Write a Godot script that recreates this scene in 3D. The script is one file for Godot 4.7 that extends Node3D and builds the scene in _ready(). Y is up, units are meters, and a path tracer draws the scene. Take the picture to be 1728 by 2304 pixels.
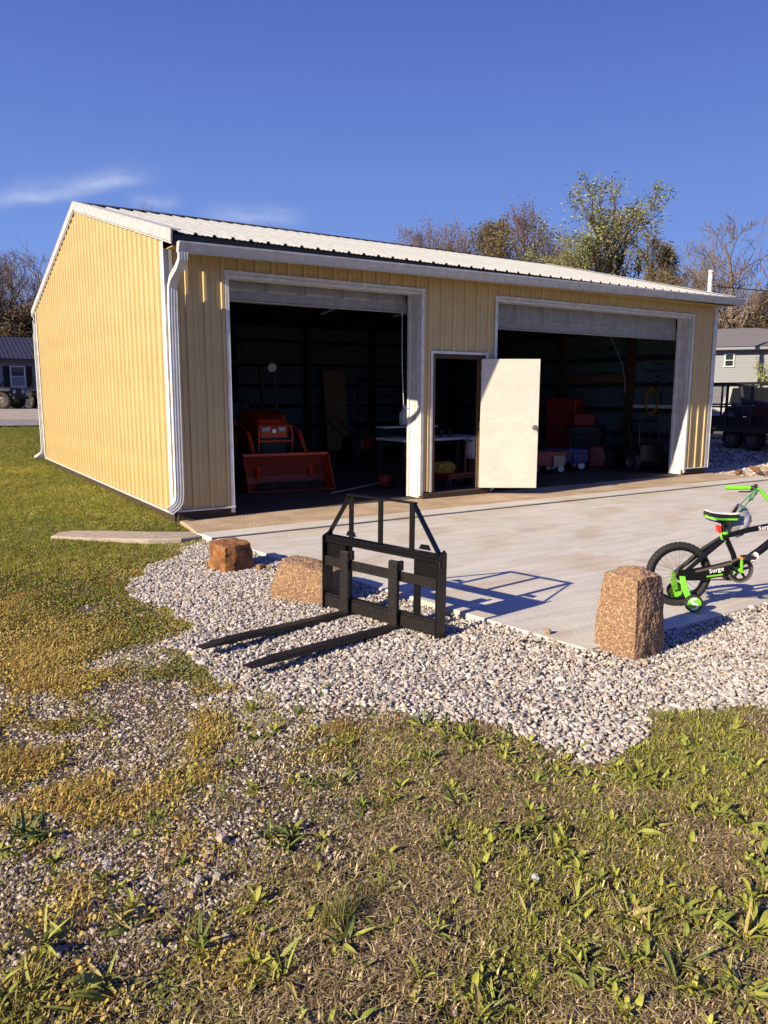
extends Node3D

const PERIOD := 0.2286
const DEPTH := 9.62
const WIDTH := 10.93
const EAVE := 3.345
const SLOPE := 0.257

class MB:
	var v := PackedVector3Array()
	var n := PackedVector3Array()
	var c := PackedColorArray()
	var uv := PackedVector2Array()
	var col := Color.WHITE
	var uses_uv := false
	func tri(a: Vector3, b: Vector3, d: Vector3, na: Vector3, nb: Vector3, nd: Vector3) -> void:
		if (b - a).cross(d - a).dot(na + nb + nd) > 0.0:
			v.append(a); v.append(d); v.append(b)
			n.append(na); n.append(nd); n.append(nb)
		else:
			v.append(a); v.append(b); v.append(d)
			n.append(na); n.append(nb); n.append(nd)
		c.append(col); c.append(col); c.append(col)
	func flat(a: Vector3, b: Vector3, d: Vector3, out: Vector3) -> void:
		var m := (b - a).cross(d - a)
		if m.length_squared() < 1e-14:
			return
		m = m.normalized()
		if m.dot(out) < 0.0:
			m = -m
		tri(a, b, d, m, m, m)
	func quad(a: Vector3, b: Vector3, d: Vector3, e: Vector3, out: Vector3) -> void:
		flat(a, b, d, out)
		flat(a, d, e, out)
	func box(center: Vector3, size: Vector3, basis := Basis(), ch := 0.0) -> void:
		var h := size * 0.5
		ch = minf(ch, minf(h.x, minf(h.y, h.z)) * 0.8)
		var V := func(s: Vector3, a: int) -> Vector3:
			var p := Vector3()
			for k in 3:
				p[k] = s[k] * (h[k] if k == a else h[k] - ch)
			return center + basis * p
		for a in 3:
			var b := (a + 1) % 3
			var d := (a + 2) % 3
			for sg in [-1.0, 1.0]:
				var q := []
				for w in [[-1.0, -1.0], [1.0, -1.0], [1.0, 1.0], [-1.0, 1.0]]:
					var s := Vector3()
					s[a] = sg; s[b] = w[0]; s[d] = w[1]
					q.append(V.call(s, a))
				var o := Vector3()
				o[a] = sg
				quad(q[0], q[1], q[2], q[3], basis * o)
			if ch > 0.0:
				for sa in [-1.0, 1.0]:
					for sb in [-1.0, 1.0]:
						var s0 := Vector3()
						s0[a] = sa; s0[b] = sb; s0[d] = -1.0
						var s1 := s0
						s1[d] = 1.0
						var o := s0
						o[d] = 0.0
						quad(V.call(s0, a), V.call(s1, a), V.call(s1, b), V.call(s0, b), basis * o)
		if ch > 0.0:
			for sx in [-1.0, 1.0]:
				for sy in [-1.0, 1.0]:
					for sz in [-1.0, 1.0]:
						var s := Vector3(sx, sy, sz)
						flat(V.call(s, 0), V.call(s, 1), V.call(s, 2), basis * s)
	func bar(a: Vector3, b: Vector3, w: float, h: float, up := Vector3.UP, ch := 0.0) -> void:
		var z := (b - a).normalized()
		var x := up.cross(z)
		if x.length() < 0.01:
			x = Vector3.RIGHT.cross(z)
		x = x.normalized()
		var y := z.cross(x)
		box((a + b) * 0.5, Vector3(w, h, a.distance_to(b)), Basis(x, y, z), ch)
	func tube(p: Array, r: Array, sides := 8, caps := true, squash := 1.0, flat_up := Vector3.UP) -> void:
		var prev := PackedVector3Array()
		var prevn := PackedVector3Array()
		var x := Vector3.ZERO
		for i in p.size():
			var t: Vector3 = (p[mini(i + 1, p.size() - 1)] - p[maxi(i - 1, 0)]).normalized()
			if i == 0:
				x = flat_up.cross(t)
				if x.length() < 0.05:
					x = Vector3.RIGHT.cross(t)
			x = (x - t * x.dot(t)).normalized()
			var y := t.cross(x)
			var ring := PackedVector3Array()
			var ringn := PackedVector3Array()
			var rad: float = r[mini(i, r.size() - 1)]
			for k in sides:
				var a := TAU * k / sides
				var d := x * cos(a) + y * sin(a) * squash
				ring.append(p[i] + d * rad)
				ringn.append((x * cos(a) * squash + y * sin(a)).normalized())
			if i > 0:
				for k in sides:
					var k2 := (k + 1) % sides
					tri(prev[k], ring[k], ring[k2], prevn[k], ringn[k], ringn[k2])
					tri(prev[k], ring[k2], prev[k2], prevn[k], ringn[k2], prevn[k2])
			if caps and (i == 0 or i == p.size() - 1):
				var o: Vector3 = -t if i == 0 else t
				for k in sides:
					tri(p[i], ring[k], ring[(k + 1) % sides], o, o, o)
			prev = ring
			prevn = ringn
	func lathe(prof: Array, xf: Transform3D, segs := 16) -> void:
		for i in prof.size() - 1:
			var a: Vector2 = prof[i]
			var b: Vector2 = prof[i + 1]
			var d := (b - a).normalized()
			var nn := Vector2(d.y, -d.x)
			for k in segs:
				var t0 := TAU * k / segs
				var t1 := TAU * (k + 1) / segs
				var P := func(q: Vector2, t: float) -> Vector3: return xf * Vector3(q.x * cos(t), q.y, q.x * sin(t))
				var N := func(t: float) -> Vector3: return (xf.basis * Vector3(nn.x * cos(t), nn.y, nn.x * sin(t))).normalized()
				if a.x > 1e-5:
					tri(P.call(a, t0), P.call(a, t1), P.call(b, t1), N.call(t0), N.call(t1), N.call(t1))
				if b.x > 1e-5:
					tri(P.call(a, t0), P.call(b, t1), P.call(b, t0), N.call(t0), N.call(t1), N.call(t0))
	func ring(xf: Transform3D, R: float, r: float, segs := 32, sides := 10, squash := 1.0) -> void:
		for i in segs:
			for k in sides:
				var q := []
				var m := []
				for w in [[0, 0], [1, 0], [1, 1], [0, 1]]:
					var a: float = TAU * (i + w[0]) / segs
					var b: float = TAU * (k + w[1]) / sides
					q.append(xf * Vector3((R + r * cos(b)) * cos(a), (R + r * cos(b)) * sin(a), r * squash * sin(b)))
					m.append((xf.basis * Vector3(cos(b) * cos(a), cos(b) * sin(a), sin(b))).normalized())
				tri(q[0], q[1], q[2], m[0], m[1], m[2])
				tri(q[0], q[2], q[3], m[0], m[2], m[3])
	func prism(poly: PackedVector2Array, xf: Transform3D, depth: float, ch := 0.0) -> void:
		var z := depth * 0.5
		var inner := poly
		if ch > 0.0:
			var o := Geometry2D.offset_polygon(poly, -ch, Geometry2D.JOIN_MITER)
			if o.size() == 1 and o[0].size() == poly.size():
				var best := 0
				for s in poly.size():
					if o[0][s].distance_to(poly[0]) < o[0][best].distance_to(poly[0]):
						best = s
				inner = PackedVector2Array()
				var same := Geometry2D.is_polygon_clockwise(poly) == Geometry2D.is_polygon_clockwise(o[0])
				for i in poly.size():
					inner.append(o[0][posmod(best + (i if same else -i), poly.size())])
			else:
				ch = 0.0
		var idx := Geometry2D.triangulate_polygon(inner)
		for i in range(0, idx.size(), 3):
			for s in [-1.0, 1.0]:
				var f := func(q: Vector2) -> Vector3: return xf * Vector3(q.x, q.y, s * z)
				flat(f.call(inner[idx[i]]), f.call(inner[idx[i + 1]]), f.call(inner[idx[i + 2]]), xf.basis * Vector3(0, 0, s))
		var cw := Geometry2D.is_polygon_clockwise(poly)
		for i in poly.size():
			var j := (i + 1) % poly.size()
			var d := poly[j] - poly[i]
			var o := Vector3(d.y, -d.x, 0)
			if cw:
				o = -o
			var ow := xf.basis * o
			quad(xf * Vector3(poly[i].x, poly[i].y, -z + ch), xf * Vector3(poly[j].x, poly[j].y, -z + ch), xf * Vector3(poly[j].x, poly[j].y, z - ch), xf * Vector3(poly[i].x, poly[i].y, z - ch), ow)
			if ch > 0.0:
				for s in [-1.0, 1.0]:
					quad(xf * Vector3(poly[i].x, poly[i].y, s * (z - ch)), xf * Vector3(poly[j].x, poly[j].y, s * (z - ch)), xf * Vector3(inner[j].x, inner[j].y, s * z), xf * Vector3(inner[i].x, inner[i].y, s * z), ow.normalized() + xf.basis * Vector3(0, 0, s))
	func rock(center: Vector3, size: Vector3, basis: Basis, seed_: int, res: int, boxy: float, amp: float, fine: float, freq := 3.0, taper := 0.0, grain := 60.0) -> void:
		var no := FastNoiseLite.new()
		no.seed = seed_
		no.frequency = freq
		no.fractal_octaves = 3
		var cell := FastNoiseLite.new()
		cell.seed = seed_ + 7
		cell.noise_type = FastNoiseLite.TYPE_CELLULAR
		cell.cellular_return_type = FastNoiseLite.RETURN_DISTANCE
		cell.frequency = grain
		cell.fractal_type = FastNoiseLite.FRACTAL_NONE
		var P := func(d: Vector3) -> Vector3:
			var sph := d.normalized()
			var p := sph.lerp(d, boxy)
			p += sph * no.get_noise_3dv(sph) * amp
			p.x *= 1.0 - taper * (p.y * 0.5 + 0.5)
			p.z *= 1.0 - taper * (p.y * 0.5 + 0.5)
			p = p * size * 0.5
			if fine > 0.0:
				var nn := (sph / size).normalized()
				p += nn * fine * (-cell.get_noise_3dv(p * 1.0) + 0.5 * no.get_noise_3dv(p * 20.0))
			return center + basis * p
		for a in 3:
			var b := (a + 1) % 3
			var d := (a + 2) % 3
			for sg in [-1.0, 1.0]:
				var g := []
				for i in res + 1:
					for j in res + 1:
						var q := Vector3()
						q[a] = sg
						q[b] = 2.0 * i / res - 1.0
						q[d] = 2.0 * j / res - 1.0
						g.append(P.call(q))
				var gn := []
				for i in res + 1:
					for j in res + 1:
						var t: Vector3 = g[mini(i + 1, res) * (res + 1) + j] - g[maxi(i - 1, 0) * (res + 1) + j]
						var u: Vector3 = g[i * (res + 1) + mini(j + 1, res)] - g[i * (res + 1) + maxi(j - 1, 0)]
						gn.append(t.cross(u).normalized() * sg)
				for i in res:
					for j in res:
						var k := i * (res + 1) + j
						tri(g[k], g[k + 1], g[k + res + 2], gn[k], gn[k + 1], gn[k + res + 2])
						tri(g[k], g[k + res + 2], g[k + res + 1], gn[k], gn[k + res + 2], gn[k + res + 1])
	func mesh(m: Material = null) -> ArrayMesh:
		var a := []
		a.resize(Mesh.ARRAY_MAX)
		a[Mesh.ARRAY_VERTEX] = v
		a[Mesh.ARRAY_NORMAL] = n
		a[Mesh.ARRAY_COLOR] = c
		if uv.size() == v.size():
			a[Mesh.ARRAY_TEX_UV] = uv
		var am := ArrayMesh.new()
		am.add_surface_from_arrays(Mesh.PRIMITIVE_TRIANGLES, a)
		if m:
			am.surface_set_material(0, m)
		return am


var M := {}
var used := {}


func lin(r: float, g: float, b: float) -> Color:
	return Color(r, g, b).linear_to_srgb()


func numbered(called: String) -> String:
	if not used.has(called):
		used[called] = 0
		return called
	used[called] += 1
	return "%s_%03d" % [called, used[called]]


func tag(o: Node3D, label: String, category: String, group := "") -> Node3D:
	o.set_meta("label", label)
	o.set_meta("category", category)
	if group:
		o.set_meta("group", group)
	return o


func thing(called: String, label: String, category: String, at := Vector3.ZERO, turn := 0.0, group := "") -> Node3D:
	var o := Node3D.new()
	o.name = numbered(called)
	add_child(o)
	o.position = at
	o.rotation.y = turn
	tag(o, label, category, group)
	return o


func put(called: String, mb: MB, m: Material, parent: Node = null) -> MeshInstance3D:
	return put_mesh(called, mb.mesh(m), parent)


func put_mesh(called: String, me: Mesh, parent: Node = null) -> MeshInstance3D:
	var o := MeshInstance3D.new()
	o.mesh = me
	if parent == null or parent == self:
		o.name = numbered(called)
		add_child(o)
	else:
		var k := 0
		var nm := called
		while parent.has_node(nm):
			k += 1
			nm = "%s_%03d" % [called, k]
		o.name = nm
		parent.add_child(o)
	return o


func struct(called: String, mb: MB, m: Material) -> MeshInstance3D:
	var o := put(called, mb, m)
	o.set_meta("kind", "structure")
	return o


func noise_tex(freq: float, lo: Color, hi: Color, octaves := 4, seed_ := 1, kind := FastNoiseLite.TYPE_SIMPLEX_SMOOTH, size := 512, mid := -1.0) -> NoiseTexture2D:
	var no := FastNoiseLite.new()
	no.noise_type = kind
	no.frequency = freq
	no.fractal_octaves = octaves
	no.seed = seed_
	var t := NoiseTexture2D.new()
	t.width = size
	t.height = size
	t.seamless = true
	t.noise = no
	var g := Gradient.new()
	g.set_color(0, lo)
	g.set_color(1, hi)
	if mid > 0.0:
		g.set_offset(0, mid - 0.18)
		g.set_offset(1, mid + 0.18)
	t.color_ramp = g
	return t


func bump_tex(freq: float, strength: float, octaves := 4, seed_ := 1, kind := FastNoiseLite.TYPE_SIMPLEX_SMOOTH) -> NoiseTexture2D:
	var no := FastNoiseLite.new()
	no.noise_type = kind
	no.frequency = freq
	no.fractal_octaves = octaves
	no.seed = seed_
	var t := NoiseTexture2D.new()
	t.width = 512
	t.height = 512
	t.seamless = true
	t.noise = no
	t.as_normal_map = true
	t.bump_strength = strength
	return t


func mat(r: float, g: float, b: float, rough := 0.7, metal := 0.0, tex: Texture2D = null, scale := 1.0, bump: Texture2D = null, bump_scale := 1.0, world := true) -> StandardMaterial3D:
	var m := StandardMaterial3D.new()
	m.albedo_color = lin(r, g, b)
	m.roughness = rough
	m.metallic = metal
	if tex:
		m.albedo_texture = tex
	if bump:
		m.normal_enabled = true
		m.normal_texture = bump
		m.normal_scale = bump_scale
	if tex or bump:
		m.uv1_triplanar = true
		m.uv1_world_triplanar = world
		m.uv1_scale = Vector3.ONE * scale
	return m


func vmat(rough := 0.85, tex: Texture2D = null, scale := 1.0, bump: Texture2D = null) -> StandardMaterial3D:
	var m := mat(1, 1, 1, rough, 0.0, tex, scale, bump)
	m.vertex_color_use_as_albedo = true
	return m


func ss(a: float, b: float, x: float) -> float:
	return smoothstep(a, b, x) if b > a else 1.0 - smoothstep(b, a, x)


var GRAVEL := PackedVector2Array([Vector2(-0.15, 1.2), Vector2(-0.38, 1.62), Vector2(-0.85, 2.15), Vector2(-1.25, 2.75), Vector2(-1.42, 3.15), Vector2(-1.22, 3.6), Vector2(-1.2, 4.1), Vector2(-1.42, 4.5), Vector2(-1.46, 5.0), Vector2(-1.38, 5.6), Vector2(-1.06, 5.85), Vector2(-0.72, 6.32), Vector2(-0.42, 6.75), Vector2(-0.28, 7.05), Vector2(0.0, 7.0), Vector2(0.33, 6.96), Vector2(0.6, 7.05), Vector2(1.0, 7.13), Vector2(2.0, 7.3), Vector2(4.5, 7.5), Vector2(9.0, 7.6), Vector2(9.0, 6.1), Vector2(0.69, 6.1), Vector2(0.0, 1.4)])
var SLAB := PackedVector2Array([Vector2(0.01, 1.41), Vector2(11.2, 1.38), Vector2(11.25, 6.12), Vector2(0.7, 6.12)])
var wob := FastNoiseLite.new()


func poly_dist(p: Vector2, poly: PackedVector2Array) -> float:
	var best := 1e9
	var inside := false
	var j := poly.size() - 1
	for i in poly.size():
		var a := poly[i]
		var b := poly[j]
		var ab := b - a
		var t := clampf((p - a).dot(ab) / ab.length_squared(), 0.0, 1.0)
		best = minf(best, (a + ab * t).distance_squared_to(p))
		if (a.y > p.y) != (b.y > p.y) and p.x < (b.x - a.x) * (p.y - a.y) / (b.y - a.y) + a.x:
			inside = not inside
		j = i
	return sqrt(best) * (-1.0 if inside else 1.0)


func gravel_at(x: float, z: float) -> float:   # below 0: in the gravel bed
	return poly_dist(Vector2(x, z), GRAVEL) + 0.15 * wob.get_noise_2d(x * 190.0, z * 190.0) + 0.14 * wob.get_noise_2d(x * 45.0 + 90.0, z * 45.0)


func turf_at(x: float, z: float) -> float:     # 0: gravelly dirt, 1: low brown turf
	return ss(-0.45, 0.35, x + 1.25 + 1.3 * (z - 6.7) + 0.5 * wob.get_noise_2d(x * 60.0, z * 60.0 + 50.0))


func dry_at(x: float, z: float) -> float:      # 1: lush lawn, 0: yellow thin grass
	return ss(2.7, 1.3, z + 0.6 * wob.get_noise_2d(x * 30.0 + 7.0, z * 30.0))


func height(x: float, z: float) -> float:
	var h := -0.065
	var back := 0.78 * ss(-11.0, -37.0, z)
	var right := 0.25 * ss(11.6, 17.0, x) + 0.5 * ss(20.0, 40.0, x)
	h += maxf(back, right)
	h += 0.055 * ss(1.3, 0.0, z) * ss(0.4, -0.25, x) * ss(-2.6, -0.6, x)
	h += 0.012 * wob.get_noise_2d(x * 40.0, z * 40.0) + 0.03 * wob.get_noise_2d(x * 9.0, z * 9.0) * ss(2.0, -1.0, z)
	return h


func put_copies(called: String, me: Mesh, xs: Array, cols: PackedColorArray, parent: Node = null) -> MultiMeshInstance3D:
	var mm := MultiMesh.new()
	mm.transform_format = MultiMesh.TRANSFORM_3D
	mm.use_colors = true
	mm.mesh = me
	mm.instance_count = xs.size()
	var buf := PackedFloat32Array()
	buf.resize(xs.size() * 16)
	var k := 0
	for i in xs.size():
		var t: Transform3D = xs[i]
		buf[k] = t.basis.x.x; buf[k + 1] = t.basis.y.x; buf[k + 2] = t.basis.z.x; buf[k + 3] = t.origin.x
		buf[k + 4] = t.basis.x.y; buf[k + 5] = t.basis.y.y; buf[k + 6] = t.basis.z.y; buf[k + 7] = t.origin.y
		buf[k + 8] = t.basis.x.z; buf[k + 9] = t.basis.y.z; buf[k + 10] = t.basis.z.z; buf[k + 11] = t.origin.z
		buf[k + 12] = cols[i].r; buf[k + 13] = cols[i].g; buf[k + 14] = cols[i].b; buf[k + 15] = 1.0
		k += 16
	mm.buffer = buf
	var o := MultiMeshInstance3D.new()
	o.multimesh = mm
	o.set_meta("kind", "stuff")
	if parent:
		o.name = called
		parent.add_child(o, true)
	else:
		o.name = numbered(called)
		add_child(o)
	return o


func text(words: String, size: float, m: Material, parent: Node, xf: Transform3D, called := "lettering", bold := true, depth := 0.002) -> MeshInstance3D:
	var t := TextMesh.new()
	var f := SystemFont.new()
	f.font_names = PackedStringArray(["Droid Sans"])
	f.font_weight = 700 if bold else 400
	t.font = f
	t.text = words
	t.font_size = 64
	t.pixel_size = size / 46.0
	t.depth = depth
	t.material = m
	var o := put_mesh(called, t, parent)
	o.transform = xf
	return o


func ribbed(mb: MB, xf: Transform3D, t0: float, t1: float, bottom: float, top: Callable, phase := 0.0, rib := 0.025) -> void:
	# a ribbed steel sheet: t runs along, y up, ribs stand out along z
	var pro := [[0.0, 0.0], [0.011, 1.0], [0.045, 1.0], [0.056, 0.0], [0.098, 0.0], [0.104, 0.3], [0.118, 0.3], [0.124, 0.0], [0.162, 0.0], [0.168, 0.3], [0.182, 0.3], [0.188, 0.0]]
	var pts := [Vector2(t0, 0)]
	var i := int(floor((t0 - phase) / PERIOD)) - 1
	var all := []
	while phase + i * PERIOD < t1 + PERIOD:
		for q in pro:
			all.append(Vector2(phase + i * PERIOD + q[0], q[1] * rib))
		i += 1
	for k in all.size() - 1:
		var a: Vector2 = all[k]
		var b: Vector2 = all[k + 1]
		if b.x <= t0 or a.x >= t1:
			continue
		if a.x < t0:
			a = a.lerp(b, (t0 - a.x) / (b.x - a.x))
		if b.x > t1:
			b = a.lerp(b, (t1 - a.x) / (b.x - a.x))
		var out := Vector3(-(b.y - a.y), 0, b.x - a.x)
		mb.quad(xf * Vector3(a.x, bottom, a.y), xf * Vector3(b.x, bottom, b.y), xf * Vector3(b.x, top.call(b.x), b.y), xf * Vector3(a.x, top.call(a.x), a.y), xf.basis * out)


func sdf_body(caps: Array, cell: float, k: float, paint: Callable) -> MB:
	# surface nets over tapered capsules [a, b, ra, rb], joined with a smooth minimum
	var lo := Vector3.ONE * 1e9
	var hi := -lo
	for q in caps:
		var r: float = maxf(q[2], q[3]) + cell * 3.0
		lo = lo.min(q[0] - Vector3.ONE * r).min(q[1] - Vector3.ONE * r)
		hi = hi.max(q[0] + Vector3.ONE * r).max(q[1] + Vector3.ONE * r)
	var nx := int((hi.x - lo.x) / cell) + 2
	var ny := int((hi.y - lo.y) / cell) + 2
	var nz := int((hi.z - lo.z) / cell) + 2
	var f := PackedFloat32Array()
	f.resize(nx * ny * nz)
	for x in nx:
		for y in ny:
			for z in nz:
				var p := lo + Vector3(x, y, z) * cell
				var d := 1e3
				for q in caps:
					var ab: Vector3 = q[1] - q[0]
					var t := clampf((p - q[0]).dot(ab) / maxf(ab.length_squared(), 1e-9), 0.0, 1.0)
					var e: float = p.distance_to(q[0] + ab * t) - lerpf(q[2], q[3], t)
					var h := clampf(0.5 + 0.5 * (d - e) / k, 0.0, 1.0)
					d = lerpf(d, e, h) - k * h * (1.0 - h)
				f[(x * ny + y) * nz + z] = d
	var cellv := {}
	var mb := MB.new()
	var F := func(x: int, y: int, z: int) -> float: return f[(x * ny + y) * nz + z]
	for x in nx - 1:
		for y in ny - 1:
			for z in nz - 1:
				var sum := Vector3()
				var cnt := 0
				for e in [[0, 0, 0, 1, 0, 0], [0, 1, 0, 1, 1, 0], [0, 0, 1, 1, 0, 1], [0, 1, 1, 1, 1, 1], [0, 0, 0, 0, 1, 0], [1, 0, 0, 1, 1, 0], [0, 0, 1, 0, 1, 1], [1, 0, 1, 1, 1, 1], [0, 0, 0, 0, 0, 1], [1, 0, 0, 1, 0, 1], [0, 1, 0, 0, 1, 1], [1, 1, 0, 1, 1, 1]]:
					var a: float = F.call(x + e[0], y + e[1], z + e[2])
					var b: float = F.call(x + e[3], y + e[4], z + e[5])
					if (a < 0.0) != (b < 0.0):
						var t := a / (a - b)
						sum += Vector3(x + lerpf(e[0], e[3], t), y + lerpf(e[1], e[4], t), z + lerpf(e[2], e[5], t))
						cnt += 1
				if cnt:
					cellv[Vector3i(x, y, z)] = lo + sum / cnt * cell
	var grad := func(p: Vector3) -> Vector3:
		var g := (p - lo) / cell
		var xi := clampi(int(round(g.x)), 1, nx - 2)
		var yi := clampi(int(round(g.y)), 1, ny - 2)
		var zi := clampi(int(round(g.z)), 1, nz - 2)
		return Vector3(F.call(xi + 1, yi, zi) - F.call(xi - 1, yi, zi), F.call(xi, yi + 1, zi) - F.call(xi, yi - 1, zi), F.call(xi, yi, zi + 1) - F.call(xi, yi, zi - 1)).normalized()
	for x in range(1, nx - 1):
		for y in range(1, ny - 1):
			for z in range(1, nz - 1):
				var a: float = F.call(x, y, z)
				for ax in 3:
					var s := Vector3i(1 if ax == 0 else 0, 1 if ax == 1 else 0, 1 if ax == 2 else 0)
					var b: float = F.call(x + s.x, y + s.y, z + s.z)
					if (a < 0.0) == (b < 0.0):
						continue
					var u := Vector3i(s.y, s.z, s.x)
					var w := Vector3i(s.z, s.x, s.y)
					var c := Vector3i(x, y, z)
					var q := [c, c - u, c - u - w, c - w]
					if not (cellv.has(q[0]) and cellv.has(q[1]) and cellv.has(q[2]) and cellv.has(q[3])):
						continue
					var p := [cellv[q[0]], cellv[q[1]], cellv[q[2]], cellv[q[3]]]
					mb.col = paint.call((p[0] + p[2]) * 0.5)
					var nn := [grad.call(p[0]), grad.call(p[1]), grad.call(p[2]), grad.call(p[3])]
					mb.tri(p[0], p[1], p[2], nn[0], nn[1], nn[2])
					mb.tri(p[0], p[2], p[3], nn[0], nn[2], nn[3])
	return mb


func _ready() -> void:
	wob.seed = 4
	wob.frequency = 0.01
	wob.fractal_octaves = 3
	# camera
	var cam := Camera3D.new()
	cam.name = "camera"
	cam.position = Vector3(-2.835, 1.592, 9.228)
	cam.rotation = Vector3(deg_to_rad(-9.028), deg_to_rad(-32.871), deg_to_rad(0.155))
	cam.fov = 68.707
	cam.near = 0.05
	cam.far = 900.0
	add_child(cam)
	cam.current = true
	# sky, sun, exposure
	var env := Environment.new()
	env.background_mode = Environment.BG_SKY
	var sky := Sky.new()
	var pm := PanoramaSkyMaterial.new()
	pm.panorama = ImageTexture.create_from_image(sky_image())
	sky.sky_material = pm
	env.sky = sky
	env.tonemap_mode = Environment.TONE_MAPPER_LINEAR
	env.tonemap_exposure = 1.85
	env.background_energy_multiplier = 1.0
	env.sdfgi_enabled = true
	env.ssao_enabled = true
	env.ssil_enabled = true
	var we := WorldEnvironment.new()
	we.name = "world_environment"
	we.environment = env
	add_child(we)
	var sun := DirectionalLight3D.new()
	sun.name = "sun"
	sun.light_energy = 1.6
	sun.light_color = Color(1.0, 0.925, 0.80)
	sun.light_angular_distance = 0.5
	sun.shadow_enabled = true
	add_child(sun)
	sun.look_at_from_position(Vector3.ZERO, Vector3(1.0, -0.478, -0.112))
	materials()
	# the setting
	setting()
	garage()
	houses()
	trees()
	# the objects
	fork_frame()
	stones()
	bicycle()
	interior()
	yard_vehicles()
	child()
	# ground cover
	gravel()
	grass()
	weeds()


func sky_image() -> Image:
	var wide := 2048
	var high := 1024
	var im := Image.create(wide, high, false, Image.FORMAT_RGBF)
	var no := FastNoiseLite.new()
	no.seed = 12
	no.frequency = 1.0
	no.fractal_octaves = 5
	var sund := Vector3(-1.0, 0.478, 0.112).normalized()
	for j in high:
		var el := PI * 0.5 - PI * (j + 0.5) / high
		for i in wide:
			var az := wrapf(TAU * (i + 0.5) / wide, -PI, PI)          # 0 looks along -z
			var d := Vector3(sin(az) * cos(el), sin(el), -cos(az) * cos(el))
			var t := clampf(d.y, 0.0, 1.0)
			var c: Color
			if d.y < 0.0:
				c = Color(0.13, 0.12, 0.10)
			else:
				var k := 1.0 - exp(-pow(t / 0.39, 1.7))
				c = Color(0.128, 0.218, 0.47).lerp(Color(0.012, 0.030, 0.212), k)
				var g := maxf(d.dot(sund), 0.0)
				c += Color(0.5, 0.48, 0.45) * (0.10 * pow(g, 4.0) + 0.5 * pow(g, 40.0))
				var e := rad_to_deg(el)
				if e > 9.0 and e < 18.0:
					var a := rad_to_deg(az)
					var m := 0.0
					for w in [[11.2, 13.1, 0.24, 4.6, 0.30, 0.75, 1.0], [16.6, 12.9, 0.05, 1.6, 0.3, 0.5, 0.55], [23.4, 12.3, -0.02, 3.2, 0.5, 0.6, 0.6], [-150.0, 14.0, 0.1, 9.0, 0.6, 1.0, 0.6], [120.0, 13.0, -0.08, 8.0, 0.5, 0.9, 0.6], [75.0, 14.5, 0.05, 6.0, 0.4, 0.7, 0.4]]:
						var da: float = a - w[0]
						if absf(da) > w[3] * 2.2:
							continue
						var dn: float = e - w[1] - w[2] * da - 0.25 * no.get_noise_2d(a * 0.25, 5.0)
						var sg: float = w[4] if dn < 0.0 else w[5]
						var st := 0.8 + 0.6 * no.get_noise_2d(a * 0.22 + dn * 0.5, dn * 1.6 + w[0]) + 0.3 * no.get_noise_2d(a * 0.9, dn * 4.0)
						m += exp(-pow(dn / sg, 2.0)) * exp(-pow(da / w[3], 4.0)) * w[6] * clampf(st, 0.0, 1.4)
					c = c.lerp(Color(0.36, 0.40, 0.50), clampf(m * 0.55, 0.0, 0.7))
			im.set_pixel(i, j, c)
	return im


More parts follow.
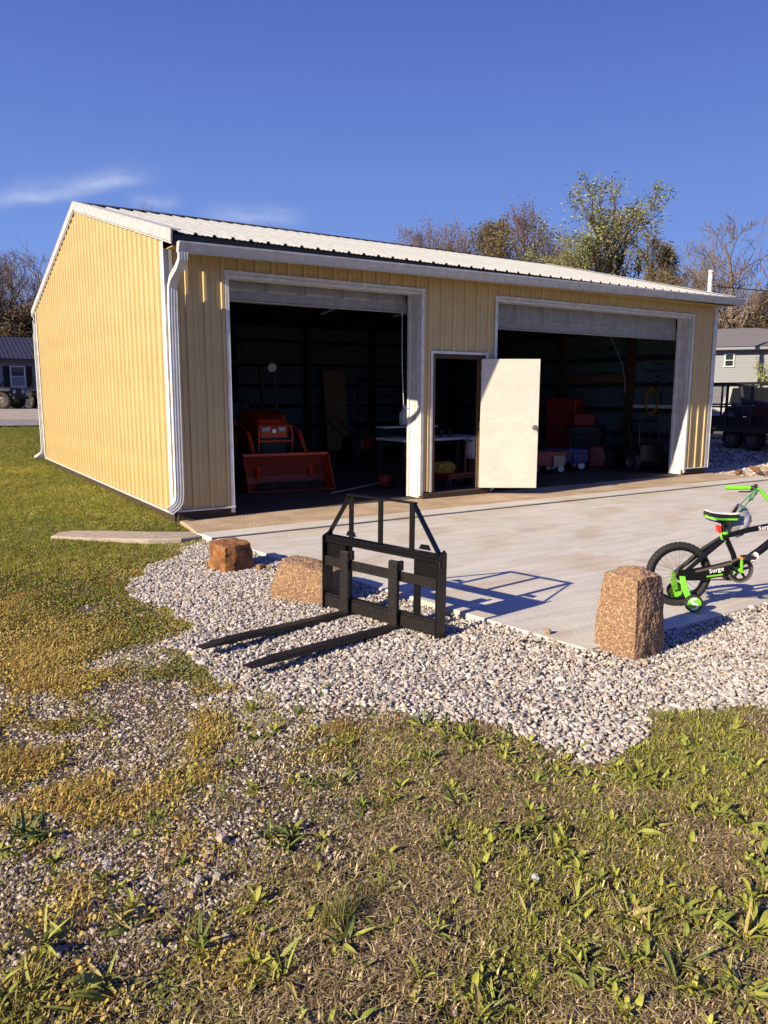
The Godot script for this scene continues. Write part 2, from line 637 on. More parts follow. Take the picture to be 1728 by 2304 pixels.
func materials() -> void:
	var grey := noise_tex(0.012, Color(0.82, 0.82, 0.82), Color(1, 1, 1), 5, 3)
	var mottle := noise_tex(0.03, Color(0.55, 0.52, 0.5), Color(1, 1, 1), 5, 8)
	var grain := noise_tex(0.09, Color(0.7, 0.68, 0.66), Color(1, 1, 1), 3, 5)
	var bump := bump_tex(0.05, 6.0, 4, 3)
	var fine := bump_tex(0.2, 8.0, 3, 9)
	M.grain = grain
	M.mottle = mottle
	M.siding = mat(0.54, 0.42, 0.205, 0.42, 0.0, noise_tex(0.006, Color(0.93, 0.92, 0.9), Color(1, 1, 1), 5, 21), 0.6)
	M.siding.metallic_specular = 0.4
	M.white_trim = mat(0.70, 0.70, 0.69, 0.45, 0.0, grey, 0.7)
	M.white_dull = mat(0.55, 0.56, 0.57, 0.55, 0.0, grey, 0.9)
	M.galv = mat(0.50, 0.50, 0.50, 0.5, 0.0, noise_tex(0.012, Color(0.86, 0.86, 0.87), Color(1, 1, 1), 4, 31), 0.8)
	M.roof = mat(0.405, 0.42, 0.425, 0.42, 0.0, grey, 0.35)
	M.fascia = mat(0.055, 0.05, 0.048, 0.8)
	M.soffit = mat(0.42, 0.28, 0.11, 0.7)
	M.screw = mat(0.38, 0.28, 0.13, 0.5)
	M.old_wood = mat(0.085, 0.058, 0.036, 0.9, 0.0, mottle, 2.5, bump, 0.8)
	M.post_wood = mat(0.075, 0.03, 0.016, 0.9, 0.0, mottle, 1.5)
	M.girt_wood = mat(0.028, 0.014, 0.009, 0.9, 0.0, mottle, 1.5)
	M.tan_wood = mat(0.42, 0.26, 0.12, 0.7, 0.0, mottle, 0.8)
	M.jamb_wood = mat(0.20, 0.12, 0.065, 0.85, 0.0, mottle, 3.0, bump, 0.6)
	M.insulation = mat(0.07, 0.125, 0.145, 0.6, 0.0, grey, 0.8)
	M.ink = mat(0.006, 0.009, 0.012, 0.7)
	M.pale_ink = mat(0.12, 0.18, 0.2, 0.7)
	M.door = mat(0.62, 0.58, 0.52, 0.55, 0.0, rust_tex(), 0.45)
	M.door.uv1_offset = Vector3(0.1, 0.2, 0.3)
	M.section = mat(0.30, 0.30, 0.30, 0.5, 0.0, grey, 0.8)
	M.steel = mat(0.22, 0.21, 0.20, 0.35, 0.7)
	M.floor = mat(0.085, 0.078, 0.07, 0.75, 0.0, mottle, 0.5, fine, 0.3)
	M.slab = mat(0.605, 0.585, 0.525, 0.85, 0.0, slab_tex(), 0.33, broom_tex(), 0.8)
	M.old_slab = mat(0.55, 0.43, 0.31, 0.9, 0.0, noise_tex(0.008, Color(0.82, 0.79, 0.75), Color(1, 1, 1), 5, 14), 0.4, fine, 0.5)
	M.felt = mat(0.010, 0.008, 0.008, 0.95, 0.0, grain, 6.0, fine, 1.0)
	M.strip = mat(0.52, 0.46, 0.38, 0.9, 0.0, noise_tex(0.02, Color(0.8, 0.78, 0.75), Color(1, 1, 1), 5, 17), 0.8, fine, 0.6)
	M.ground = vmat(0.95, noise_tex(0.035, Color(0.5, 0.48, 0.45), Color(1, 1, 1), 5, 2), 1.4, bump_tex(0.09, 14.0, 4, 5))
	M.road = mat(0.42, 0.37, 0.31, 0.9, 0.0, grey, 0.3)
	M.road_grey = mat(0.27, 0.26, 0.26, 0.9, 0.0, grey, 0.3)
	M.stone = vmat(0.9, grain, 9.0)
	M.black_paint = mat(0.013, 0.012, 0.0115, 0.34, 0.0, worn_tex(), 1.7)
	M.black_worn = mat(0.045, 0.038, 0.033, 0.42, 0.0, worn_tex(), 2.2, bump, 0.35)
	M.fork_steel = mat(0.060, 0.050, 0.043, 0.45, 0.1, worn_tex(), 2.0, bump, 0.5)
	M.sandstone = mat(0.60, 0.32, 0.125, 0.9, 0.0, noise_tex(0.009, Color(0.40, 0.30, 0.24), Color(1, 0.98, 0.95), 5, 51), 1.1, fine, 1.0, false)
	M.aggregate = mat(0.60, 0.46, 0.335, 0.92, 0.0, pebble_tex(), 6.0, fine, 0.9, false)
	M.black = mat(0.012, 0.012, 0.013, 0.5)
	M.rubber = mat(0.014, 0.014, 0.015, 0.75)
	M.glossy_black = mat(0.005, 0.005, 0.006, 0.25)
	M.green = mat(0.17, 0.56, 0.025, 0.35)
	M.green_strap = mat(0.03, 0.16, 0.06, 0.8)
	M.bike_white = mat(0.75, 0.75, 0.75, 0.4)
	M.helmet = mat(0.66, 0.66, 0.67, 0.3)
	M.grey_helmet = mat(0.27, 0.27, 0.29, 0.35)
	M.reflector = mat(0.72, 0.02, 0.012, 0.15)
	M.amber = mat(0.75, 0.23, 0.02, 0.25)
	M.chain_guard = mat(0.10, 0.085, 0.07, 0.4)
	M.chrome = mat(0.55, 0.55, 0.55, 0.2, 1.0)
	M.tractor = mat(0.58, 0.052, 0.012, 0.4)
	M.tractor_worn = mat(0.45, 0.058, 0.02, 0.6, 0.0, mottle, 2.5)
	M.red = mat(0.17, 0.007, 0.006, 0.4)
	M.red_plastic = mat(0.19, 0.013, 0.008, 0.45)
	M.blue = mat(0.008, 0.014, 0.10, 0.5)
	M.tan = mat(0.30, 0.24, 0.15, 0.6)
	M.yellow = mat(0.30, 0.20, 0.015, 0.75)
	M.orange_hose = mat(0.30, 0.14, 0.03, 0.6)
	M.jug = mat(0.55, 0.56, 0.58, 0.4)
	M.soil = mat(0.025, 0.022, 0.013, 1.0)
	M.glass = mat(0.02, 0.025, 0.03, 0.05)
	M.lamp_glass = mat(0.55, 0.57, 0.6, 0.08)
	M.siding_grey = mat(0.22, 0.21, 0.25, 0.6)
	M.siding_white = mat(0.21, 0.225, 0.25, 0.6)
	M.roof_black = mat(0.035, 0.034, 0.042, 0.45)
	M.roof_grey = mat(0.23, 0.22, 0.23, 0.8, 0.0, grain, 1.0)
	M.shutter = mat(0.006, 0.006, 0.007, 0.6)
	M.bark = vmat(0.95)
	M.leaf = vmat(0.7)
	M.leaf.backlight_enabled = true
	M.leaf.backlight = Color(0.35, 0.4, 0.12)
	M.blade = vmat(0.75)
	M.blade.backlight_enabled = true
	M.blade.backlight = Color(0.25, 0.28, 0.08)
	M.vcol = vmat(0.75)
	M.white_car = mat(0.62, 0.62, 0.63, 0.25)
	M.brick = mat(0.22, 0.11, 0.07, 0.9, 0.0, grain, 3.0)


func rust_tex() -> Texture2D:
	# off-white paint with faint smudges and a few rust freckles
	var a := FastNoiseLite.new()
	a.seed = 71
	a.frequency = 0.012
	var b := FastNoiseLite.new()
	b.seed = 72
	b.frequency = 0.035
	b.fractal_octaves = 4
	var im := Image.create(512, 512, false, Image.FORMAT_RGB8)
	for y in 512:
		for x in 512:
			var s := 0.96 + 0.05 * a.get_noise_2d(x, y)
			var r := ss(0.56, 0.72, b.get_noise_2d(x * 1.6, y)) * ss(-0.1, 0.5, a.get_noise_2d(x + 400, y))
			var g := ss(0.30, 0.5, b.get_noise_2d(x + 900, y * 2.2)) * 0.10
			im.set_pixel(x, y, Color(s - g, s - g, s - g).lerp(Color(0.72, 0.5, 0.3), r * 0.8))
	return ImageTexture.create_from_image(im)


func worn_tex() -> Texture2D:
	if M.has("_worn"):
		return M._worn
	var a := FastNoiseLite.new()
	a.seed = 81
	a.frequency = 0.02
	a.fractal_octaves = 5
	var b := FastNoiseLite.new()
	b.seed = 82
	b.frequency = 0.06
	b.fractal_octaves = 3
	var im := Image.create(512, 512, false, Image.FORMAT_RGB8)
	for y in 512:
		for x in 512:
			var s := 0.42 + 0.22 * a.get_noise_2d(x * 1.0, y * 1.0)
			var c := Color(s, s, s)
			c = c.lerp(Color(0.95, 0.9, 0.85), 0.7 * ss(0.30, 0.5, b.get_noise_2d(x * 2.0, y * 0.5)))
			c = c.lerp(Color(0.75, 0.42, 0.26), 0.6 * ss(0.25, 0.55, a.get_noise_2d(x + 300.0, y * 1.4)))
			im.set_pixel(x, y, c)
	M._worn = ImageTexture.create_from_image(im)
	return M._worn


func pebble_tex() -> Texture2D:
	var a := FastNoiseLite.new()
	a.seed = 91
	a.noise_type = FastNoiseLite.TYPE_CELLULAR
	a.cellular_return_type = FastNoiseLite.RETURN_CELL_VALUE
	a.frequency = 0.045
	a.fractal_type = FastNoiseLite.FRACTAL_NONE
	var b := FastNoiseLite.new()
	b.seed = 92
	b.frequency = 0.008
	b.fractal_octaves = 4
	var im := Image.create(512, 512, false, Image.FORMAT_RGB8)
	for y in 512:
		for x in 512:
			var v := a.get_noise_2d(x, y)
			var c := Color(0.66, 0.6, 0.55).lerp(Color(1, 0.94, 0.86), ss(0.1, 0.9, v))
			c = c.lerp(Color(0.45, 0.36, 0.3), ss(0.55, 0.95, -v) * 0.45)
			c = c.lerp(Color(0.52, 0.44, 0.4), 0.35 * ss(0.0, 0.5, b.get_noise_2d(x, y)))
			im.set_pixel(x, y, c)
	return ImageTexture.create_from_image(im)


func slab_tex() -> Texture2D:
	var a := FastNoiseLite.new()
	a.seed = 61
	a.frequency = 0.006
	a.fractal_octaves = 5
	var im := Image.create(1024, 1024, false, Image.FORMAT_RGB8)
	for y in 1024:
		for x in 1024:
			var w := a.get_noise_2d(x * 0.35, y * 3.0)
			var v := a.get_noise_2d(x * 0.8 + 700.0, y * 1.2)
			var s := 0.94 + 0.07 * w + 0.05 * v
			var c := Color(s, s, s)
			c = c.lerp(Color(s * 0.93, s * 0.87, s * 0.79), ss(0.0, 0.55, a.get_noise_2d(x * 0.35 + 50.0, y * 0.6 + 900.0)) * 0.6)
			c = c.lerp(Color(s * 0.72, s * 0.68, s * 0.64), ss(0.42, 0.66, a.get_noise_2d(x * 1.1 + 3000.0, y * 5.0)) * 0.35)
			im.set_pixel(x, y, c)
	return ImageTexture.create_from_image(im)


func broom_tex() -> Texture2D:
	var a := FastNoiseLite.new()
	a.seed = 62
	a.frequency = 0.02
	a.fractal_octaves = 3
	var im := Image.create(1024, 1024, false, Image.FORMAT_L8)
	for y in 1024:
		for x in 1024:
			var v := 0.5 + 0.3 * a.get_noise_2d(x * 0.2, y * 9.0) + 0.2 * a.get_noise_2d(x * 3.0, y * 3.0)
			im.set_pixel(x, y, Color(v, v, v))
	im.convert(Image.FORMAT_RGBA8)
	im.bump_map_to_normal_map(2.0)
	return ImageTexture.create_from_image(im)


func spread(a: float, b: float, fine0: float, fine1: float, step: float, grow: float) -> PackedFloat32Array:
	var out := PackedFloat32Array()
	var x := fine0
	while x < fine1:
		out.append(x)
		x += step
	var s := step
	while x < b:
		out.append(x)
		s *= grow
		x += s
	out.append(b)
	x = fine0
	s = step
	while x > a:
		s *= grow
		x -= s
		out.insert(0, maxf(x, a))
	return out


func setting() -> void:
	var xs := spread(-400.0, 400.0, -4.0, 4.6, 0.07, 1.09)
	var zs := spread(-400.0, 400.0, -1.2, 8.8, 0.07, 1.09)
	var hh := PackedFloat32Array()
	var cc := PackedColorArray()
	for x in xs:
		for z in zs:
			var h := height(x, z)
			var deep := x > 0.06 and x < 10.86 and z < 0.9 and z > -9.55
			if poly_dist(Vector2(x, z), SLAB) < -0.06 or (x > 0.05 and x < 11.1 and z > -0.1 and z < 1.5):
				deep = true
			if deep:
				h = -0.32
			elif x > -1.6 and x < 9.4 and z > 1.0 and z < 7.9 and gravel_at(x, z) < 0.0:
				h += 0.012
			hh.append(h)
			var lawn := Color(0.10, 0.108, 0.014).lerp(Color(0.18, 0.18, 0.026), ss(-8.0, -20.0, z))
			var c := Color(0.20, 0.145, 0.09)
			c = Color(0.055, 0.038, 0.022).lerp(Color(0.20, 0.15, 0.10), 1.0 - turf_at(x, z))
			c = c.lerp(Color(0.22, 0.17, 0.10), ss(5.2, 4.0, z))
			c = c.lerp(Color(0.15, 0.135, 0.05), maxf(maxf(ss(-4.2, -5.2, x), ss(8.9, 9.8, z)), ss(3.0, 4.0, x)))
			c = c.lerp(lawn, dry_at(x, z))
			if x > -1.8 and x < 9.4 and z > 0.9 and z < 8.0:
				c = c.lerp(Color(0.40, 0.37, 0.34), ss(0.05, -0.05, gravel_at(x, z)))
			c = c.lerp(Color(0.24, 0.21, 0.19), ss(11.0, 11.6, x) * ss(2.2, 1.2, z) * ss(27.0, 22.0, x))
			cc.append(c)
	var mb := MB.new()
	var nz := zs.size()
	for i in xs.size() - 1:
		for j in nz - 1:
			var k := i * nz + j
			var p := []
			var m := []
			for w in [k, k + nz, k + nz + 1, k + 1]:
				@warning_ignore("integer_division")
				var xi: int = w / nz
				var zi: int = w % nz
				p.append(Vector3(xs[xi], hh[w], zs[zi]))
				var x0 := maxi(xi - 1, 0)
				var x1 := mini(xi + 1, xs.size() - 1)
				var z0 := maxi(zi - 1, 0)
				var z1 := mini(zi + 1, nz - 1)
				m.append(Vector3(-(hh[x1 * nz + zi] - hh[x0 * nz + zi]) / (xs[x1] - xs[x0]), 1.0, -(hh[xi * nz + z1] - hh[xi * nz + z0]) / (zs[z1] - zs[z0])).normalized())
			var q := [cc[k], cc[k + nz], cc[k + nz + 1], cc[k + 1]]
			for t in [[0, 1, 2], [0, 2, 3]]:
				mb.tri(p[t[0]], p[t[1]], p[t[2]], m[t[0]], m[t[1]], m[t[2]])
				var e := mb.c.size() - 3
				var swapped: bool = mb.v[e + 1] != p[t[1]]
				mb.c[e] = q[t[0]]
				mb.c[e + 1] = q[t[2]] if swapped else q[t[1]]
				mb.c[e + 2] = q[t[1]] if swapped else q[t[2]]
	struct("ground", mb, M.ground)
	# the driveway: slab panels with sawn joints, an old apron, a felt joint between
	var down := func(y: float) -> Transform3D: return Transform3D(Basis(Vector3.RIGHT, Vector3.BACK, Vector3.DOWN), Vector3(0, y, 0))
	var edge := func(z: float) -> float: return 0.01 + (z - 1.41) / 4.71 * 0.69
	var drive := Node3D.new()
	drive.name = "driveway"
	drive.set_meta("kind", "structure")
	add_child(drive)
	var cuts := [1.425, 3.40, 5.44, 6.12]
	for i in 3:
		var z0: float = cuts[i] + (0.003 if i else 0.0)
		var z1: float = cuts[i + 1] - 0.003
		var s := MB.new()
		s.prism(PackedVector2Array([Vector2(edge.call(z0), z0), Vector2(11.2, z0), Vector2(11.2, z1), Vector2(edge.call(z1), z1)]), down.call(-0.15), 0.3, 0.006)
		put("slab_panel", s, M.slab, drive)
	var ns := MB.new()
	ns.prism(PackedVector2Array([Vector2(-0.06, 0.973), Vector2(11.2, 0.973), Vector2(11.2, 1.30), Vector2(0.0, 1.30)]), down.call(-0.151), 0.3, 0.006)
	put("slab_panel", ns, M.slab, drive)
	var fj := MB.new()
	fj.prism(PackedVector2Array([Vector2(0.005, 1.302), Vector2(11.19, 1.302), Vector2(11.19, 1.423), Vector2(0.015, 1.423)]), down.call(-0.165), 0.3)
	put("expansion_joint", fj, M.felt, drive)
	var ap := MB.new()
	ap.prism(PackedVector2Array([Vector2(0.06, -0.068), Vector2(11.1, -0.068), Vector2(11.15, 0.97), Vector2(-0.05, 0.97), Vector2(0.0, 0.6), Vector2(0.05, 0.2)]), down.call(-0.158), 0.3, 0.01)
	struct("old_apron", ap, M.old_slab)
	var fl := MB.new()
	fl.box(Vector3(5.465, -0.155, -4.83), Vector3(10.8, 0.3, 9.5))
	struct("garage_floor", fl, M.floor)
	var cs := MB.new()
	cs.prism(PackedVector2Array([Vector2(-1.50, 0.26), Vector2(-1.38, 0.05), Vector2(-1.2, 0.02), Vector2(-0.75, 0.33), Vector2(-0.4, 0.62), Vector2(-0.06, 0.82), Vector2(-0.05, 1.1), Vector2(-0.3, 1.16), Vector2(-0.62, 1.02), Vector2(-0.95, 0.74), Vector2(-1.2, 0.56)]), down.call(-0.070), 0.13, 0.012)
	struct("concrete_path", cs, M.strip)
	for band in [["far_road", -34.2, -25.2, M.road, 0.02], ["road_shoulder", -25.2, -22.4, M.road_grey, 0.014]]:
		var rb := MB.new()
		for i in 24:
			for j in 12:
				var x0 := -40.0 + i * 4.0
				var z0: float = lerpf(band[1], band[2], j / 12.0)
				var z1: float = lerpf(band[1], band[2], (j + 1) / 12.0)
				var q := []
				for w in [[x0, z0], [x0 + 4.0, z0], [x0 + 4.0, z1], [x0, z1]]:
					q.append(Vector3(w[0], height(w[0], w[1]) + band[4] + 0.03, w[1]))
				rb.quad(q[0], q[1], q[2], q[3], Vector3.UP)
		struct(band[0], rb, band[3])


func sheet(parent: Node, called: String, xf: Transform3D, t0: float, t1: float, bottom: float, top: Callable, m: Material) -> void:
	# steel sheets 0.914 wide, each a piece of its own
	var t := t0
	while t < t1 - 0.01:
		var e := minf((floor(t / 0.9144 + 0.001) + 1.0) * 0.9144, t1)
		var mb := MB.new()
		ribbed(mb, xf, t, e, bottom, top)
		put(called, mb, m, parent)
		t = e


func garage() -> void:
	var g := thing("garage", "tan ribbed steel garage with white trim, two raised overhead doors and shallow white metal roof", "garage")
	var front := Transform3D(Basis(), Vector3.ZERO)
	var y1 := func(_t: float) -> float: return 3.30
	var lvl := func(y: float) -> Callable: return func(_t: float) -> float: return y
	# front wall round its three openings
	for r in [[0.03, 0.77, 0.125, 3.3], [0.77, 3.785, 3.07, 3.3], [3.785, 3.96, 0.10, 3.3], [3.96, 5.035, 2.195, 3.3], [5.035, 5.214, 0.10, 3.3], [5.214, 10.2, 3.072, 3.3], [10.2, WIDTH - 0.03, 0.135, 3.3]]:
		sheet(g, "front_wall_panel", front, r[0], r[1], r[2], lvl.call(r[3]), M.siding)
	# gable walls: t runs from back to front on the left one
	var gable_top := func(t: float) -> float: return EAVE + SLOPE * (DEPTH * 0.5 - absf(t - DEPTH * 0.5)) + 0.06
	var left := Transform3D(Basis(Vector3(0, 0, 1), Vector3.UP, Vector3(-1, 0, 0)), Vector3(0, 0, -DEPTH))
	sheet(g, "gable_wall_panel", left, 0.03, DEPTH * 0.5, 0.075, gable_top, M.siding)
	sheet(g, "gable_wall_panel", left, DEPTH * 0.5, DEPTH - 0.02, 0.10, gable_top, M.siding)
	var right := Transform3D(Basis(Vector3(0, 0, -1), Vector3.UP, Vector3(1, 0, 0)), Vector3(WIDTH, 0, 0))
	sheet(g, "gable_wall_panel", right, 0.03, DEPTH * 0.5, 0.08, gable_top, M.siding)
	sheet(g, "gable_wall_panel", right, DEPTH * 0.5, DEPTH - 0.03, 0.08, gable_top, M.siding)
	var back := Transform3D(Basis(Vector3(-1, 0, 0), Vector3.UP, Vector3(0, 0, -1)), Vector3(WIDTH, 0, -DEPTH))
	sheet(g, "back_wall_panel", back, 0.03, WIDTH - 0.03, 0.08, y1, M.siding)
	# roof: sheets down both slopes
	var ang := atan(SLOPE)
	var slope_len := (DEPTH * 0.5 + 0.40) / cos(ang)
	var ridge_y := EAVE + 0.155 + SLOPE * DEPTH * 0.5
	var f_dir := Vector3(0, sin(ang), -cos(ang))
	var eave_f := Vector3(0, ridge_y, -DEPTH * 0.5) - f_dir * slope_len
	var roof_f := Transform3D(Basis(Vector3.RIGHT, f_dir, Vector3.RIGHT.cross(f_dir)), eave_f)
	sheet(g, "roof_panel", roof_f, -0.01, WIDTH + 0.01, 0.0, lvl.call(slope_len), M.roof)
	var b_dir := Vector3(0, sin(ang), cos(ang))
	var roof_b := Transform3D(Basis(Vector3.LEFT, b_dir, Vector3.LEFT.cross(b_dir)), Vector3(WIDTH, ridge_y, -DEPTH * 0.5) - b_dir * slope_len)
	sheet(g, "roof_panel", roof_b, -0.01, WIDTH + 0.01, 0.0, lvl.call(slope_len), M.roof)
	var deck := MB.new()      # the dark underside: felt on purlins
	for s in [1.0, -1.0]:
		deck.quad(Vector3(0.02, ridge_y - 0.03, -DEPTH * 0.5), Vector3(WIDTH - 0.02, ridge_y - 0.03, -DEPTH * 0.5), Vector3(WIDTH - 0.02, ridge_y - 0.03 - SLOPE * (DEPTH * 0.5 + 0.36), -DEPTH * 0.5 + s * (DEPTH * 0.5 + 0.36)), Vector3(0.02, ridge_y - 0.03 - SLOPE * (DEPTH * 0.5 + 0.36), -DEPTH * 0.5 + s * (DEPTH * 0.5 + 0.36)), Vector3.UP)
	put("roof_felt", deck, M.fascia, g)
	var cap := MB.new()
	for s in [1.0, -1.0]:
		var o := Vector3(0, ridge_y + 0.035, -DEPTH * 0.5)
		var d := Vector3(0, -sin(ang), s * cos(ang))
		cap.quad(o + Vector3(-0.02, 0, 0), o + Vector3(WIDTH + 0.02, 0, 0), o + Vector3(WIDTH + 0.02, 0, 0) + d * 0.17, o + Vector3(-0.02, 0, 0) + d * 0.17, Vector3.UP)
	put("ridge_cap", cap, M.galv, g)
	var clos := MB.new()
	clos.box(Vector3(WIDTH * 0.5, ridge_y + 0.005, -DEPTH * 0.5 + 0.13), Vector3(WIDTH, 0.02, 0.01))
	put("ridge_closure", clos, M.fascia, g)
	# rake trim on both gables
	for side in [-1.0, 1.0]:
		for s in [1.0, -1.0]:
			var rk := MB.new()
			var x := -0.032 if side < 0.0 else WIDTH + 0.032
			var a := Vector3(x, ridge_y - 0.035, -DEPTH * 0.5)
			var len := slope_len + 0.01
			var d := Vector3(0, -sin(ang), s * cos(ang))
			var up := Vector3(0, cos(ang), s * sin(ang))
			rk.box(a + d * len * 0.5 + up * 0.0, Vector3(0.03, 0.135, len), Basis(Vector3.RIGHT, up, d) if s > 0.0 else Basis(Vector3.LEFT, up, d), 0.006)
			rk.box(a + d * len * 0.5 - up * 0.078 + Vector3(-side * 0.004, 0, 0), Vector3(0.012, 0.022, len), Basis(Vector3.RIGHT, up, d) if s > 0.0 else Basis(Vector3.LEFT, up, d))
			rk.box(a + d * len * 0.5 + up * 0.0725 + Vector3(-side * 0.045, 0, 0), Vector3(0.12, 0.008, len), Basis(Vector3.RIGHT, up, d) if s > 0.0 else Basis(Vector3.LEFT, up, d))
			put("rake_trim", rk, M.galv, g)
	# fascia, soffit, gutter
	var fa := MB.new()
	fa.box(Vector3(WIDTH * 0.5, 3.325, 0.355), Vector3(WIDTH - 0.02, 0.13, 0.03))
	put("fascia", fa, M.fascia, g)
	var so := MB.new()
	so.box(Vector3(WIDTH * 0.5, 3.275, 0.19), Vector3(WIDTH - 0.04, 0.012, 0.29))
	put("soffit", so, M.soffit, g)
	var sk := MB.new()
	sk.box(Vector3(WIDTH * 0.5, 3.285, -DEPTH - 0.19), Vector3(WIDTH - 0.04, 0.012, 0.36))
	sk.box(Vector3(WIDTH * 0.5, 3.335, -DEPTH - 0.36), Vector3(WIDTH - 0.02, 0.13, 0.02))
	put("back_soffit", sk, M.fascia, g)
	for w in [[0.372, 1.0, 0.03, 11.1, 3.30, 3.405, "front"], [-DEPTH - 0.372, -1.0, 0.0, 10.93, 3.32, 3.36, "back"]]:
		var gu := MB.new()
		var z0: float = w[0]
		var dz: float = w[1]
		var prof := [Vector2(0, 0), Vector2(0, -0.118), Vector2(0.078, -0.118), Vector2(0.088, -0.085), Vector2(0.112, -0.045), Vector2(0.122, -0.02), Vector2(0.122, 0.0), Vector2(0.112, 0.0), Vector2(0.112, -0.015)]
		var pt := func(q: Vector2, e: bool) -> Vector3: return Vector3(w[3] if e else w[2], (w[5] if e else w[4]) + q.y, z0 + dz * q.x)
		for i in prof.size() - 1:
			var d: Vector2 = prof[i + 1] - prof[i]
			gu.quad(pt.call(prof[i], false), pt.call(prof[i + 1], false), pt.call(prof[i + 1], true), pt.call(prof[i], true), Vector3(0, -d.x, dz * d.y))
		for e in [false, true]:
			for i in range(1, 6):
				gu.flat(pt.call(Vector2(0.0, 0.0), e), pt.call(prof[i], e), pt.call(prof[i + 1], e), Vector3.RIGHT if e else Vector3.LEFT)
		put("gutter", gu, M.white_dull, g)
	# downspouts, ribbed along their length
	downspout(g, [Vector3(0.085, 3.19, 0.425), Vector3(0.085, 3.11, 0.42), Vector3(0.075, 3.03, 0.34), Vector3(0.062, 2.93, 0.14), Vector3(0.058, 2.84, 0.075), Vector3(0.055, 2.6, 0.065), Vector3(0.05, 1.5, 0.065), Vector3(0.045, 0.33, 0.065), Vector3(0.03, 0.24, 0.068), Vector3(-0.02, 0.175, 0.075), Vector3(-0.09, 0.135, 0.085)])
	downspout(g, [Vector3(0.03, 3.21, -10.05), Vector3(0.03, 3.13, -10.04), Vector3(0.0, 2.98, -9.85), Vector3(-0.03, 2.86, -9.71), Vector3(-0.03, 2.7, -9.68), Vector3(-0.03, 1.5, -9.68), Vector3(-0.03, 0.3, -9.68), Vector3(-0.05, 0.19, -9.7), Vector3(-0.14, 0.11, -9.74), Vector3(-0.2, 0.08, -9.77)])
	# corner trim: two legs of an angle at each visible corner
	for q in [[-0.012, 0.012, 1.0, 1.0], [WIDTH + 0.012, 0.012, -1.0, 1.0], [-0.012, -DEPTH - 0.012, 1.0, -1.0], [WIDTH + 0.012, -DEPTH - 0.012, -1.0, -1.0]]:
		var ct := MB.new()
		ct.box(Vector3(q[0] - q[2] * 0.01, 1.74, q[1] - q[3] * 0.045), Vector3(0.006, 3.26, 0.13), Basis(), 0.002)
		ct.box(Vector3(q[0] + q[2] * 0.045, 1.70, q[1] + q[3] * 0.01), Vector3(0.105, 3.17, 0.006), Basis(), 0.002)
		put("corner_trim", ct, M.white_trim, g)
	# base trim and splash boards
	for r in [[0.03, 0.80, 0.115], [10.16, WIDTH - 0.02, 0.125]]:
		var bt := MB.new()
		bt.box(Vector3((r[0] + r[1]) * 0.5, r[2], 0.022), Vector3(r[1] - r[0], 0.022, 0.035), Basis(), 0.004)
		put("base_trim", bt, M.white_trim, g)
		var sb := MB.new()
		sb.box(Vector3((r[0] + r[1]) * 0.5, 0.035, -0.02), Vector3(r[1] - r[0] - 0.02, 0.135, 0.05), Basis(), 0.006)
		put("sill_board", sb, M.old_wood, g)
	var bl := MB.new()
	bl.box(Vector3(-0.012, 0.085, -DEPTH * 0.5), Vector3(0.03, 0.022, DEPTH), Basis(), 0.004)
	put("base_trim", bl, M.white_trim, g)
	for x in [0.03, WIDTH - 0.03]:
		var sl := MB.new()
		sl.box(Vector3(x, 0.0, -DEPTH * 0.5), Vector3(0.05, 0.16, DEPTH - 0.1), Basis(), 0.006)
		put("sill_board", sl, M.old_wood, g)
	var sbk := MB.new()
	sbk.box(Vector3(WIDTH * 0.5, 0.0, -DEPTH + 0.03), Vector3(WIDTH - 0.12, 0.16, 0.05))
	put("sill_board", sbk, M.old_wood, g)
	var sd := MB.new()
	sd.box(Vector3(4.48, 0.0, 0.0), Vector3(1.36, 0.155, 0.09), Basis(), 0.008)
	put("sill_board", sd, M.old_wood, g)
	# overhead door openings: face trim, jamb boards, header
	for w in [[0.77, 3.785, 3.07, 0.34], [5.214, 10.2, 3.072, 0.34]]:
		var l: float = w[0]
		var r: float = w[1]
		var t: float = w[2]
		for x in [[l, 1.0], [r, -1.0]]:
			var ft := MB.new()
			ft.box(Vector3(x[0] - x[1] * 0.008, t * 0.5 + 0.03, 0.02), Vector3(0.046, t - 0.03, 0.012), Basis(), 0.003)
			ft.box(Vector3(x[0] + x[1] * 0.018, t * 0.5 + 0.02, 0.002), Vector3(0.012, t - 0.04, 0.05), Basis(), 0.003)
			put("door_trim", ft, M.white_trim, g)
			var jb := MB.new()
			jb.box(Vector3(x[0] - x[1] * 0.028, t * 0.5 + 0.006, -0.172), Vector3(0.10, t, 0.30), Basis(), 0.004)
			jb.box(Vector3(x[0] + x[1] * 0.032, t * 0.5 + 0.006, -0.285), Vector3(0.03, t, 0.055), Basis(), 0.004)
			jb.box(Vector3(x[0] + x[1] * 0.029, t * 0.5 + 0.006, -0.05), Vector3(0.012, t, 0.03), Basis(), 0.003)
			put("jamb", jb, M.white_trim, g)
		var hd := MB.new()
		hd.box(Vector3((l + r) * 0.5, t + 0.012, 0.02), Vector3(r - l + 0.09, 0.042, 0.0125), Basis(), 0.003)
		hd.box(Vector3((l + r) * 0.5, t - 0.03, -0.02), Vector3(r - l - 0.05, 0.045, 0.03), Basis(), 0.003)
		put("door_trim", hd, M.white_trim, g)
		var hb := MB.new()
		hb.box(Vector3((l + r) * 0.5, t + 0.06, -0.172), Vector3(r - l - 0.01, 0.19, 0.299))
		put("header_board", hb, M.white_trim, g)
		overhead_door(g, l + 0.03, r - 0.03, 2.80 if l < 1.0 else 2.655, l < 1.0)
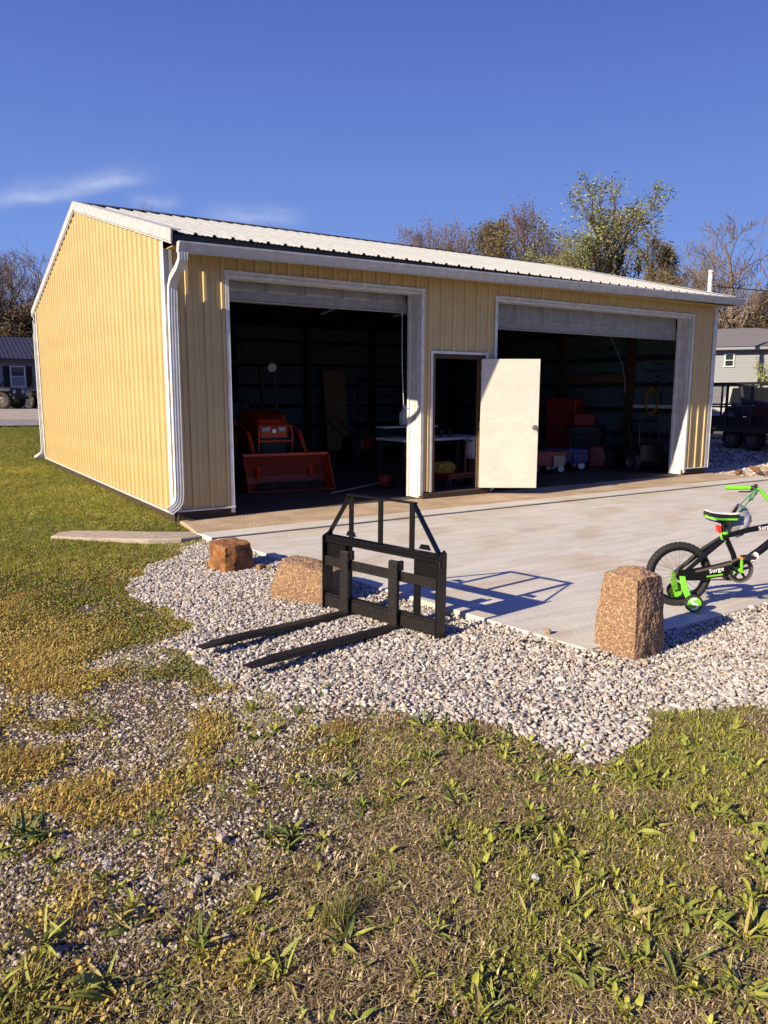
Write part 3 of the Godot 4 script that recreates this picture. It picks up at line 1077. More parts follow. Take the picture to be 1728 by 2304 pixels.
	# the walk door
	for x in [[3.96, 1.0], [5.035, -1.0]]:
		var dt := MB.new()
		dt.box(Vector3(x[0] + x[1] * 0.004, 1.14, 0.018), Vector3(0.04, 2.11, 0.02), Basis(), 0.003)
		put("door_trim", dt, M.white_trim, g)
		var df := MB.new()
		df.box(Vector3(x[0] + x[1] * 0.05, 1.13, -0.05), Vector3(0.05, 2.09, 0.14), Basis(), 0.004)
		df.box(Vector3(x[0] + x[1] * 0.085, 1.13, -0.085), Vector3(0.022, 2.09, 0.05), Basis(), 0.004)
		put("door_frame", df, M.jamb_wood, g)
	var dh := MB.new()
	dh.box(Vector3(4.497, 2.2, 0.02), Vector3(1.12, 0.04, 0.026), Basis(), 0.003)
	put("door_trim", dh, M.white_trim, g)
	var dl := MB.new()
	dl.box(Vector3(4.497, 2.145, -0.05), Vector3(0.98, 0.06, 0.138), Basis(), 0.004)
	put("door_frame", dl, M.old_wood, g)
	var leaf := MB.new()
	leaf.box(Vector3(0.457, 1.01, 0.0), Vector3(0.914, 2.02, 0.045), Basis(), 0.004)
	var lf := put("walk_door", leaf, M.door, g)
	lf.set_meta("label", "scuffed off-white walk door standing open")
	lf.position = Vector3(4.905, 0.1, 0.045)
	lf.rotation.y = -deg_to_rad(33.6)
	var kn := MB.new()
	kn.lathe([Vector2(0.0, 0.0), Vector2(0.04, 0.0), Vector2(0.04, 0.01), Vector2(0.018, 0.014), Vector2(0.016, 0.045), Vector2(0.034, 0.055), Vector2(0.04, 0.072), Vector2(0.03, 0.088), Vector2(0.0, 0.09)], Transform3D(Basis(Vector3.RIGHT, Vector3.BACK, Vector3.DOWN), Vector3(0.855, 0.96, 0.0225)), 16)
	put("door_knob", kn, M.steel, lf)
	for y in [0.25, 1.0, 1.8]:
		var hi := MB.new()
		hi.tube([Vector3(-0.006, y - 0.05, -0.02), Vector3(-0.006, y + 0.05, -0.02)], [0.007], 8)
		put("hinge", hi, M.steel, lf)
	# screws in rows along the girts
	var sm := MB.new()
	sm.lathe([Vector2(0.0075, 0.0), Vector2(0.006, 0.005), Vector2(0.0, 0.007)], Transform3D(), 6)
	var xs := []
	var cs := PackedColorArray()
	for y in [0.22, 0.72, 1.23, 1.77, 2.33, 2.95, 3.2]:
		for i in 42:
			var t := 0.072 + i * PERIOD
			if t < DEPTH - 0.1:
				xs.append(Transform3D(Basis(Vector3.BACK, Vector3.LEFT, Vector3.DOWN), Vector3(0.0, y, -DEPTH + t)))
		for i in 48:
			var t := 0.072 + i * PERIOD
			var solid: bool = t < 0.74 or (t > 3.82 and t < 5.18 and (y > 2.25 or t < 3.93 or t > 5.08)) or (t > 10.24 and t < WIDTH - 0.08) or y > 3.1
			if solid:
				xs.append(Transform3D(Basis(Vector3.RIGHT, Vector3.BACK, Vector3.DOWN), Vector3(t, y, 0.0)))
	cs.resize(xs.size())
	cs.fill(Color.WHITE)
	put_copies("screws", sm.mesh(M.screw), xs, cs, g)
	garage_inside(g)


func downspout(g: Node, p: Array) -> void:
	var w := 0.05
	var d := 0.036
	var mb := MB.new()
	# a fluted oblong tube: ring of points with grooves, swept along p
	var ring := []
	for i in 7:
		var t := -1.0 + 2.0 * i / 6.0
		ring.append(Vector2(t * w, d - (0.0035 if i % 2 else 0.0)))
	for i in range(1, 4):
		ring.append(Vector2(w - (0.0035 if i % 2 else 0.0), d - 2.0 * d * i / 4.0))
	for i in 7:
		var t := 1.0 - 2.0 * i / 6.0
		ring.append(Vector2(t * w, -d + (0.0035 if i % 2 else 0.0)))
	for i in range(1, 4):
		ring.append(Vector2(-w + (0.0035 if i % 2 else 0.0), -d + 2.0 * d * i / 4.0))
	var prev := []
	for i in p.size():
		var t: Vector3 = (p[mini(i + 1, p.size() - 1)] - p[maxi(i - 1, 0)]).normalized()
		var side := Vector3.RIGHT
		if absf(t.x) > 0.5:
			side = Vector3(0, 1, 0) if t.y > -0.5 else Vector3.RIGHT
		side = (Vector3.RIGHT - t * t.x)
		side = side.normalized() if side.length() > 0.2 else Vector3.UP
		var o := side.cross(t).normalized()
		if o.z < 0.0:
			o = -o
		var cur := []
		for q in ring:
			cur.append(p[i] + side * q.x + o * q.y)
		if i > 0:
			for k in ring.size():
				var k2 := (k + 1) % ring.size()
				mb.quad(prev[k], cur[k], cur[k2], prev[k2], (prev[k] + cur[k2]) * 0.5 - (p[i] + p[i - 1]) * 0.5)
		prev = cur
	put("downspout", mb, M.white_trim, g)


func overhead_door(g: Node, l: float, r: float, bottom: float, rope: bool) -> void:
	var w := r - l
	var cols := 5 if w < 4.0 else 8
	var sec := func(h: float) -> MB:
		var mb := MB.new()
		mb.box(Vector3(w * 0.5, h * 0.5, 0), Vector3(w, h - 0.006, 0.04), Basis(), 0.005)
		var cw := w / cols
		for k in cols:      # raised panels, bevelled
			var cx := (k + 0.5) * cw
			var a := Vector2(cw * 0.40, h * 0.30)
			var b := a - Vector2(0.026, 0.026)
			for s in 4:
				var q := [Vector2(-1, -1), Vector2(1, -1), Vector2(1, 1), Vector2(-1, 1)]
				var p0: Vector2 = q[s]
				var p1: Vector2 = q[(s + 1) % 4]
				mb.quad(Vector3(cx + p0.x * a.x, h * 0.5 + p0.y * a.y, 0.0205), Vector3(cx + p1.x * a.x, h * 0.5 + p1.y * a.y, 0.0205), Vector3(cx + p1.x * b.x, h * 0.5 + p1.y * b.y, 0.044), Vector3(cx + p0.x * b.x, h * 0.5 + p0.y * b.y, 0.044), Vector3(0, 0, 1))
			mb.quad(Vector3(cx - b.x, h * 0.5 - b.y, 0.044), Vector3(cx + b.x, h * 0.5 - b.y, 0.044), Vector3(cx + b.x, h * 0.5 + b.y, 0.044), Vector3(cx - b.x, h * 0.5 + b.y, 0.044), Vector3(0, 0, 1))
		return mb
	var low: MB = sec.call(0.53)
	low.box(Vector3(w * 0.5, -0.012, -0.004), Vector3(w, 0.03, 0.03), Basis(), 0.01)
	var d := put("overhead_door", low, M.section, g)
	d.position = Vector3(l, bottom, -0.35)
	d.rotation.x = deg_to_rad(-8.0 if rope else -4.0)
	for k in 4:
		var s: MB = sec.call(0.53)
		var o := put("door_section", s, M.section, d)
		o.position = Vector3(0, 0.56 + 0.02, -0.12 - k * 0.54)
		o.rotation.x = deg_to_rad(-90.0)
	for x in [0.03, w - 0.03]:
		var tr := MB.new()
		tr.bar(Vector3(x, 0.5, -0.10), Vector3(x, 0.56, -2.6), 0.05, 0.03)
		put("door_track", tr, M.galv, d)
	if rope:
		var rp := MB.new()
		var pts := []
		for i in 25:
			var t := i / 24.0
			var x := 2.83 - 0.08 * sin(minf(t * 1.15, 1.0) * PI * 0.55) - 0.02 * t
			pts.append(Vector3(x, 0.0 - 1.42 * t, 0.06 + 0.02 * sin(t * 3.0)))
		pts.append(Vector3(pts[24].x + 0.03, -1.46, 0.08))
		pts.append(Vector3(pts[24].x + 0.09, -1.46, 0.08))
		rp.tube(pts, [0.006], 6)
		put("pull_rope", rp, M.white_dull, d)


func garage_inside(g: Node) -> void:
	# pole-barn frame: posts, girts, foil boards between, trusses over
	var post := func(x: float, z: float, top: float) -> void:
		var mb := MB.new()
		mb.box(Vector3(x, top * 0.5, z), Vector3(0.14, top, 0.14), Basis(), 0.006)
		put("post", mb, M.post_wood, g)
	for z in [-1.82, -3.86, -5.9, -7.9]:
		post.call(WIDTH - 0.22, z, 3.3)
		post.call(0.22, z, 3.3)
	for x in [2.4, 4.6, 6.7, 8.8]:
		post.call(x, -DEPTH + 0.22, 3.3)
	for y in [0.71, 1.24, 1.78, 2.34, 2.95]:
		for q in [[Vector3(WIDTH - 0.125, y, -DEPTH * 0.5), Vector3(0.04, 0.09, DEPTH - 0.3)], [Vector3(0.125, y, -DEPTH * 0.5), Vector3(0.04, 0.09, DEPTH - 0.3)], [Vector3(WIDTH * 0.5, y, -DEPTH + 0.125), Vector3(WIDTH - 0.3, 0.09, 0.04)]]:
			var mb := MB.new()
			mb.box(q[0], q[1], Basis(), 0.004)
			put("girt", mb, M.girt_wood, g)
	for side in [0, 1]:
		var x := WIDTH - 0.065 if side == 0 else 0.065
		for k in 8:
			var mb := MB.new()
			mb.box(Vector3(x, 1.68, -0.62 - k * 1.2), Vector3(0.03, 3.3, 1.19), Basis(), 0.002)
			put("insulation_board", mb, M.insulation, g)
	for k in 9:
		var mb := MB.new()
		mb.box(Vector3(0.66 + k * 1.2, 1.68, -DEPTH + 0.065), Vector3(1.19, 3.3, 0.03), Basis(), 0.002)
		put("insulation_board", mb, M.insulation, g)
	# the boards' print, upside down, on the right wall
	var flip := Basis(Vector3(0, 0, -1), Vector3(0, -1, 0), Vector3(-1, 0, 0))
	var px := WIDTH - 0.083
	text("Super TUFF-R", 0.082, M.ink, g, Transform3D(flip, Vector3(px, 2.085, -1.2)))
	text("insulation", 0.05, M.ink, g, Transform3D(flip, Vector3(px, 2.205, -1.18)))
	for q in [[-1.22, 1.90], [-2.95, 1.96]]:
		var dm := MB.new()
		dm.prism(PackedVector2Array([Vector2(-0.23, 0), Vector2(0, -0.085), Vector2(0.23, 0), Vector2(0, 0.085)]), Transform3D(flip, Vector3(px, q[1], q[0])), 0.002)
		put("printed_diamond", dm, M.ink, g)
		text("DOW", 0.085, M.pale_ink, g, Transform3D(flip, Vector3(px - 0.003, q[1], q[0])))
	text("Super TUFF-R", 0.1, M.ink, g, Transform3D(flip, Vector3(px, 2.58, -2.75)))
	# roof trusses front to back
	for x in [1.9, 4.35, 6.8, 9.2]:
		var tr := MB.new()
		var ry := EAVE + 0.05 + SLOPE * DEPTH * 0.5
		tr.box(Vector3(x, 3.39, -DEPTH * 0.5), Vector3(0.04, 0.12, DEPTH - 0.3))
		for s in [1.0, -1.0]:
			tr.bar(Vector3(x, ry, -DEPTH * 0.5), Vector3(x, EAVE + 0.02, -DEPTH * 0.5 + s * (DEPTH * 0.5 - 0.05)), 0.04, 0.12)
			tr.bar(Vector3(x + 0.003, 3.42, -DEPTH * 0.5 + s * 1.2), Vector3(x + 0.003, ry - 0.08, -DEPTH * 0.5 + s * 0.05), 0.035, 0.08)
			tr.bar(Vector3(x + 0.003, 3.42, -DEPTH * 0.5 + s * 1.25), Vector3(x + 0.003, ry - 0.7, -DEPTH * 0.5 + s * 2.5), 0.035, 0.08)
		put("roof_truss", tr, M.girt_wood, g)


func disc(at: Vector3, axis: Vector3, r: float, w: float, mb: MB, segs := 20, round := 0.3) -> void:
	var y := axis.normalized()
	var x := y.cross(Vector3.UP)
	if x.length() < 0.1:
		x = y.cross(Vector3.RIGHT)
	x = x.normalized()
	var b := Basis(x, y, x.cross(y))
	var c := minf(w * 0.5, r) * round
	mb.lathe([Vector2(0, -w * 0.5), Vector2(r - c, -w * 0.5), Vector2(r, -w * 0.5 + c), Vector2(r, w * 0.5 - c), Vector2(r - c, w * 0.5), Vector2(0, w * 0.5)], Transform3D(b, at), segs)


func tyre(parent: Node, at: Vector3, axis: Vector3, r: float, w: float, rim: Material, hub := 0.55) -> void:
	var a := MB.new()
	var y := axis.normalized()
	var x := y.cross(Vector3.UP).normalized()
	var b := Basis(x, y, x.cross(y))
	a.lathe([Vector2(r * hub, -w * 0.4), Vector2(r * 0.8, -w * 0.5), Vector2(r * 0.95, -w * 0.46), Vector2(r, -w * 0.3), Vector2(r, w * 0.3), Vector2(r * 0.95, w * 0.46), Vector2(r * 0.8, w * 0.5), Vector2(r * hub, w * 0.4)], Transform3D(b, at), 24)
	for i in 18:      # lugs
		var t := TAU * i / 18.0
		var d := x * cos(t) + x.cross(y) * sin(t)
		a.box(at + d * r, Vector3(r * 0.07, w * 0.85, r * 0.13), Basis(d, y, d.cross(y)), 0.0)
	var wheel := put("wheel", a, M.rubber, parent)
	var h := MB.new()
	h.lathe([Vector2(0, -w * 0.30), Vector2(r * hub * 0.5, -w * 0.34), Vector2(r * hub * 0.8, -w * 0.22), Vector2(r * hub, -w * 0.4), Vector2(r * hub, w * 0.4), Vector2(r * hub * 0.8, w * 0.22), Vector2(r * hub * 0.5, w * 0.34), Vector2(0, w * 0.30)], Transform3D(b, at), 18)
	put("rim", h, rim, wheel)


func houses() -> void:
	# the grey bungalow past the lawn
	var a := thing("grey_bungalow", "dark grey bungalow with black ribbed metal roof and one white window, left of the garage", "house", Vector3(0, 0, -39.0))
	var wl := MB.new()
	for i in 24:
		var y := 0.62 + i * 0.12
		wl.prism(PackedVector2Array([Vector2(0, 0), Vector2(0.028, 0), Vector2(0.008, 0.12), Vector2(0, 0.12)]), Transform3D(Basis(Vector3.BACK, Vector3.UP, Vector3.LEFT), Vector3(-1.5, y, 0)), 21.0)
	wl.box(Vector3(-1.5, 2.0, -3.6), Vector3(20.95, 2.9, 7.15))
	put("wall", wl, M.siding_grey, a)
	var rf := MB.new()
	var rang := atan(1.45 / 3.9)
	ribbed(rf, Transform3D(Basis(Vector3.RIGHT, Vector3(0, sin(rang), -cos(rang)), Vector3(0, cos(rang), sin(rang))), Vector3(0, 3.46, 0.45)), -12.4, 9.4, 0.0, func(_t: float) -> float: return 4.2, 0.0, 0.03)
	rf.quad(Vector3(-12.4, 4.97, -3.5), Vector3(9.4, 4.97, -3.5), Vector3(9.4, 3.46, -7.5), Vector3(-12.4, 3.46, -7.5), Vector3(0, 1, -1))
	var rfo := put("roof", rf, M.roof_black, a)
	var fc := MB.new()
	fc.box(Vector3(-1.5, 3.37, 0.40), Vector3(21.8, 0.16, 0.04))
	fc.box(Vector3(-1.5, 3.31, 0.2), Vector3(21.8, 0.02, 0.36))
	for s in [-12.0, 9.0]:
		fc.prism(PackedVector2Array([Vector2(0.0, 3.4), Vector2(-3.6, 4.85), Vector2(-7.1, 3.4)]), Transform3D(Basis(Vector3.BACK, Vector3.UP, Vector3.LEFT), Vector3(s, 0, 0)), 0.05)
	put("fascia", fc, M.roof_black, rfo)
	for wx in [3.22, -3.6, -8.2]:
		var fr := MB.new()
		for q in [[0, 0.56, 0.8, 0.07], [0, -0.56, 0.8, 0.07], [0, 0.0, 0.68, 0.05]]:
			fr.box(Vector3(wx + q[0], 2.47 + q[1], 0.03), Vector3(q[2], q[3], 0.07), Basis(), 0.008)
		for s in [-1.0, 1.0]:
			fr.box(Vector3(wx + s * 0.37, 2.47, 0.032), Vector3(0.07, 1.05, 0.072), Basis(), 0.008)
		var w := put("window", fr, M.white_trim, a)
		for s in [-1.0, 1.0]:
			var pn := MB.new()
			pn.box(Vector3(wx, 2.47 + s * 0.27, 0.012 + s * 0.008), Vector3(0.68, 0.5, 0.01))
			put("pane", pn, M.glass, w)
		for s in [-1.0, 1.0]:
			var sh := MB.new()
			sh.box(Vector3(wx + s * 0.60, 2.47, 0.04), Vector3(0.33, 1.2, 0.03), Basis(), 0.01)
			for k in 16:
				sh.box(Vector3(wx + s * 0.60, 1.95 + k * 0.07, 0.06), Vector3(0.27, 0.04, 0.012), Basis(Vector3.RIGHT, 0.5))
			put("shutter", sh, M.shutter, a)
	var fd := MB.new()
	fd.box(Vector3(-1.5, 0.68, 0.0), Vector3(20.9, 0.35, 0.03))
	put("skirting", fd, M.white_dull, a)
	# the white house beyond the trailer
	var bx := Vector3(0.53, 0, 0.848)
	var b := thing("white_house", "white lap-sided house with grey hip roof and one small window, right of the garage", "house", Vector3(25.4, 0, -9.72))
	b.basis = Basis(bx, Vector3.UP, bx.cross(Vector3.UP))
	var wb := MB.new()
	for i in 27:
		var y := 0.75 + i * 0.1
		wb.prism(PackedVector2Array([Vector2(0, 0), Vector2(0.022, 0), Vector2(0.008, 0.1), Vector2(0, 0.1)]), Transform3D(Basis(Vector3.BACK, Vector3.UP, Vector3.LEFT), Vector3(-2.0, y, 0)), 13.4)
	wb.box(Vector3(-2.0, 2.0, -4.0), Vector3(13.35, 2.95, 7.95))
	put("wall", wb, M.siding_white, b)
	var rb := MB.new()
	var A := Vector3(-9.2, 3.46, 0.45)
	var B := Vector3(5.2, 3.46, 0.45)
	var C2 := Vector3(5.2, 3.46, -8.4)
	var D := Vector3(-9.2, 3.46, -8.4)
	var R0 := Vector3(-5.6, 4.5, -4.0)
	var R1 := Vector3(1.6, 4.5, -4.0)
	rb.quad(A, B, R1, R0, Vector3(0, 1, 1))
	rb.flat(B, C2, R1, Vector3(1, 1, 0))
	rb.quad(C2, D, R0, R1, Vector3(0, 1, -1))
	rb.flat(D, A, R0, Vector3(-1, 1, 0))
	var rbo := put("roof", rb, M.roof_grey, b)
	var eb := MB.new()
	eb.box(Vector3(-2.0, 3.40, -3.97), Vector3(14.3, 0.14, 8.75), Basis(), 0.02)
	put("eaves", eb, M.siding_white, rbo)
	for q in [[0.62, 2.94, 0.33, 0.5], [3.3, 2.6, 0.5, 0.6], [-4.0, 2.6, 0.8, 1.0]]:
		var fr := MB.new()
		for s in [-1.0, 1.0]:
			fr.box(Vector3(q[0], q[1] + s * q[3] * 0.5, 0.035), Vector3(q[2] + 0.08, 0.05, 0.06), Basis(), 0.006)
			fr.box(Vector3(q[0] + s * q[2] * 0.5, q[1], 0.036), Vector3(0.05, q[3], 0.06), Basis(), 0.006)
		fr.box(Vector3(q[0], q[1], 0.034), Vector3(q[2], 0.03, 0.05))
		var w := put("window", fr, M.white_trim, b)
		var pn := MB.new()
		pn.box(Vector3(q[0], q[1], 0.024), Vector3(q[2], q[3], 0.01))
		put("pane", pn, M.glass, w)
	# the pale pole behind the garage roof
	var po := MB.new()
	po.tube([Vector3(21.9, 0.3, -7.7), Vector3(21.92, 5.85, -7.7)], [0.085, 0.08], 10)
	po.tube([Vector3(21.92, 5.85, -7.7), Vector3(21.92, 5.93, -7.7)], [0.1], 10)
	tag(put("pale_post", po, M.white_trim), "plain pale post rising behind the right end of the garage roof", "post")
	# a thin cable between the trees and the white house
	var ca := MB.new()
	var pts := []
	for i in 13:
		var t := i / 12.0
		pts.append(Vector3(22.0, 5.4, -7.7).lerp(Vector3(40.0, 5.2, 6.0), t) - Vector3(0, 2.2 * t * (1.0 - t), 0))
	ca.tube(pts, [0.02], 5)
	tag(put("overhead_cable", ca, M.black), "thin black overhead cable sagging right from the pale post", "cable")


class Grow:
	var wood := MB.new()
	var twigs := MB.new()
	var tips := []
	var rng := RandomNumberGenerator.new()
	var kids := [7, 6, 5, 4]
	var spread := 0.75
	var up := 0.25
	var ratio := 0.62
	var twig_r := 0.011
	func branch(p: Vector3, d: Vector3, l: float, r: float, lv: int) -> void:
		var last: bool = lv >= kids.size()
		var n := 2 if last else (5 if lv == 0 else 3)
		var pts := [p]
		var rad := [r]
		var q := p
		var dd := d
		for i in n:
			dd = (dd + Vector3(rng.randf_range(-1, 1), rng.randf_range(-1, 1), rng.randf_range(-1, 1)) * (0.10 if lv == 0 else 0.22) + Vector3.UP * up * 0.25).normalized()
			q += dd * l / n
			pts.append(q)
			rad.append(lerpf(r, r * (0.35 if not last else 0.4), float(i + 1) / n))
		(twigs if lv >= 3 else wood).tube(pts, rad, 3 if lv >= 3 else (4 if lv == 2 else 7), false)
		if lv >= kids.size() - 1:
			tips.append(q)
			if last:
				tips.append((p + q) * 0.5)
				return
		var cnt: int = kids[lv]
		for k in cnt:
			var t := lerpf(0.22 if lv == 0 else 0.25, 1.0, (k + rng.randf()) / cnt)
			var f := t * n
			var i0 := mini(int(f), n - 1)
			var at: Vector3 = pts[i0].lerp(pts[i0 + 1], f - i0)
			var ax := dd.cross(Vector3(rng.randf_range(-1, 1), rng.randf_range(-1, 1), rng.randf_range(-1, 1))).normalized()
			var nd := dd.rotated(ax, spread * rng.randf_range(0.55, 1.25) * (1.15 - 0.4 * t))
			nd = (nd + Vector3.UP * up).normalized()
			branch(at, nd, l * ratio * rng.randf_range(0.7, 1.15) * (1.25 - 0.5 * t), maxf(r * lerpf(0.5, 0.3, t), twig_r), lv + 1)
		return


func tree_model(called: String, label: String, group: String, seed_: int, h: float, kids: Array, spread_: float, up: float, ratio: float, bark: Color, leaf_cols: Array, per_tip: int, leaf: float, trunk_share := 0.62) -> Node3D:
	var gr := Grow.new()
	gr.rng.seed = seed_
	gr.kids = kids
	gr.spread = spread_
	gr.up = up
	gr.ratio = ratio
	gr.wood.col = bark
	gr.twigs.col = bark.lerp(Color(0.20, 0.15, 0.12), 0.5)
	gr.branch(Vector3(0, -0.3, 0), Vector3.UP, h * trunk_share, h * 0.021, 0)
	var top := 0.0
	var mid := Vector3.ZERO
	for p in gr.tips:
		top = maxf(top, p.y)
		mid += p / gr.tips.size()
	var o := thing(called, label, "tree", Vector3.ZERO, 0.0, group)
	put("trunk", gr.wood, M.bark, o)
	put("crown_twigs", gr.twigs, M.bark, o)
	if per_tip:
		var mb := MB.new()
		var r := gr.rng
		for p in gr.tips:
			mb.col = leaf_cols[r.randi() % leaf_cols.size()]
			mb.col = mb.col * r.randf_range(0.8, 1.2)
			for k in per_tip:
				var c: Vector3 = p + Vector3(r.randfn(), r.randfn(), r.randfn()) * leaf * 1.6
				var u := Vector3(r.randfn(), r.randfn(), r.randfn()).normalized()
				var w := u.cross(Vector3(r.randfn(), r.randfn(), r.randfn())).normalized()
				var s := leaf * r.randf_range(0.5, 1.1)
				mb.quad(c - u * s, c + w * s * 0.45, c + u * s, c - w * s * 0.45, u.cross(w))
		put("foliage", mb, M.leaf, o)
	o.set_meta("top", top)
	o.set_meta("mid", mid)
	return o


func trees() -> void:
	var protos := {}
	var bark := Color(0.13, 0.10, 0.08)
	var grey := Color(0.17, 0.145, 0.125)
	protos.red = [31, 15.0, [10, 6, 6, 5], 0.72, 0.26, 0.66, bark, [Color(0.15, 0.075, 0.05), Color(0.13, 0.085, 0.05), Color(0.17, 0.10, 0.06)], 3, 0.05, 0.40]
	protos.green = [42, 16.0, [10, 6, 5, 4], 0.58, 0.26, 0.58, bark, [Color(0.23, 0.26, 0.085), Color(0.17, 0.20, 0.07), Color(0.27, 0.26, 0.09), Color(0.13, 0.155, 0.06)], 4, 0.085, 0.55]
	protos.olive = [53, 12.0, [8, 7, 6, 4], 0.6, 0.34, 0.56, bark, [Color(0.14, 0.12, 0.04), Color(0.17, 0.12, 0.05), Color(0.10, 0.10, 0.03)], 4, 0.075, 0.52]
	protos.bare = [64, 11.0, [8, 6, 5, 5], 0.85, 0.12, 0.66, grey, [], 0, 0.1, 0.40]
	protos.brush = [75, 6.0, [9, 7, 5, 3], 0.85, 0.18, 0.62, Color(0.12, 0.075, 0.045), [Color(0.13, 0.08, 0.045), Color(0.11, 0.075, 0.04), Color(0.11, 0.09, 0.04)], 3, 0.06, 0.45]
	var list := [
		["red", "maple_tree", "leftmost reddish budding tree standing behind the garage roof's middle", Vector3(33.2, 0.5, -38.8), 15.0, 1.15, 0.3, ""],
		["olive", "tree", "olive-green young-leaved tree between two reddish budding trees", Vector3(36.9, 0.5, -38.4), 15.4, 1.0, 1.0, ""],
		["red", "maple_tree", "taller round reddish-brown budding tree left of the big green tree", Vector3(40.0, 0.5, -35.6), 15.7, 1.2, 2.2, ""],
		["green", "tree", "short thin green tree against the left foot of the tallest green tree", Vector3(37.0, 0.5, -28.9), 12.2, 1.1, 0.8, ""],
		["green", "tree", "tallest green spring-leaved tree behind the right half of the garage roof", Vector3(40.9, 0.5, -29.0), 16.0, 1.5, 2.9, ""],
		["olive", "tree", "dull olive bushy tree just right of the tallest green tree", Vector3(40.6, 0.5, -23.2), 11.2, 1.2, 4.0, ""],
		["olive", "tree", "low dense olive tree beneath the tallest green tree", Vector3(44.0, 0.5, -27.0), 9.2, 1.5, 5.0, ""],
		["bare", "bare_tree", "greyish bare tree between the olive tree and the pale post", Vector3(37.9, 0.5, -19.8), 9.6, 1.1, 0.6, ""],
		["bare", "bare_tree", "large spreading bare grey tree right of the pale post", Vector3(35.3, 0.4, -14.7), 10.6, 1.15, 3.6, ""],
		["bare", "bare_tree", "bare dark tree at the right picture edge behind the white house", Vector3(36.0, 0.4, -11.5), 9.0, 1.1, 5.2, ""],
		["brush", "brushwood", "brown thicket of twigs filling the gap below the bare grey tree", Vector3(34.6, 0.4, -16.5), 6.6, 1.5, 0.2, ""],
		["brush", "brushwood", "brown thicket right of the pale post above the white house roof", Vector3(36.0, 0.4, -14.0), 6.8, 1.5, 1.4, ""],
		["brush", "brushwood", "brown thicket at the right picture edge above the white house roof", Vector3(35.6, 0.4, -11.0), 7.2, 1.6, 2.4, ""],
		["olive", "tree", "olive bushy tree at the right picture edge behind the brown thickets", Vector3(38.2, 0.4, -12.0), 8.8, 1.3, 3.1, ""],
		["brush", "brushwood", "brown thicket behind the pale post's foot", Vector3(38.0, 0.4, -19.0), 6.0, 1.5, 3.3, ""],
		["bare", "bare_tree", "leaning bare tree at the left picture edge above the grey bungalow", Vector3(4.6, 0.7, -66.0), 13.4, 1.1, 1.1, ""],
		["bare", "bare_tree", "tallest bare tree touching the garage's back eave", Vector3(9.4, 0.7, -70.0), 15.2, 1.0, 2.0, ""],
		["bare", "bare_tree", "slender bare tree midway along the bungalow's roof", Vector3(7.2, 0.7, -71.0), 14.0, 0.9, 4.0, ""],
		["red", "maple_tree", "reddish budding tree at the left picture edge behind the bungalow", Vector3(3.8, 0.7, -63.0), 13.2, 0.9, 4.4, ""],
		["brush", "brushwood", "leftmost brown thicket behind the bungalow roof", Vector3(4.6, 0.7, -59.0), 8.6, 1.3, 0.5, ""],
		["brush", "brushwood", "brown thicket in the middle behind the bungalow roof", Vector3(7.2, 0.7, -60.0), 8.8, 1.3, 1.9, ""],
		["brush", "brushwood", "brown thicket behind the bungalow roof beside the garage wall", Vector3(9.8, 0.7, -60.0), 8.4, 1.3, 3.0, ""],
		["red", "maple_tree", "treetop peeping over the ridge near the garage's left gable", Vector3(16.7, 0.6, -58.0), 16.8, 0.8, 2.8, ""],
		["red", "maple_tree", "treetop peeping over the roof ridge, left one of a close pair", Vector3(29.6, 0.6, -63.8), 18.3, 0.8, 5.5, ""],
		["red", "maple_tree", "treetop peeping over the roof ridge, right one of a close pair", Vector3(32.2, 0.6, -62.5), 18.1, 0.75, 0.9, ""],
	]
	var made := {}
	for q in list:
		var o: Node3D
		var p: Array = protos[q[0]]
		if not made.has(q[0]):
			o = tree_model(q[1], q[2], "trees behind the garage", p[0], p[1], p[2], p[3], p[4], p[5], p[6], p[7], p[8], p[9], p[10])
			made[q[0]] = o
		else:
			o = made[q[0]].duplicate()
			o.remove_meta("top")
			o.remove_meta("mid")
			o.name = numbered(q[1])
			add_child(o)
			tag(o, q[2], "tree", "trees behind the garage")
		var k: float = q[4] / made[q[0]].get_meta("top")
		o.rotation.y = q[6]
		o.scale = Vector3(k * q[5], k, k * q[5])
		var c: Vector3 = o.basis * made[q[0]].get_meta("mid")
		o.position = q[3] - Vector3(c.x, 0, c.z)
	for k in made:
		made[k].remove_meta("top")
		made[k].remove_meta("mid")
	# sapling before the white house
	var sp := tree_model("sapling", "thin yellow-green sapling in front of the white house", "", 88, 2.2, [6, 4, 3, 2], 0.45, 0.4, 0.45, Color(0.16, 0.14, 0.08), [Color(0.22, 0.22, 0.08), Color(0.16, 0.19, 0.06)], 2, 0.06, 0.85)
	sp.remove_meta("top")
	sp.remove_meta("mid")
	sp.position = Vector3(19.6, 0.3, -4.1)


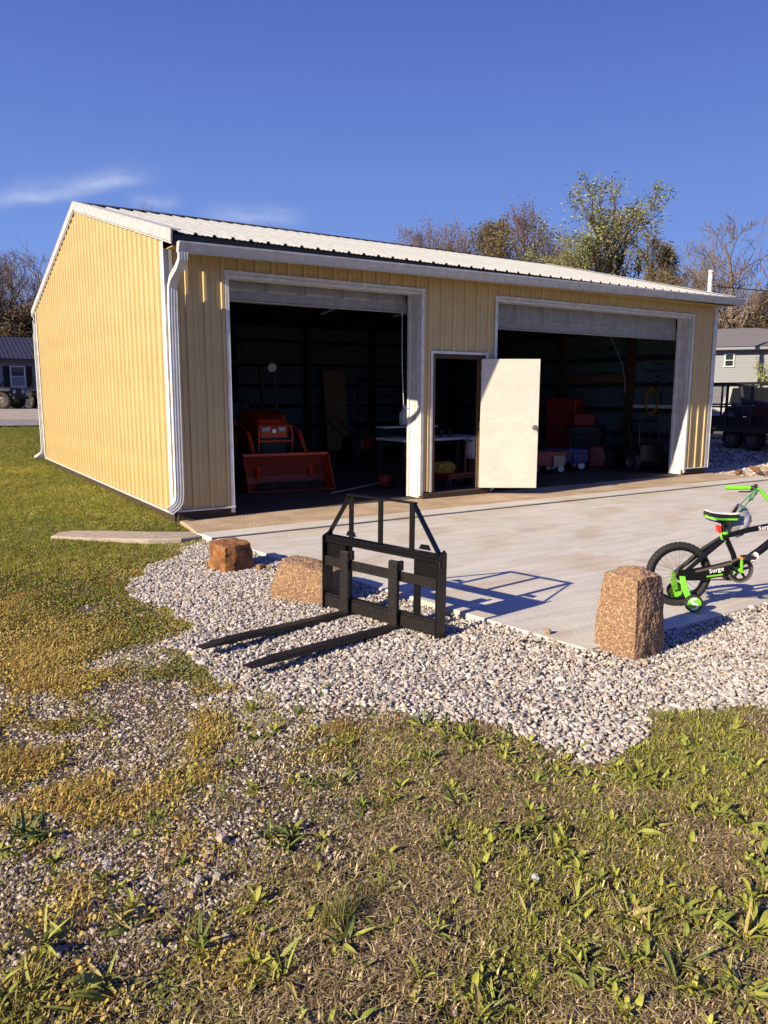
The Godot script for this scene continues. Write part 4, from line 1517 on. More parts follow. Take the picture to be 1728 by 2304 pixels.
func fork_frame() -> void:
	var d := Vector3(0.25, 0, 0.968).normalized()
	var o := thing("pallet_fork_frame", "black worn steel pallet fork attachment standing on the gravel", "pallet fork", Vector3(-0.01, -0.055, 4.80))
	o.basis = Basis(d, Vector3.UP, d.cross(Vector3.UP)) * Basis(Vector3.RIGHT, deg_to_rad(-0.8))
	for s in [-1.0, 1.0]:
		var sp := MB.new()
		var prof := PackedVector2Array([Vector2(-0.055, 0.0), Vector2(0.05, 0.0), Vector2(0.05, 0.575), Vector2(-0.03, 0.61), Vector2(-0.055, 0.585)])
		sp.prism(prof, Transform3D(Basis(Vector3.BACK, Vector3.UP, Vector3.LEFT), Vector3(s * 0.555, 0, 0)), 0.014, 0.003)
		put("side_plate", sp, M.black_paint, o)
	var low := MB.new()
	low.box(Vector3(0, 0.07, 0.026), Vector3(1.095, 0.085, 0.02), Basis(), 0.004)
	low.box(Vector3(0, 0.121, 0.0), Vector3(1.095, 0.014, 0.06), Basis(), 0.003)
	low.box(Vector3(0, 0.03, -0.02), Vector3(1.095, 0.016, 0.09), Basis(), 0.003)
	put("lower_bar", low, M.black_worn, o)
	var mid := MB.new()
	mid.box(Vector3(0, 0.385, 0.028), Vector3(1.095, 0.072, 0.02), Basis(), 0.004)
	put("fork_bar", mid, M.black_worn, o)
	var top := MB.new()
	top.box(Vector3(0, 0.565, -0.005), Vector3(1.098, 0.03, 0.07), Basis(), 0.005)
	top.box(Vector3(0, 0.538, 0.026), Vector3(1.096, 0.025, 0.01), Basis(), 0.003)
	put("top_rail", top, M.black_paint, o)
	for s in [-1.0, 1.0]:
		var gu := MB.new()
		gu.prism(PackedVector2Array([Vector2(s * 0.546, 0.345), Vector2(s * 0.546, 0.547), Vector2(s * 0.33, 0.547), Vector2(s * 0.36, 0.40), Vector2(s * 0.36, 0.345)]), Transform3D(Basis(), Vector3(0, 0, 0.008)), 0.012, 0.002)
		put("gusset_plate", gu, M.black_paint, o)
		var rl := MB.new()
		rl.box(Vector3(s * 0.335, 0.27, -0.02), Vector3(0.062, 0.5, 0.014), Basis(), 0.003)
		put("rear_strut", rl, M.black_paint, o)
		var hk := MB.new()
		hk.prism(PackedVector2Array([Vector2(-0.05, 0), Vector2(0.055, 0), Vector2(0.035, 0.035), Vector2(-0.03, 0.035)]), Transform3D(Basis(), Vector3(s * 0.36, 0.582, -0.06)), 0.012, 0.002)
		put("hook_plate", hk, M.black_paint, o)
		var br := MB.new()
		br.bar(Vector3(s * 0.535, 0.585, 0.0), Vector3(s * 0.305, 0.905, 0.0), 0.045, 0.012, Vector3(s * 0.8, 0.57, 0), 0.002)
		put("head_brace", br, M.black_paint, o)
	for x in [-0.295, 0.0, 0.295]:
		var ps := MB.new()
		ps.box(Vector3(x, 0.742, 0.0), Vector3(0.044, 0.32, 0.012), Basis(), 0.002)
		put("head_post", ps, M.black_paint, o)
	var hb := MB.new()
	hb.box(Vector3(0, 0.907, 0.0), Vector3(0.65, 0.012, 0.042), Basis(), 0.002)
	put("head_bar", hb, M.black_paint, o)
	for x in [-0.30, 0.185]:
		var fk := MB.new()
		var w := 0.086
		fk.prism(PackedVector2Array([Vector2(0.042, 0.0), Vector2(0.07, 0.0), Vector2(1.32, 0.052), Vector2(1.335, 0.06), Vector2(1.10, 0.072), Vector2(0.085, 0.032), Vector2(0.074, 0.04), Vector2(0.074, 0.485), Vector2(0.066, 0.495), Vector2(0.042, 0.495)]), Transform3D(Basis(Vector3.BACK, Vector3.UP, Vector3.LEFT), Vector3(x, 0.0, 0.0)), w, 0.004)
		var f := put("fork", fk, M.fork_steel, o)
		var cl := MB.new()
		cl.box(Vector3(x, 0.445, 0.03), Vector3(w * 0.9, 0.035, 0.07), Basis(), 0.004)
		cl.box(Vector3(x + 0.035, 0.46, 0.03), Vector3(0.03, 0.07, 0.045), Basis(), 0.005)
		put("fork_hook", cl, M.black_worn, f)
	var dcl := MB.new()
	var fx := Transform3D(Basis(Vector3(0, 0, -1), Vector3.UP, Vector3(1, 0, 0)), Vector3(0.5645, 0.515, -0.005))
	dcl.ring(fx, 0.038, 0.0022, 28, 6, 0.4)
	put("decal_ring", dcl, M.chain_guard, o)
	text("4", 0.036, M.tan_wood, o, fx * Transform3D(Basis(), Vector3(0, -0.008, 0.001)))
	text("SX", 0.018, M.tan_wood, o, fx * Transform3D(Basis(), Vector3(0, 0.02, 0.001)))


func stones() -> void:
	var a := MB.new()
	a.rock(Vector3.ZERO, Vector3(0.35, 0.31, 0.36), Basis(), 3, 26, 0.66, 0.16, 0.006, 0.9, 0.12, 30.0)
	var o := put("sandstone_boulder", a, M.sandstone)
	o.position = Vector3(-0.29, 0.06, 2.62)
	o.rotation = Vector3(0.05, deg_to_rad(9.0), 0.04)
	tag(o, "orange-brown sandstone boulder on the gravel by the slab's corner", "boulder")
	var b := MB.new()
	b.rock(Vector3.ZERO, Vector3(0.58, 0.34, 0.33), Basis(), 8, 72, 0.70, 0.10, 0.012, 1.1, 0.15, 85.0)
	var p := put("conglomerate_block", b, M.aggregate)
	p.position = Vector3(-0.15, 0.08, 3.97)
	p.rotation = Vector3(0.0, deg_to_rad(-56.0), -0.13)
	tag(p, "brown pebbly concrete block lying behind the fork frame's left post", "boulder")
	var c := MB.new()
	c.rock(Vector3.ZERO, Vector3(0.38, 0.58, 0.36), Basis(), 15, 90, 0.60, 0.08, 0.009, 1.3, 0.24, 100.0)
	var q := put("stone_bollard", c, M.aggregate)
	q.position = Vector3(1.0, 0.215, 6.20)
	q.rotation.y = deg_to_rad(4.0)
	tag(q, "upright tapered pebbly concrete bollard at the slab's near corner", "bollard")
	var rs := MB.new()
	rs.rock(Vector3.ZERO, Vector3(0.55, 0.5, 0.5), Basis(), 22, 22, 0.6, 0.15, 0.008, 1.0, 0.1, 25.0)
	var r := put("sandstone_boulder", rs, M.sandstone)
	r.position = Vector3(14.15, 0.30, 1.05)
	tag(r, "tan boulder cut by the right picture edge beyond the garage corner", "boulder")
	var rng := RandomNumberGenerator.new()
	rng.seed = 5
	for s in [
		[Vector3(-0.09, -0.02, 2.86), 0.085, Color(0.30, 0.18, 0.09), "small brown stone at the foot of the orange sandstone boulder", "stone"],
		[Vector3(-0.02, -0.03, 2.90), 0.06, Color(0.34, 0.24, 0.15), "tan stone chip right of the small brown stone by the boulder", "stone"],
		[Vector3(-0.43, -0.02, 2.42), 0.06, Color(0.30, 0.19, 0.10), "lone brown pebble in the gravel left of the sandstone boulder", "stone"],
		[Vector3(0.705, 0.018, 5.765), 0.05, Color(0.42, 0.33, 0.22), "lone tan stone lying on the slab's edge", "stone"],
		[Vector3(-1.95, -0.045, 6.75), 0.037, Color(0.50, 0.46, 0.40), "largest pale round stone in the gravelly dirt, lower left", "stone"],
		[Vector3(-2.04, -0.05, 6.95), 0.030, Color(0.45, 0.40, 0.33), "cream stone in the row of pale stones, lower left", "stone"],
		[Vector3(-2.14, -0.05, 6.99), 0.033, Color(0.44, 0.32, 0.24), "pinkish stone in the row of pale stones, lower left", "stone"],
		[Vector3(-2.10, -0.05, 6.93), 0.030, Color(0.48, 0.45, 0.42), "whitish stone between the cream and the pinkish stones, lower left", "stone"],
		[Vector3(-1.13, -0.045, 7.55), 0.028, Color(0.66, 0.66, 0.70), "small white chip in the turf below the gravel", "stone"],
		[Vector3(-2.02, -0.05, 7.30), 0.025, Color(0.52, 0.48, 0.43), "pale stone beside the lower-left weeds", "stone"],
		[Vector3(-2.12, -0.05, 7.24), 0.025, Color(0.44, 0.40, 0.37), "grey stone half buried among the lower-left weeds", "stone"],
		[Vector3(-0.32, -0.05, 6.78), 0.027, Color(0.50, 0.40, 0.27), "yellowish stone at the gravel's lower edge", "stone"],
		[Vector3(-0.98, -0.05, 6.76), 0.025, Color(0.48, 0.44, 0.40), "pale stone in the turf below the gravel's left lobe", "stone"],
	]:
		var m := MB.new()
		m.col = s[2]
		m.rock(Vector3.ZERO, Vector3(1.0, 0.7, 0.8) * s[1], Basis.from_euler(Vector3(0.1, rng.randf() * TAU, 0.1)), rng.randi() % 999, 8, 0.45, 0.3, 0.0, 1.4)
		var n := put("stone", m, M.stone)
		n.position = s[0]
		tag(n, s[3], s[4])
	# rubble at the right end of the apron
	for br in [[11.42, 0.03, 0.42, 0.3, "broken brick nearest the garage's right corner trim"], [11.75, 0.05, 0.62, 1.2, "broken brick on edge in the middle of the rubble heap"], [12.1, 0.06, 0.35, 2.0, "broken brick at the top of the rubble heap"], [12.45, 0.06, 0.7, 2.9, "broken brick at the right end of the rubble heap"], [11.6, 0.02, 0.95, 0.8, "broken brick lying lowest, against the slab's far right edge"]]:
		var m := MB.new()
		m.box(Vector3.ZERO, Vector3(0.2, 0.07, 0.1), Basis(), 0.014)
		var n := put("broken_brick", m, M.brick)
		n.position = Vector3(br[0], br[1], br[2])
		n.rotation = Vector3(0.25, br[3], 0.2)
		tag(n, br[4], "brick", "bricks in the rubble heap")


func bicycle() -> void:
	var f := Vector3(0.83, 0, 0.556).normalized()
	var o := thing("kids_bicycle", "black and lime-green child's bicycle with training wheels on the slab", "bicycle", Vector3(2.03, 0.003, 5.80))
	o.basis = Basis(f, Vector3.UP, f.cross(Vector3.UP))
	var R := 0.245
	var wheel := func(at: Vector3, turn: float) -> void:
		var xf := Transform3D(Basis(Vector3.UP, turn), at)
		var ty := MB.new()
		ty.ring(xf, R - 0.026, 0.0255, 48, 12)
		for i in 44:
			for s in [-1.0, 0.0, 1.0]:
				var a: float = TAU * (i + 0.5 * absf(s)) / 44.0
				var dd := Vector3(cos(a), sin(a), 0)
				ty.box(xf * (dd * (R - 0.002 - 0.006 * absf(s)) + Vector3(0, 0, s * 0.0165)), Vector3(0.008, 0.015, 0.011), xf.basis * Basis(dd, Vector3(-dd.y, dd.x, 0), Vector3.BACK))
		var w := put("wheel", ty, M.rubber, o)
		var rm := MB.new()
		rm.lathe([Vector2(R - 0.062, -0.012), Vector2(R - 0.044, -0.0155), Vector2(R - 0.044, 0.0155), Vector2(R - 0.062, 0.012), Vector2(R - 0.062, -0.012)], xf * Transform3D(Basis(Vector3.RIGHT, Vector3.BACK, Vector3.DOWN), Vector3.ZERO), 40)
		put("rim", rm, M.glossy_black, w)
		var sp := MB.new()
		for i in 28:
			var a := TAU * i / 28.0
			var b := a + (0.5 if (i >> 1) % 2 else -0.5)
			var s := 1.0 if i % 2 else -1.0
			sp.tube([xf * Vector3(cos(b) * 0.018, sin(b) * 0.018, s * 0.028), xf * Vector3(cos(a) * (R - 0.06), sin(a) * (R - 0.06), 0)], [0.0011], 4, false)
		put("spokes", sp, M.chain_guard, w)
		var hb := MB.new()
		hb.tube([xf * Vector3(0, 0, -0.05), xf * Vector3(0, 0, 0.05)], [0.016], 12)
		put("hub", hb, M.steel, w)
	wheel.call(Vector3(0, R, 0), 0.0)
	wheel.call(Vector3(0.93, R, -0.03), deg_to_rad(62.0))
	# frame
	var bb := Vector3(0.435, 0.29, 0)
	var fr := MB.new()
	fr.tube([bb, Vector3(0.40, 0.40, 0), Vector3(0.335, 0.53, 0), Vector3(0.315, 0.575, 0)], [0.021, 0.02, 0.02, 0.02], 12)
	fr.tube([Vector3(0.325, 0.535, 0), Vector3(0.50, 0.585, 0), Vector3(0.70, 0.625, 0), Vector3(0.80, 0.645, 0)], [0.019, 0.021, 0.023, 0.024], 12)
	fr.tube([bb + Vector3(0.0, 0.02, 0), Vector3(0.60, 0.43, 0), Vector3(0.80, 0.61, 0)], [0.025, 0.029, 0.027], 12)
	fr.tube([Vector3(0.79, 0.70, 0), Vector3(0.83, 0.56, 0)], [0.027], 14)
	fr.tube([bb - Vector3(0, 0, 0.04), bb + Vector3(0, 0, 0.04)], [0.028], 14)
	put("frame", fr, M.glossy_black, o)
	for s in [-1.0, 1.0]:
		var st := MB.new()
		st.tube([Vector3(0.335, 0.535, s * 0.022), Vector3(0.19, 0.42, s * 0.045), Vector3(0.0, R, s * 0.055)], [0.013, 0.015, 0.012], 8, true, 1.4)
		put("seat_stay", st, M.glossy_black, o)
		var cs := MB.new()
		cs.tube([bb + Vector3(-0.02, 0, s * 0.03), Vector3(0.2, 0.27, s * 0.045), Vector3(0.0, R, s * 0.055)], [0.011], 8)
		put("chain_stay", cs, M.glossy_black, o)
	var sq := MB.new()
	sq.tube([Vector3(0.316, 0.575, 0), Vector3(0.30, 0.66, 0)], [0.0125], 10)
	put("seat_post", sq, M.black, o)
	var qc := MB.new()
	qc.ring(Transform3D(Basis(Vector3.RIGHT, Vector3.BACK, Vector3.DOWN), Vector3(0.322, 0.56, 0)), 0.022, 0.008, 18, 8, 1.6)
	qc.tube([Vector3(0.30, 0.565, 0.018), Vector3(0.285, 0.555, 0.03), Vector3(0.292, 0.52, 0.034), Vector3(0.325, 0.50, 0.03)], [0.007, 0.008, 0.008, 0.006], 8, true, 0.7)
	put("seat_clamp", qc, M.green, o)
	# saddle: rounded wedge, wide behind
	var sh := func(y0: float, y1: float, k: float, z_in: float) -> MB:
		var mb := MB.new()
		var n := 12
		var pr := []
		for i in n + 1:
			var t := float(i) / n
			var x := lerpf(0.165, 0.425, t)
			var w := k * lerpf(0.085, 0.024, ss(0.05, 0.72, t)) * sqrt(clampf(1.0 - pow(2.0 * t - 1.0, 10.0), 0.04, 1.0))
			var lift := 0.035 * pow(1.0 - t, 2.0) + 0.012 * t * t
			var cur := []
			for j in 9:
				var a := PI * j / 8.0
				cur.append(Vector3(x, lerpf(y0, y1, pow(sin(a), 0.55)) + lift, -cos(a) * w * z_in))
			if i > 0:
				for j in 8:
					mb.quad(pr[j], cur[j], cur[j + 1], pr[j + 1], (pr[j] + cur[j + 1]) * 0.5 - Vector3(x, y0 - 0.02, 0))
			if i == 0 or i == n:
				for j in 7:
					mb.flat(cur[0], cur[j + 1], cur[j + 2] if j < 7 else cur[8], Vector3(-1 if i == 0 else 1, 0, 0))
			pr = cur
		return mb
	var sb: MB = sh.call(0.655, 0.70, 1.0, 1.0)
	var sd := put("saddle", sb, M.black, o)
	var sg: MB = sh.call(0.652, 0.682, 1.0, 1.03)
	put("saddle_green_panel", sg, M.green, sd)
	var sw: MB = sh.call(0.69, 0.7045, 0.62, 1.0)
	put("saddle_white_panel", sw, M.bike_white, sd)
	var rl := MB.new()
	for s in [-1.0, 1.0]:
		rl.tube([Vector3(0.19, 0.665, s * 0.035), Vector3(0.25, 0.648, s * 0.022), Vector3(0.38, 0.655, s * 0.014)], [0.004], 6)
	rl.box(Vector3(0.295, 0.65, 0), Vector3(0.05, 0.03, 0.045), Basis(), 0.006)
	put("saddle_rail", rl, M.black, sd)
	var rf := MB.new()
	rf.box(Vector3(0.272, 0.592, 0.0), Vector3(0.016, 0.05, 0.055), Basis(Vector3.BACK, 0.15), 0.006)
	rf.box(Vector3(0.282, 0.592, 0.0), Vector3(0.012, 0.056, 0.062), Basis(Vector3.BACK, 0.15), 0.004)
	put("rear_reflector", rf, M.reflector, o)
	# steering, turned well to the left
	var st := Node3D.new()
	st.name = "steering"
	var sx := Vector3(0.765, 0.66, 0)
	var tb := Basis(Vector3.UP, deg_to_rad(62.0))
	var T := func(v: Vector3) -> Vector3: return sx + tb * v
	for s in [-1.0, 1.0]:
		var fk := MB.new()
		fk.tube([T.call(Vector3(0.02, -0.10, s * 0.045)), T.call(Vector3(0.06, -0.24, s * 0.05)), T.call(Vector3(0.10, -0.41, s * 0.052))], [0.017, 0.016, 0.012], 10)
		put("fork_leg", fk, M.glossy_black, o)
	var crown := MB.new()
	crown.box(T.call(Vector3(0.015, -0.09, 0)), Vector3(0.05, 0.035, 0.13), tb, 0.01)
	put("fork_crown", crown, M.glossy_black, o)
	var stem := MB.new()
	stem.tube([T.call(Vector3(-0.005, 0.03, 0)), T.call(Vector3(-0.012, 0.075, 0))], [0.018], 12)
	stem.box(T.call(Vector3(0.01, 0.085, 0)), Vector3(0.07, 0.045, 0.05), tb, 0.01)
	put("stem", stem, M.black, o)
	var hb := MB.new()
	for s in [-1.0, 1.0]:
		hb.tube([T.call(Vector3(0.03, 0.085, 0)), T.call(Vector3(0.03, 0.083, s * 0.05)), T.call(Vector3(0.025, 0.10, s * 0.085)), T.call(Vector3(0.01, 0.165, s * 0.14)), T.call(Vector3(-0.005, 0.215, s * 0.18)), T.call(Vector3(-0.02, 0.23, s * 0.215)), T.call(Vector3(-0.03, 0.23, s * 0.30))], [0.0135], 12)
	put("handlebar", hb, M.green, o)
	for s in [-1.0, 1.0]:
		var gp := MB.new()
		gp.tube([T.call(Vector3(-0.03, 0.23, s * 0.28)), T.call(Vector3(-0.05, 0.226, s * 0.41))], [0.0165], 12)
		gp.tube([T.call(Vector3(-0.05, 0.226, s * 0.41)), T.call(Vector3(-0.051, 0.226, s * 0.417))], [0.019], 12)
		put("grip", gp, M.green, o)
		var lv := MB.new()
		lv.tube([T.call(Vector3(-0.028, 0.222, s * 0.235)), T.call(Vector3(0.02, 0.195, s * 0.25)), T.call(Vector3(0.025, 0.19, s * 0.33))], [0.008, 0.006, 0.005], 8)
		lv.tube([T.call(Vector3(-0.03, 0.23, s * 0.225)), T.call(Vector3(-0.03, 0.23, s * 0.245))], [0.019], 12)
		put("brake_lever", lv, M.black, o)
	var pad := MB.new()
	var pb := tb * Basis(Vector3.BACK, deg_to_rad(-14.0))
	pad.box(T.call(Vector3(0.055, 0.16, 0)), Vector3(0.022, 0.15, 0.20), pb, 0.01)
	var pd := put("number_plate", pad, M.glossy_black, o)
	var pg := MB.new()
	for s in [-1.0, 1.0]:
		pg.box(T.call(Vector3(0.055, 0.16, 0) + Basis(Vector3.BACK, deg_to_rad(-14.0)) * Vector3(s * 0.0115, 0.05, 0)), Vector3(0.004, 0.035, 0.19), pb, 0.001)
	put("plate_green_band", pg, M.green, pd)
	text("Surge", 0.04, M.bike_white, pd, Transform3D(pb * Basis(Vector3.UP, -PI * 0.5), T.call(Vector3(0.055, 0.16, 0) + Basis(Vector3.BACK, deg_to_rad(-14.0)) * Vector3(-0.0135, 0.012, 0))))
	# drive: guard, chainring, cranks, pedals
	var zg := 0.062
	var gd := MB.new()
	gd.prism(PackedVector2Array([Vector2(-0.045, 0.245), Vector2(-0.03, 0.285), Vector2(0.08, 0.30), Vector2(0.25, 0.335), Vector2(0.36, 0.365), Vector2(0.375, 0.30), Vector2(0.34, 0.245), Vector2(0.20, 0.225), Vector2(0.0, 0.205), Vector2(-0.035, 0.22)]), Transform3D(Basis(), Vector3(0, 0, zg)), 0.014, 0.004)
	var go := put("chain_guard", gd, M.glossy_black, o)
	var gs := MB.new()
	gs.prism(PackedVector2Array([Vector2(0.10, 0.288), Vector2(0.26, 0.328), Vector2(0.362, 0.358), Vector2(0.366, 0.335), Vector2(0.20, 0.295), Vector2(0.10, 0.272)]), Transform3D(Basis(), Vector3(0, 0, zg)), 0.018, 0.003)
	put("guard_band", gs, M.chain_guard, go)
	text("Surge", 0.029, M.bike_white, go, Transform3D(Basis(Vector3.BACK, 0.21), Vector3(0.255, 0.292, zg + 0.009)))
	var gl := MB.new()
	gl.box(Vector3(0.245, 0.25, zg + 0.006), Vector3(0.12, 0.012, 0.006), Basis(Vector3.BACK, 0.14), 0.001)
	put("guard_stripe", gl, M.green, go)
	text("Surge", 0.028, M.bike_white, o, Transform3D(Basis(Vector3.BACK, 0.2), Vector3(0.615, 0.61, 0.0235)))
	var em := MB.new()
	em.prism(PackedVector2Array([Vector2(-0.035, -0.026), Vector2(0.02, -0.028), Vector2(0.04, 0.0), Vector2(0.03, 0.026), Vector2(-0.03, 0.024)]), Transform3D(Basis(Vector3.BACK, 0.72), Vector3(0.545, 0.385, 0.0275)), 0.004)
	put("frame_emblem", em, M.bike_white, o)
	text("S", 0.045, M.ink, o, Transform3D(Basis(Vector3.BACK, 0.72), Vector3(0.545, 0.385, 0.0305)))
	var cr := MB.new()
	var cx := Transform3D(Basis(), bb + Vector3(0, 0, 0.052))
	cr.ring(cx, 0.075, 0.009, 36, 6, 0.4)
	for i in 5:
		var a := TAU * i / 5.0 + 0.3
		cr.bar(cx * Vector3(cos(a) * 0.015, sin(a) * 0.015, 0), cx * Vector3(cos(a) * 0.072, sin(a) * 0.072, 0), 0.02, 0.005, Vector3.BACK)
	put("chainring", cr, M.black, o)
	var gr2 := MB.new()
	gr2.lathe([Vector2(0.082, -0.002), Vector2(0.097, -0.002), Vector2(0.097, 0.002), Vector2(0.082, 0.002)], cx * Transform3D(Basis(Vector3.RIGHT, Vector3.BACK, Vector3.DOWN), Vector3(0, 0, 0.008)), 32)
	put("guard_ring", gr2, M.chain_guard, o)
	for s in [-1.0, 1.0]:
		var ck := MB.new()
		var e := bb + Vector3(-0.012 * s, 0.115 * s, s * 0.095)
		ck.tube([bb + Vector3(0, 0, s * 0.07), bb + Vector3(-0.002 * s, 0.01 * s, s * 0.085), e], [0.013, 0.011, 0.010], 10)
		ck.tube([bb + Vector3(0, 0, s * 0.055), bb + Vector3(0, 0, s * 0.088)], [0.016], 12)
		put("crank", ck, M.green, o)
		var pe := MB.new()
		pe.box(e + Vector3(0.012, 0.004, s * 0.06), Vector3(0.085, 0.028, 0.08), Basis(Vector3.BACK, 0.1), 0.008)
		var po := put("pedal", pe, M.black, o)
		var pr := MB.new()
		pr.box(e + Vector3(-0.033, 0.0, s * 0.06), Vector3(0.006, 0.018, 0.06), Basis(Vector3.BACK, 0.1), 0.002)
		put("pedal_reflector", pr, M.amber, po)
	var ch := MB.new()
	ch.tube([Vector3(0.02, R - 0.035, 0.05), bb + Vector3(0.0, -0.075, 0.05)], [0.005], 6)
	put("chain", ch, M.black, o)
	# training wheels
	for s in [-1.0, 1.0]:
		var z0: float = s * 0.085
		var z1: float = s * 0.175
		var bk := MB.new()
		bk.prism(PackedVector2Array([Vector2(-0.022, 0.262), Vector2(0.02, 0.262), Vector2(0.03, 0.19), Vector2(0.062, 0.095), Vector2(0.02, 0.085), Vector2(-0.012, 0.17)]), Transform3D(Basis(Vector3.RIGHT, Vector3(0, 1, -s * 0.35).normalized(), Vector3(0, s * 0.35, 1).normalized()), Vector3(0, 0, z0 + s * 0.085)), 0.008, 0.002)
		put("training_wheel_bracket", bk, M.green, o)
		var wl := MB.new()
		disc(Vector3(0.055, 0.068, z1 + s * 0.01), Vector3.BACK, 0.065, 0.036, wl, 28, 0.35)
		var two := put("training_wheel", wl, M.rubber, o)
		var fc := MB.new()
		disc(Vector3(0.055, 0.068, z1 + s * 0.01), Vector3.BACK, 0.051, 0.042, fc, 28, 0.1)
		put("wheel_face", fc, M.green, two)
		text("S", 0.085, M.bike_white, two, Transform3D(Basis(Vector3.BACK, 0.25) if s > 0.0 else Basis(Vector3.UP, PI), Vector3(0.055, 0.068, z1 + s * 0.0325)))
	# the helmet that hangs from the handlebar
	var hang: Vector3 = o.transform * (T.call(Vector3(-0.03, 0.215, -0.215)) as Vector3)
	var hc: Vector3 = o.transform * Vector3(0.44, 0.635, -0.15)
	var h := thing("bicycle_helmet", "white and grey child's helmet hanging from the bicycle's handlebar", "helmet", hc)
	h.basis = o.basis * Basis(Vector3(0, 0, 1), deg_to_rad(-118.0)) * Basis(Vector3.RIGHT, 0.25) * Basis().scaled(Vector3.ONE * 1.15)
	var shell := MB.new()
	var dome := func(k: float, y0: float) -> Array:
		var pr := []
		for i in 11:
			var a := lerpf(y0, PI * 0.5, i / 10.0)
			pr.append(Vector2(maxf(cos(a), 0.0) * 0.098 * k, sin(a) * 0.115 * k))
		return pr
	var elong := Transform3D(Basis(Vector3(1.18, 0, 0), Vector3(0, 1, 0), Vector3(0, 0, 0.95)), Vector3.ZERO)
	shell.lathe(dome.call(1.0, -0.12), elong, 28)
	var so := put("shell", shell, M.helmet, h)
	var inn := MB.new()
	inn.lathe(dome.call(0.84, -0.10), elong, 24)
	inn.lathe([Vector2(0.081, -0.012), Vector2(0.098, -0.013)], elong, 28)
	put("lining", inn, M.black, so)
	var lowb := MB.new()
	lowb.lathe([Vector2(0.0985, -0.02), Vector2(0.1005, 0.0), Vector2(0.0985, 0.028), Vector2(0.0945, 0.045)], elong, 28)
	put("grey_band", lowb, M.grey_helmet, so)
	for k in 6:
		var vn := MB.new()
		var a := -0.9 + 0.36 * k
		var vd := Vector3(cos(a) * 0.55 * (1.0 if k % 2 else -1.0), 0.75, sin(a) * 0.8).normalized()
		vn.prism(PackedVector2Array([Vector2(-0.028, -0.004), Vector2(0.03, 0.0), Vector2(0.002, 0.012)]), Transform3D(Basis(Quaternion(Vector3.BACK, vd)), Vector3(vd.x * 0.116, vd.y * 0.1155, vd.z * 0.0935)), 0.008)
		put("vent", vn, M.black, so)
	var inv := h.transform.affine_inverse()
	var sp2 := MB.new()
	for s in [-1.0, 1.0]:
		sp2.tube([inv * hang + inv.basis * Vector3(0, 0.018, 0), inv * (hang + o.basis * Vector3(0.018 * s, -0.02, 0.0)), Vector3(-0.05, -0.01, s * 0.085)], [0.010], 6, true, 0.3)
	sp2.tube([inv * (hang + Vector3(0, 0.02, 0)), inv * (hang + o.basis * Vector3(-0.03, -0.02, 0.02)), inv * (hang + o.basis * Vector3(-0.055, -0.075, 0.03)), inv * (hang + o.basis * Vector3(-0.03, -0.07, 0.035)), inv * (hang + o.basis * Vector3(0.0, 0.015, 0.02))], [0.012], 6, true, 0.35)
	put("chin_strap", sp2, M.green_strap, h)
	var bu := MB.new()
	bu.box(inv * (hang + Vector3(0, 0.03, 0)), Vector3(0.03, 0.02, 0.025), Basis(), 0.005)
	put("buckle", bu, M.black, h)
	st.free()


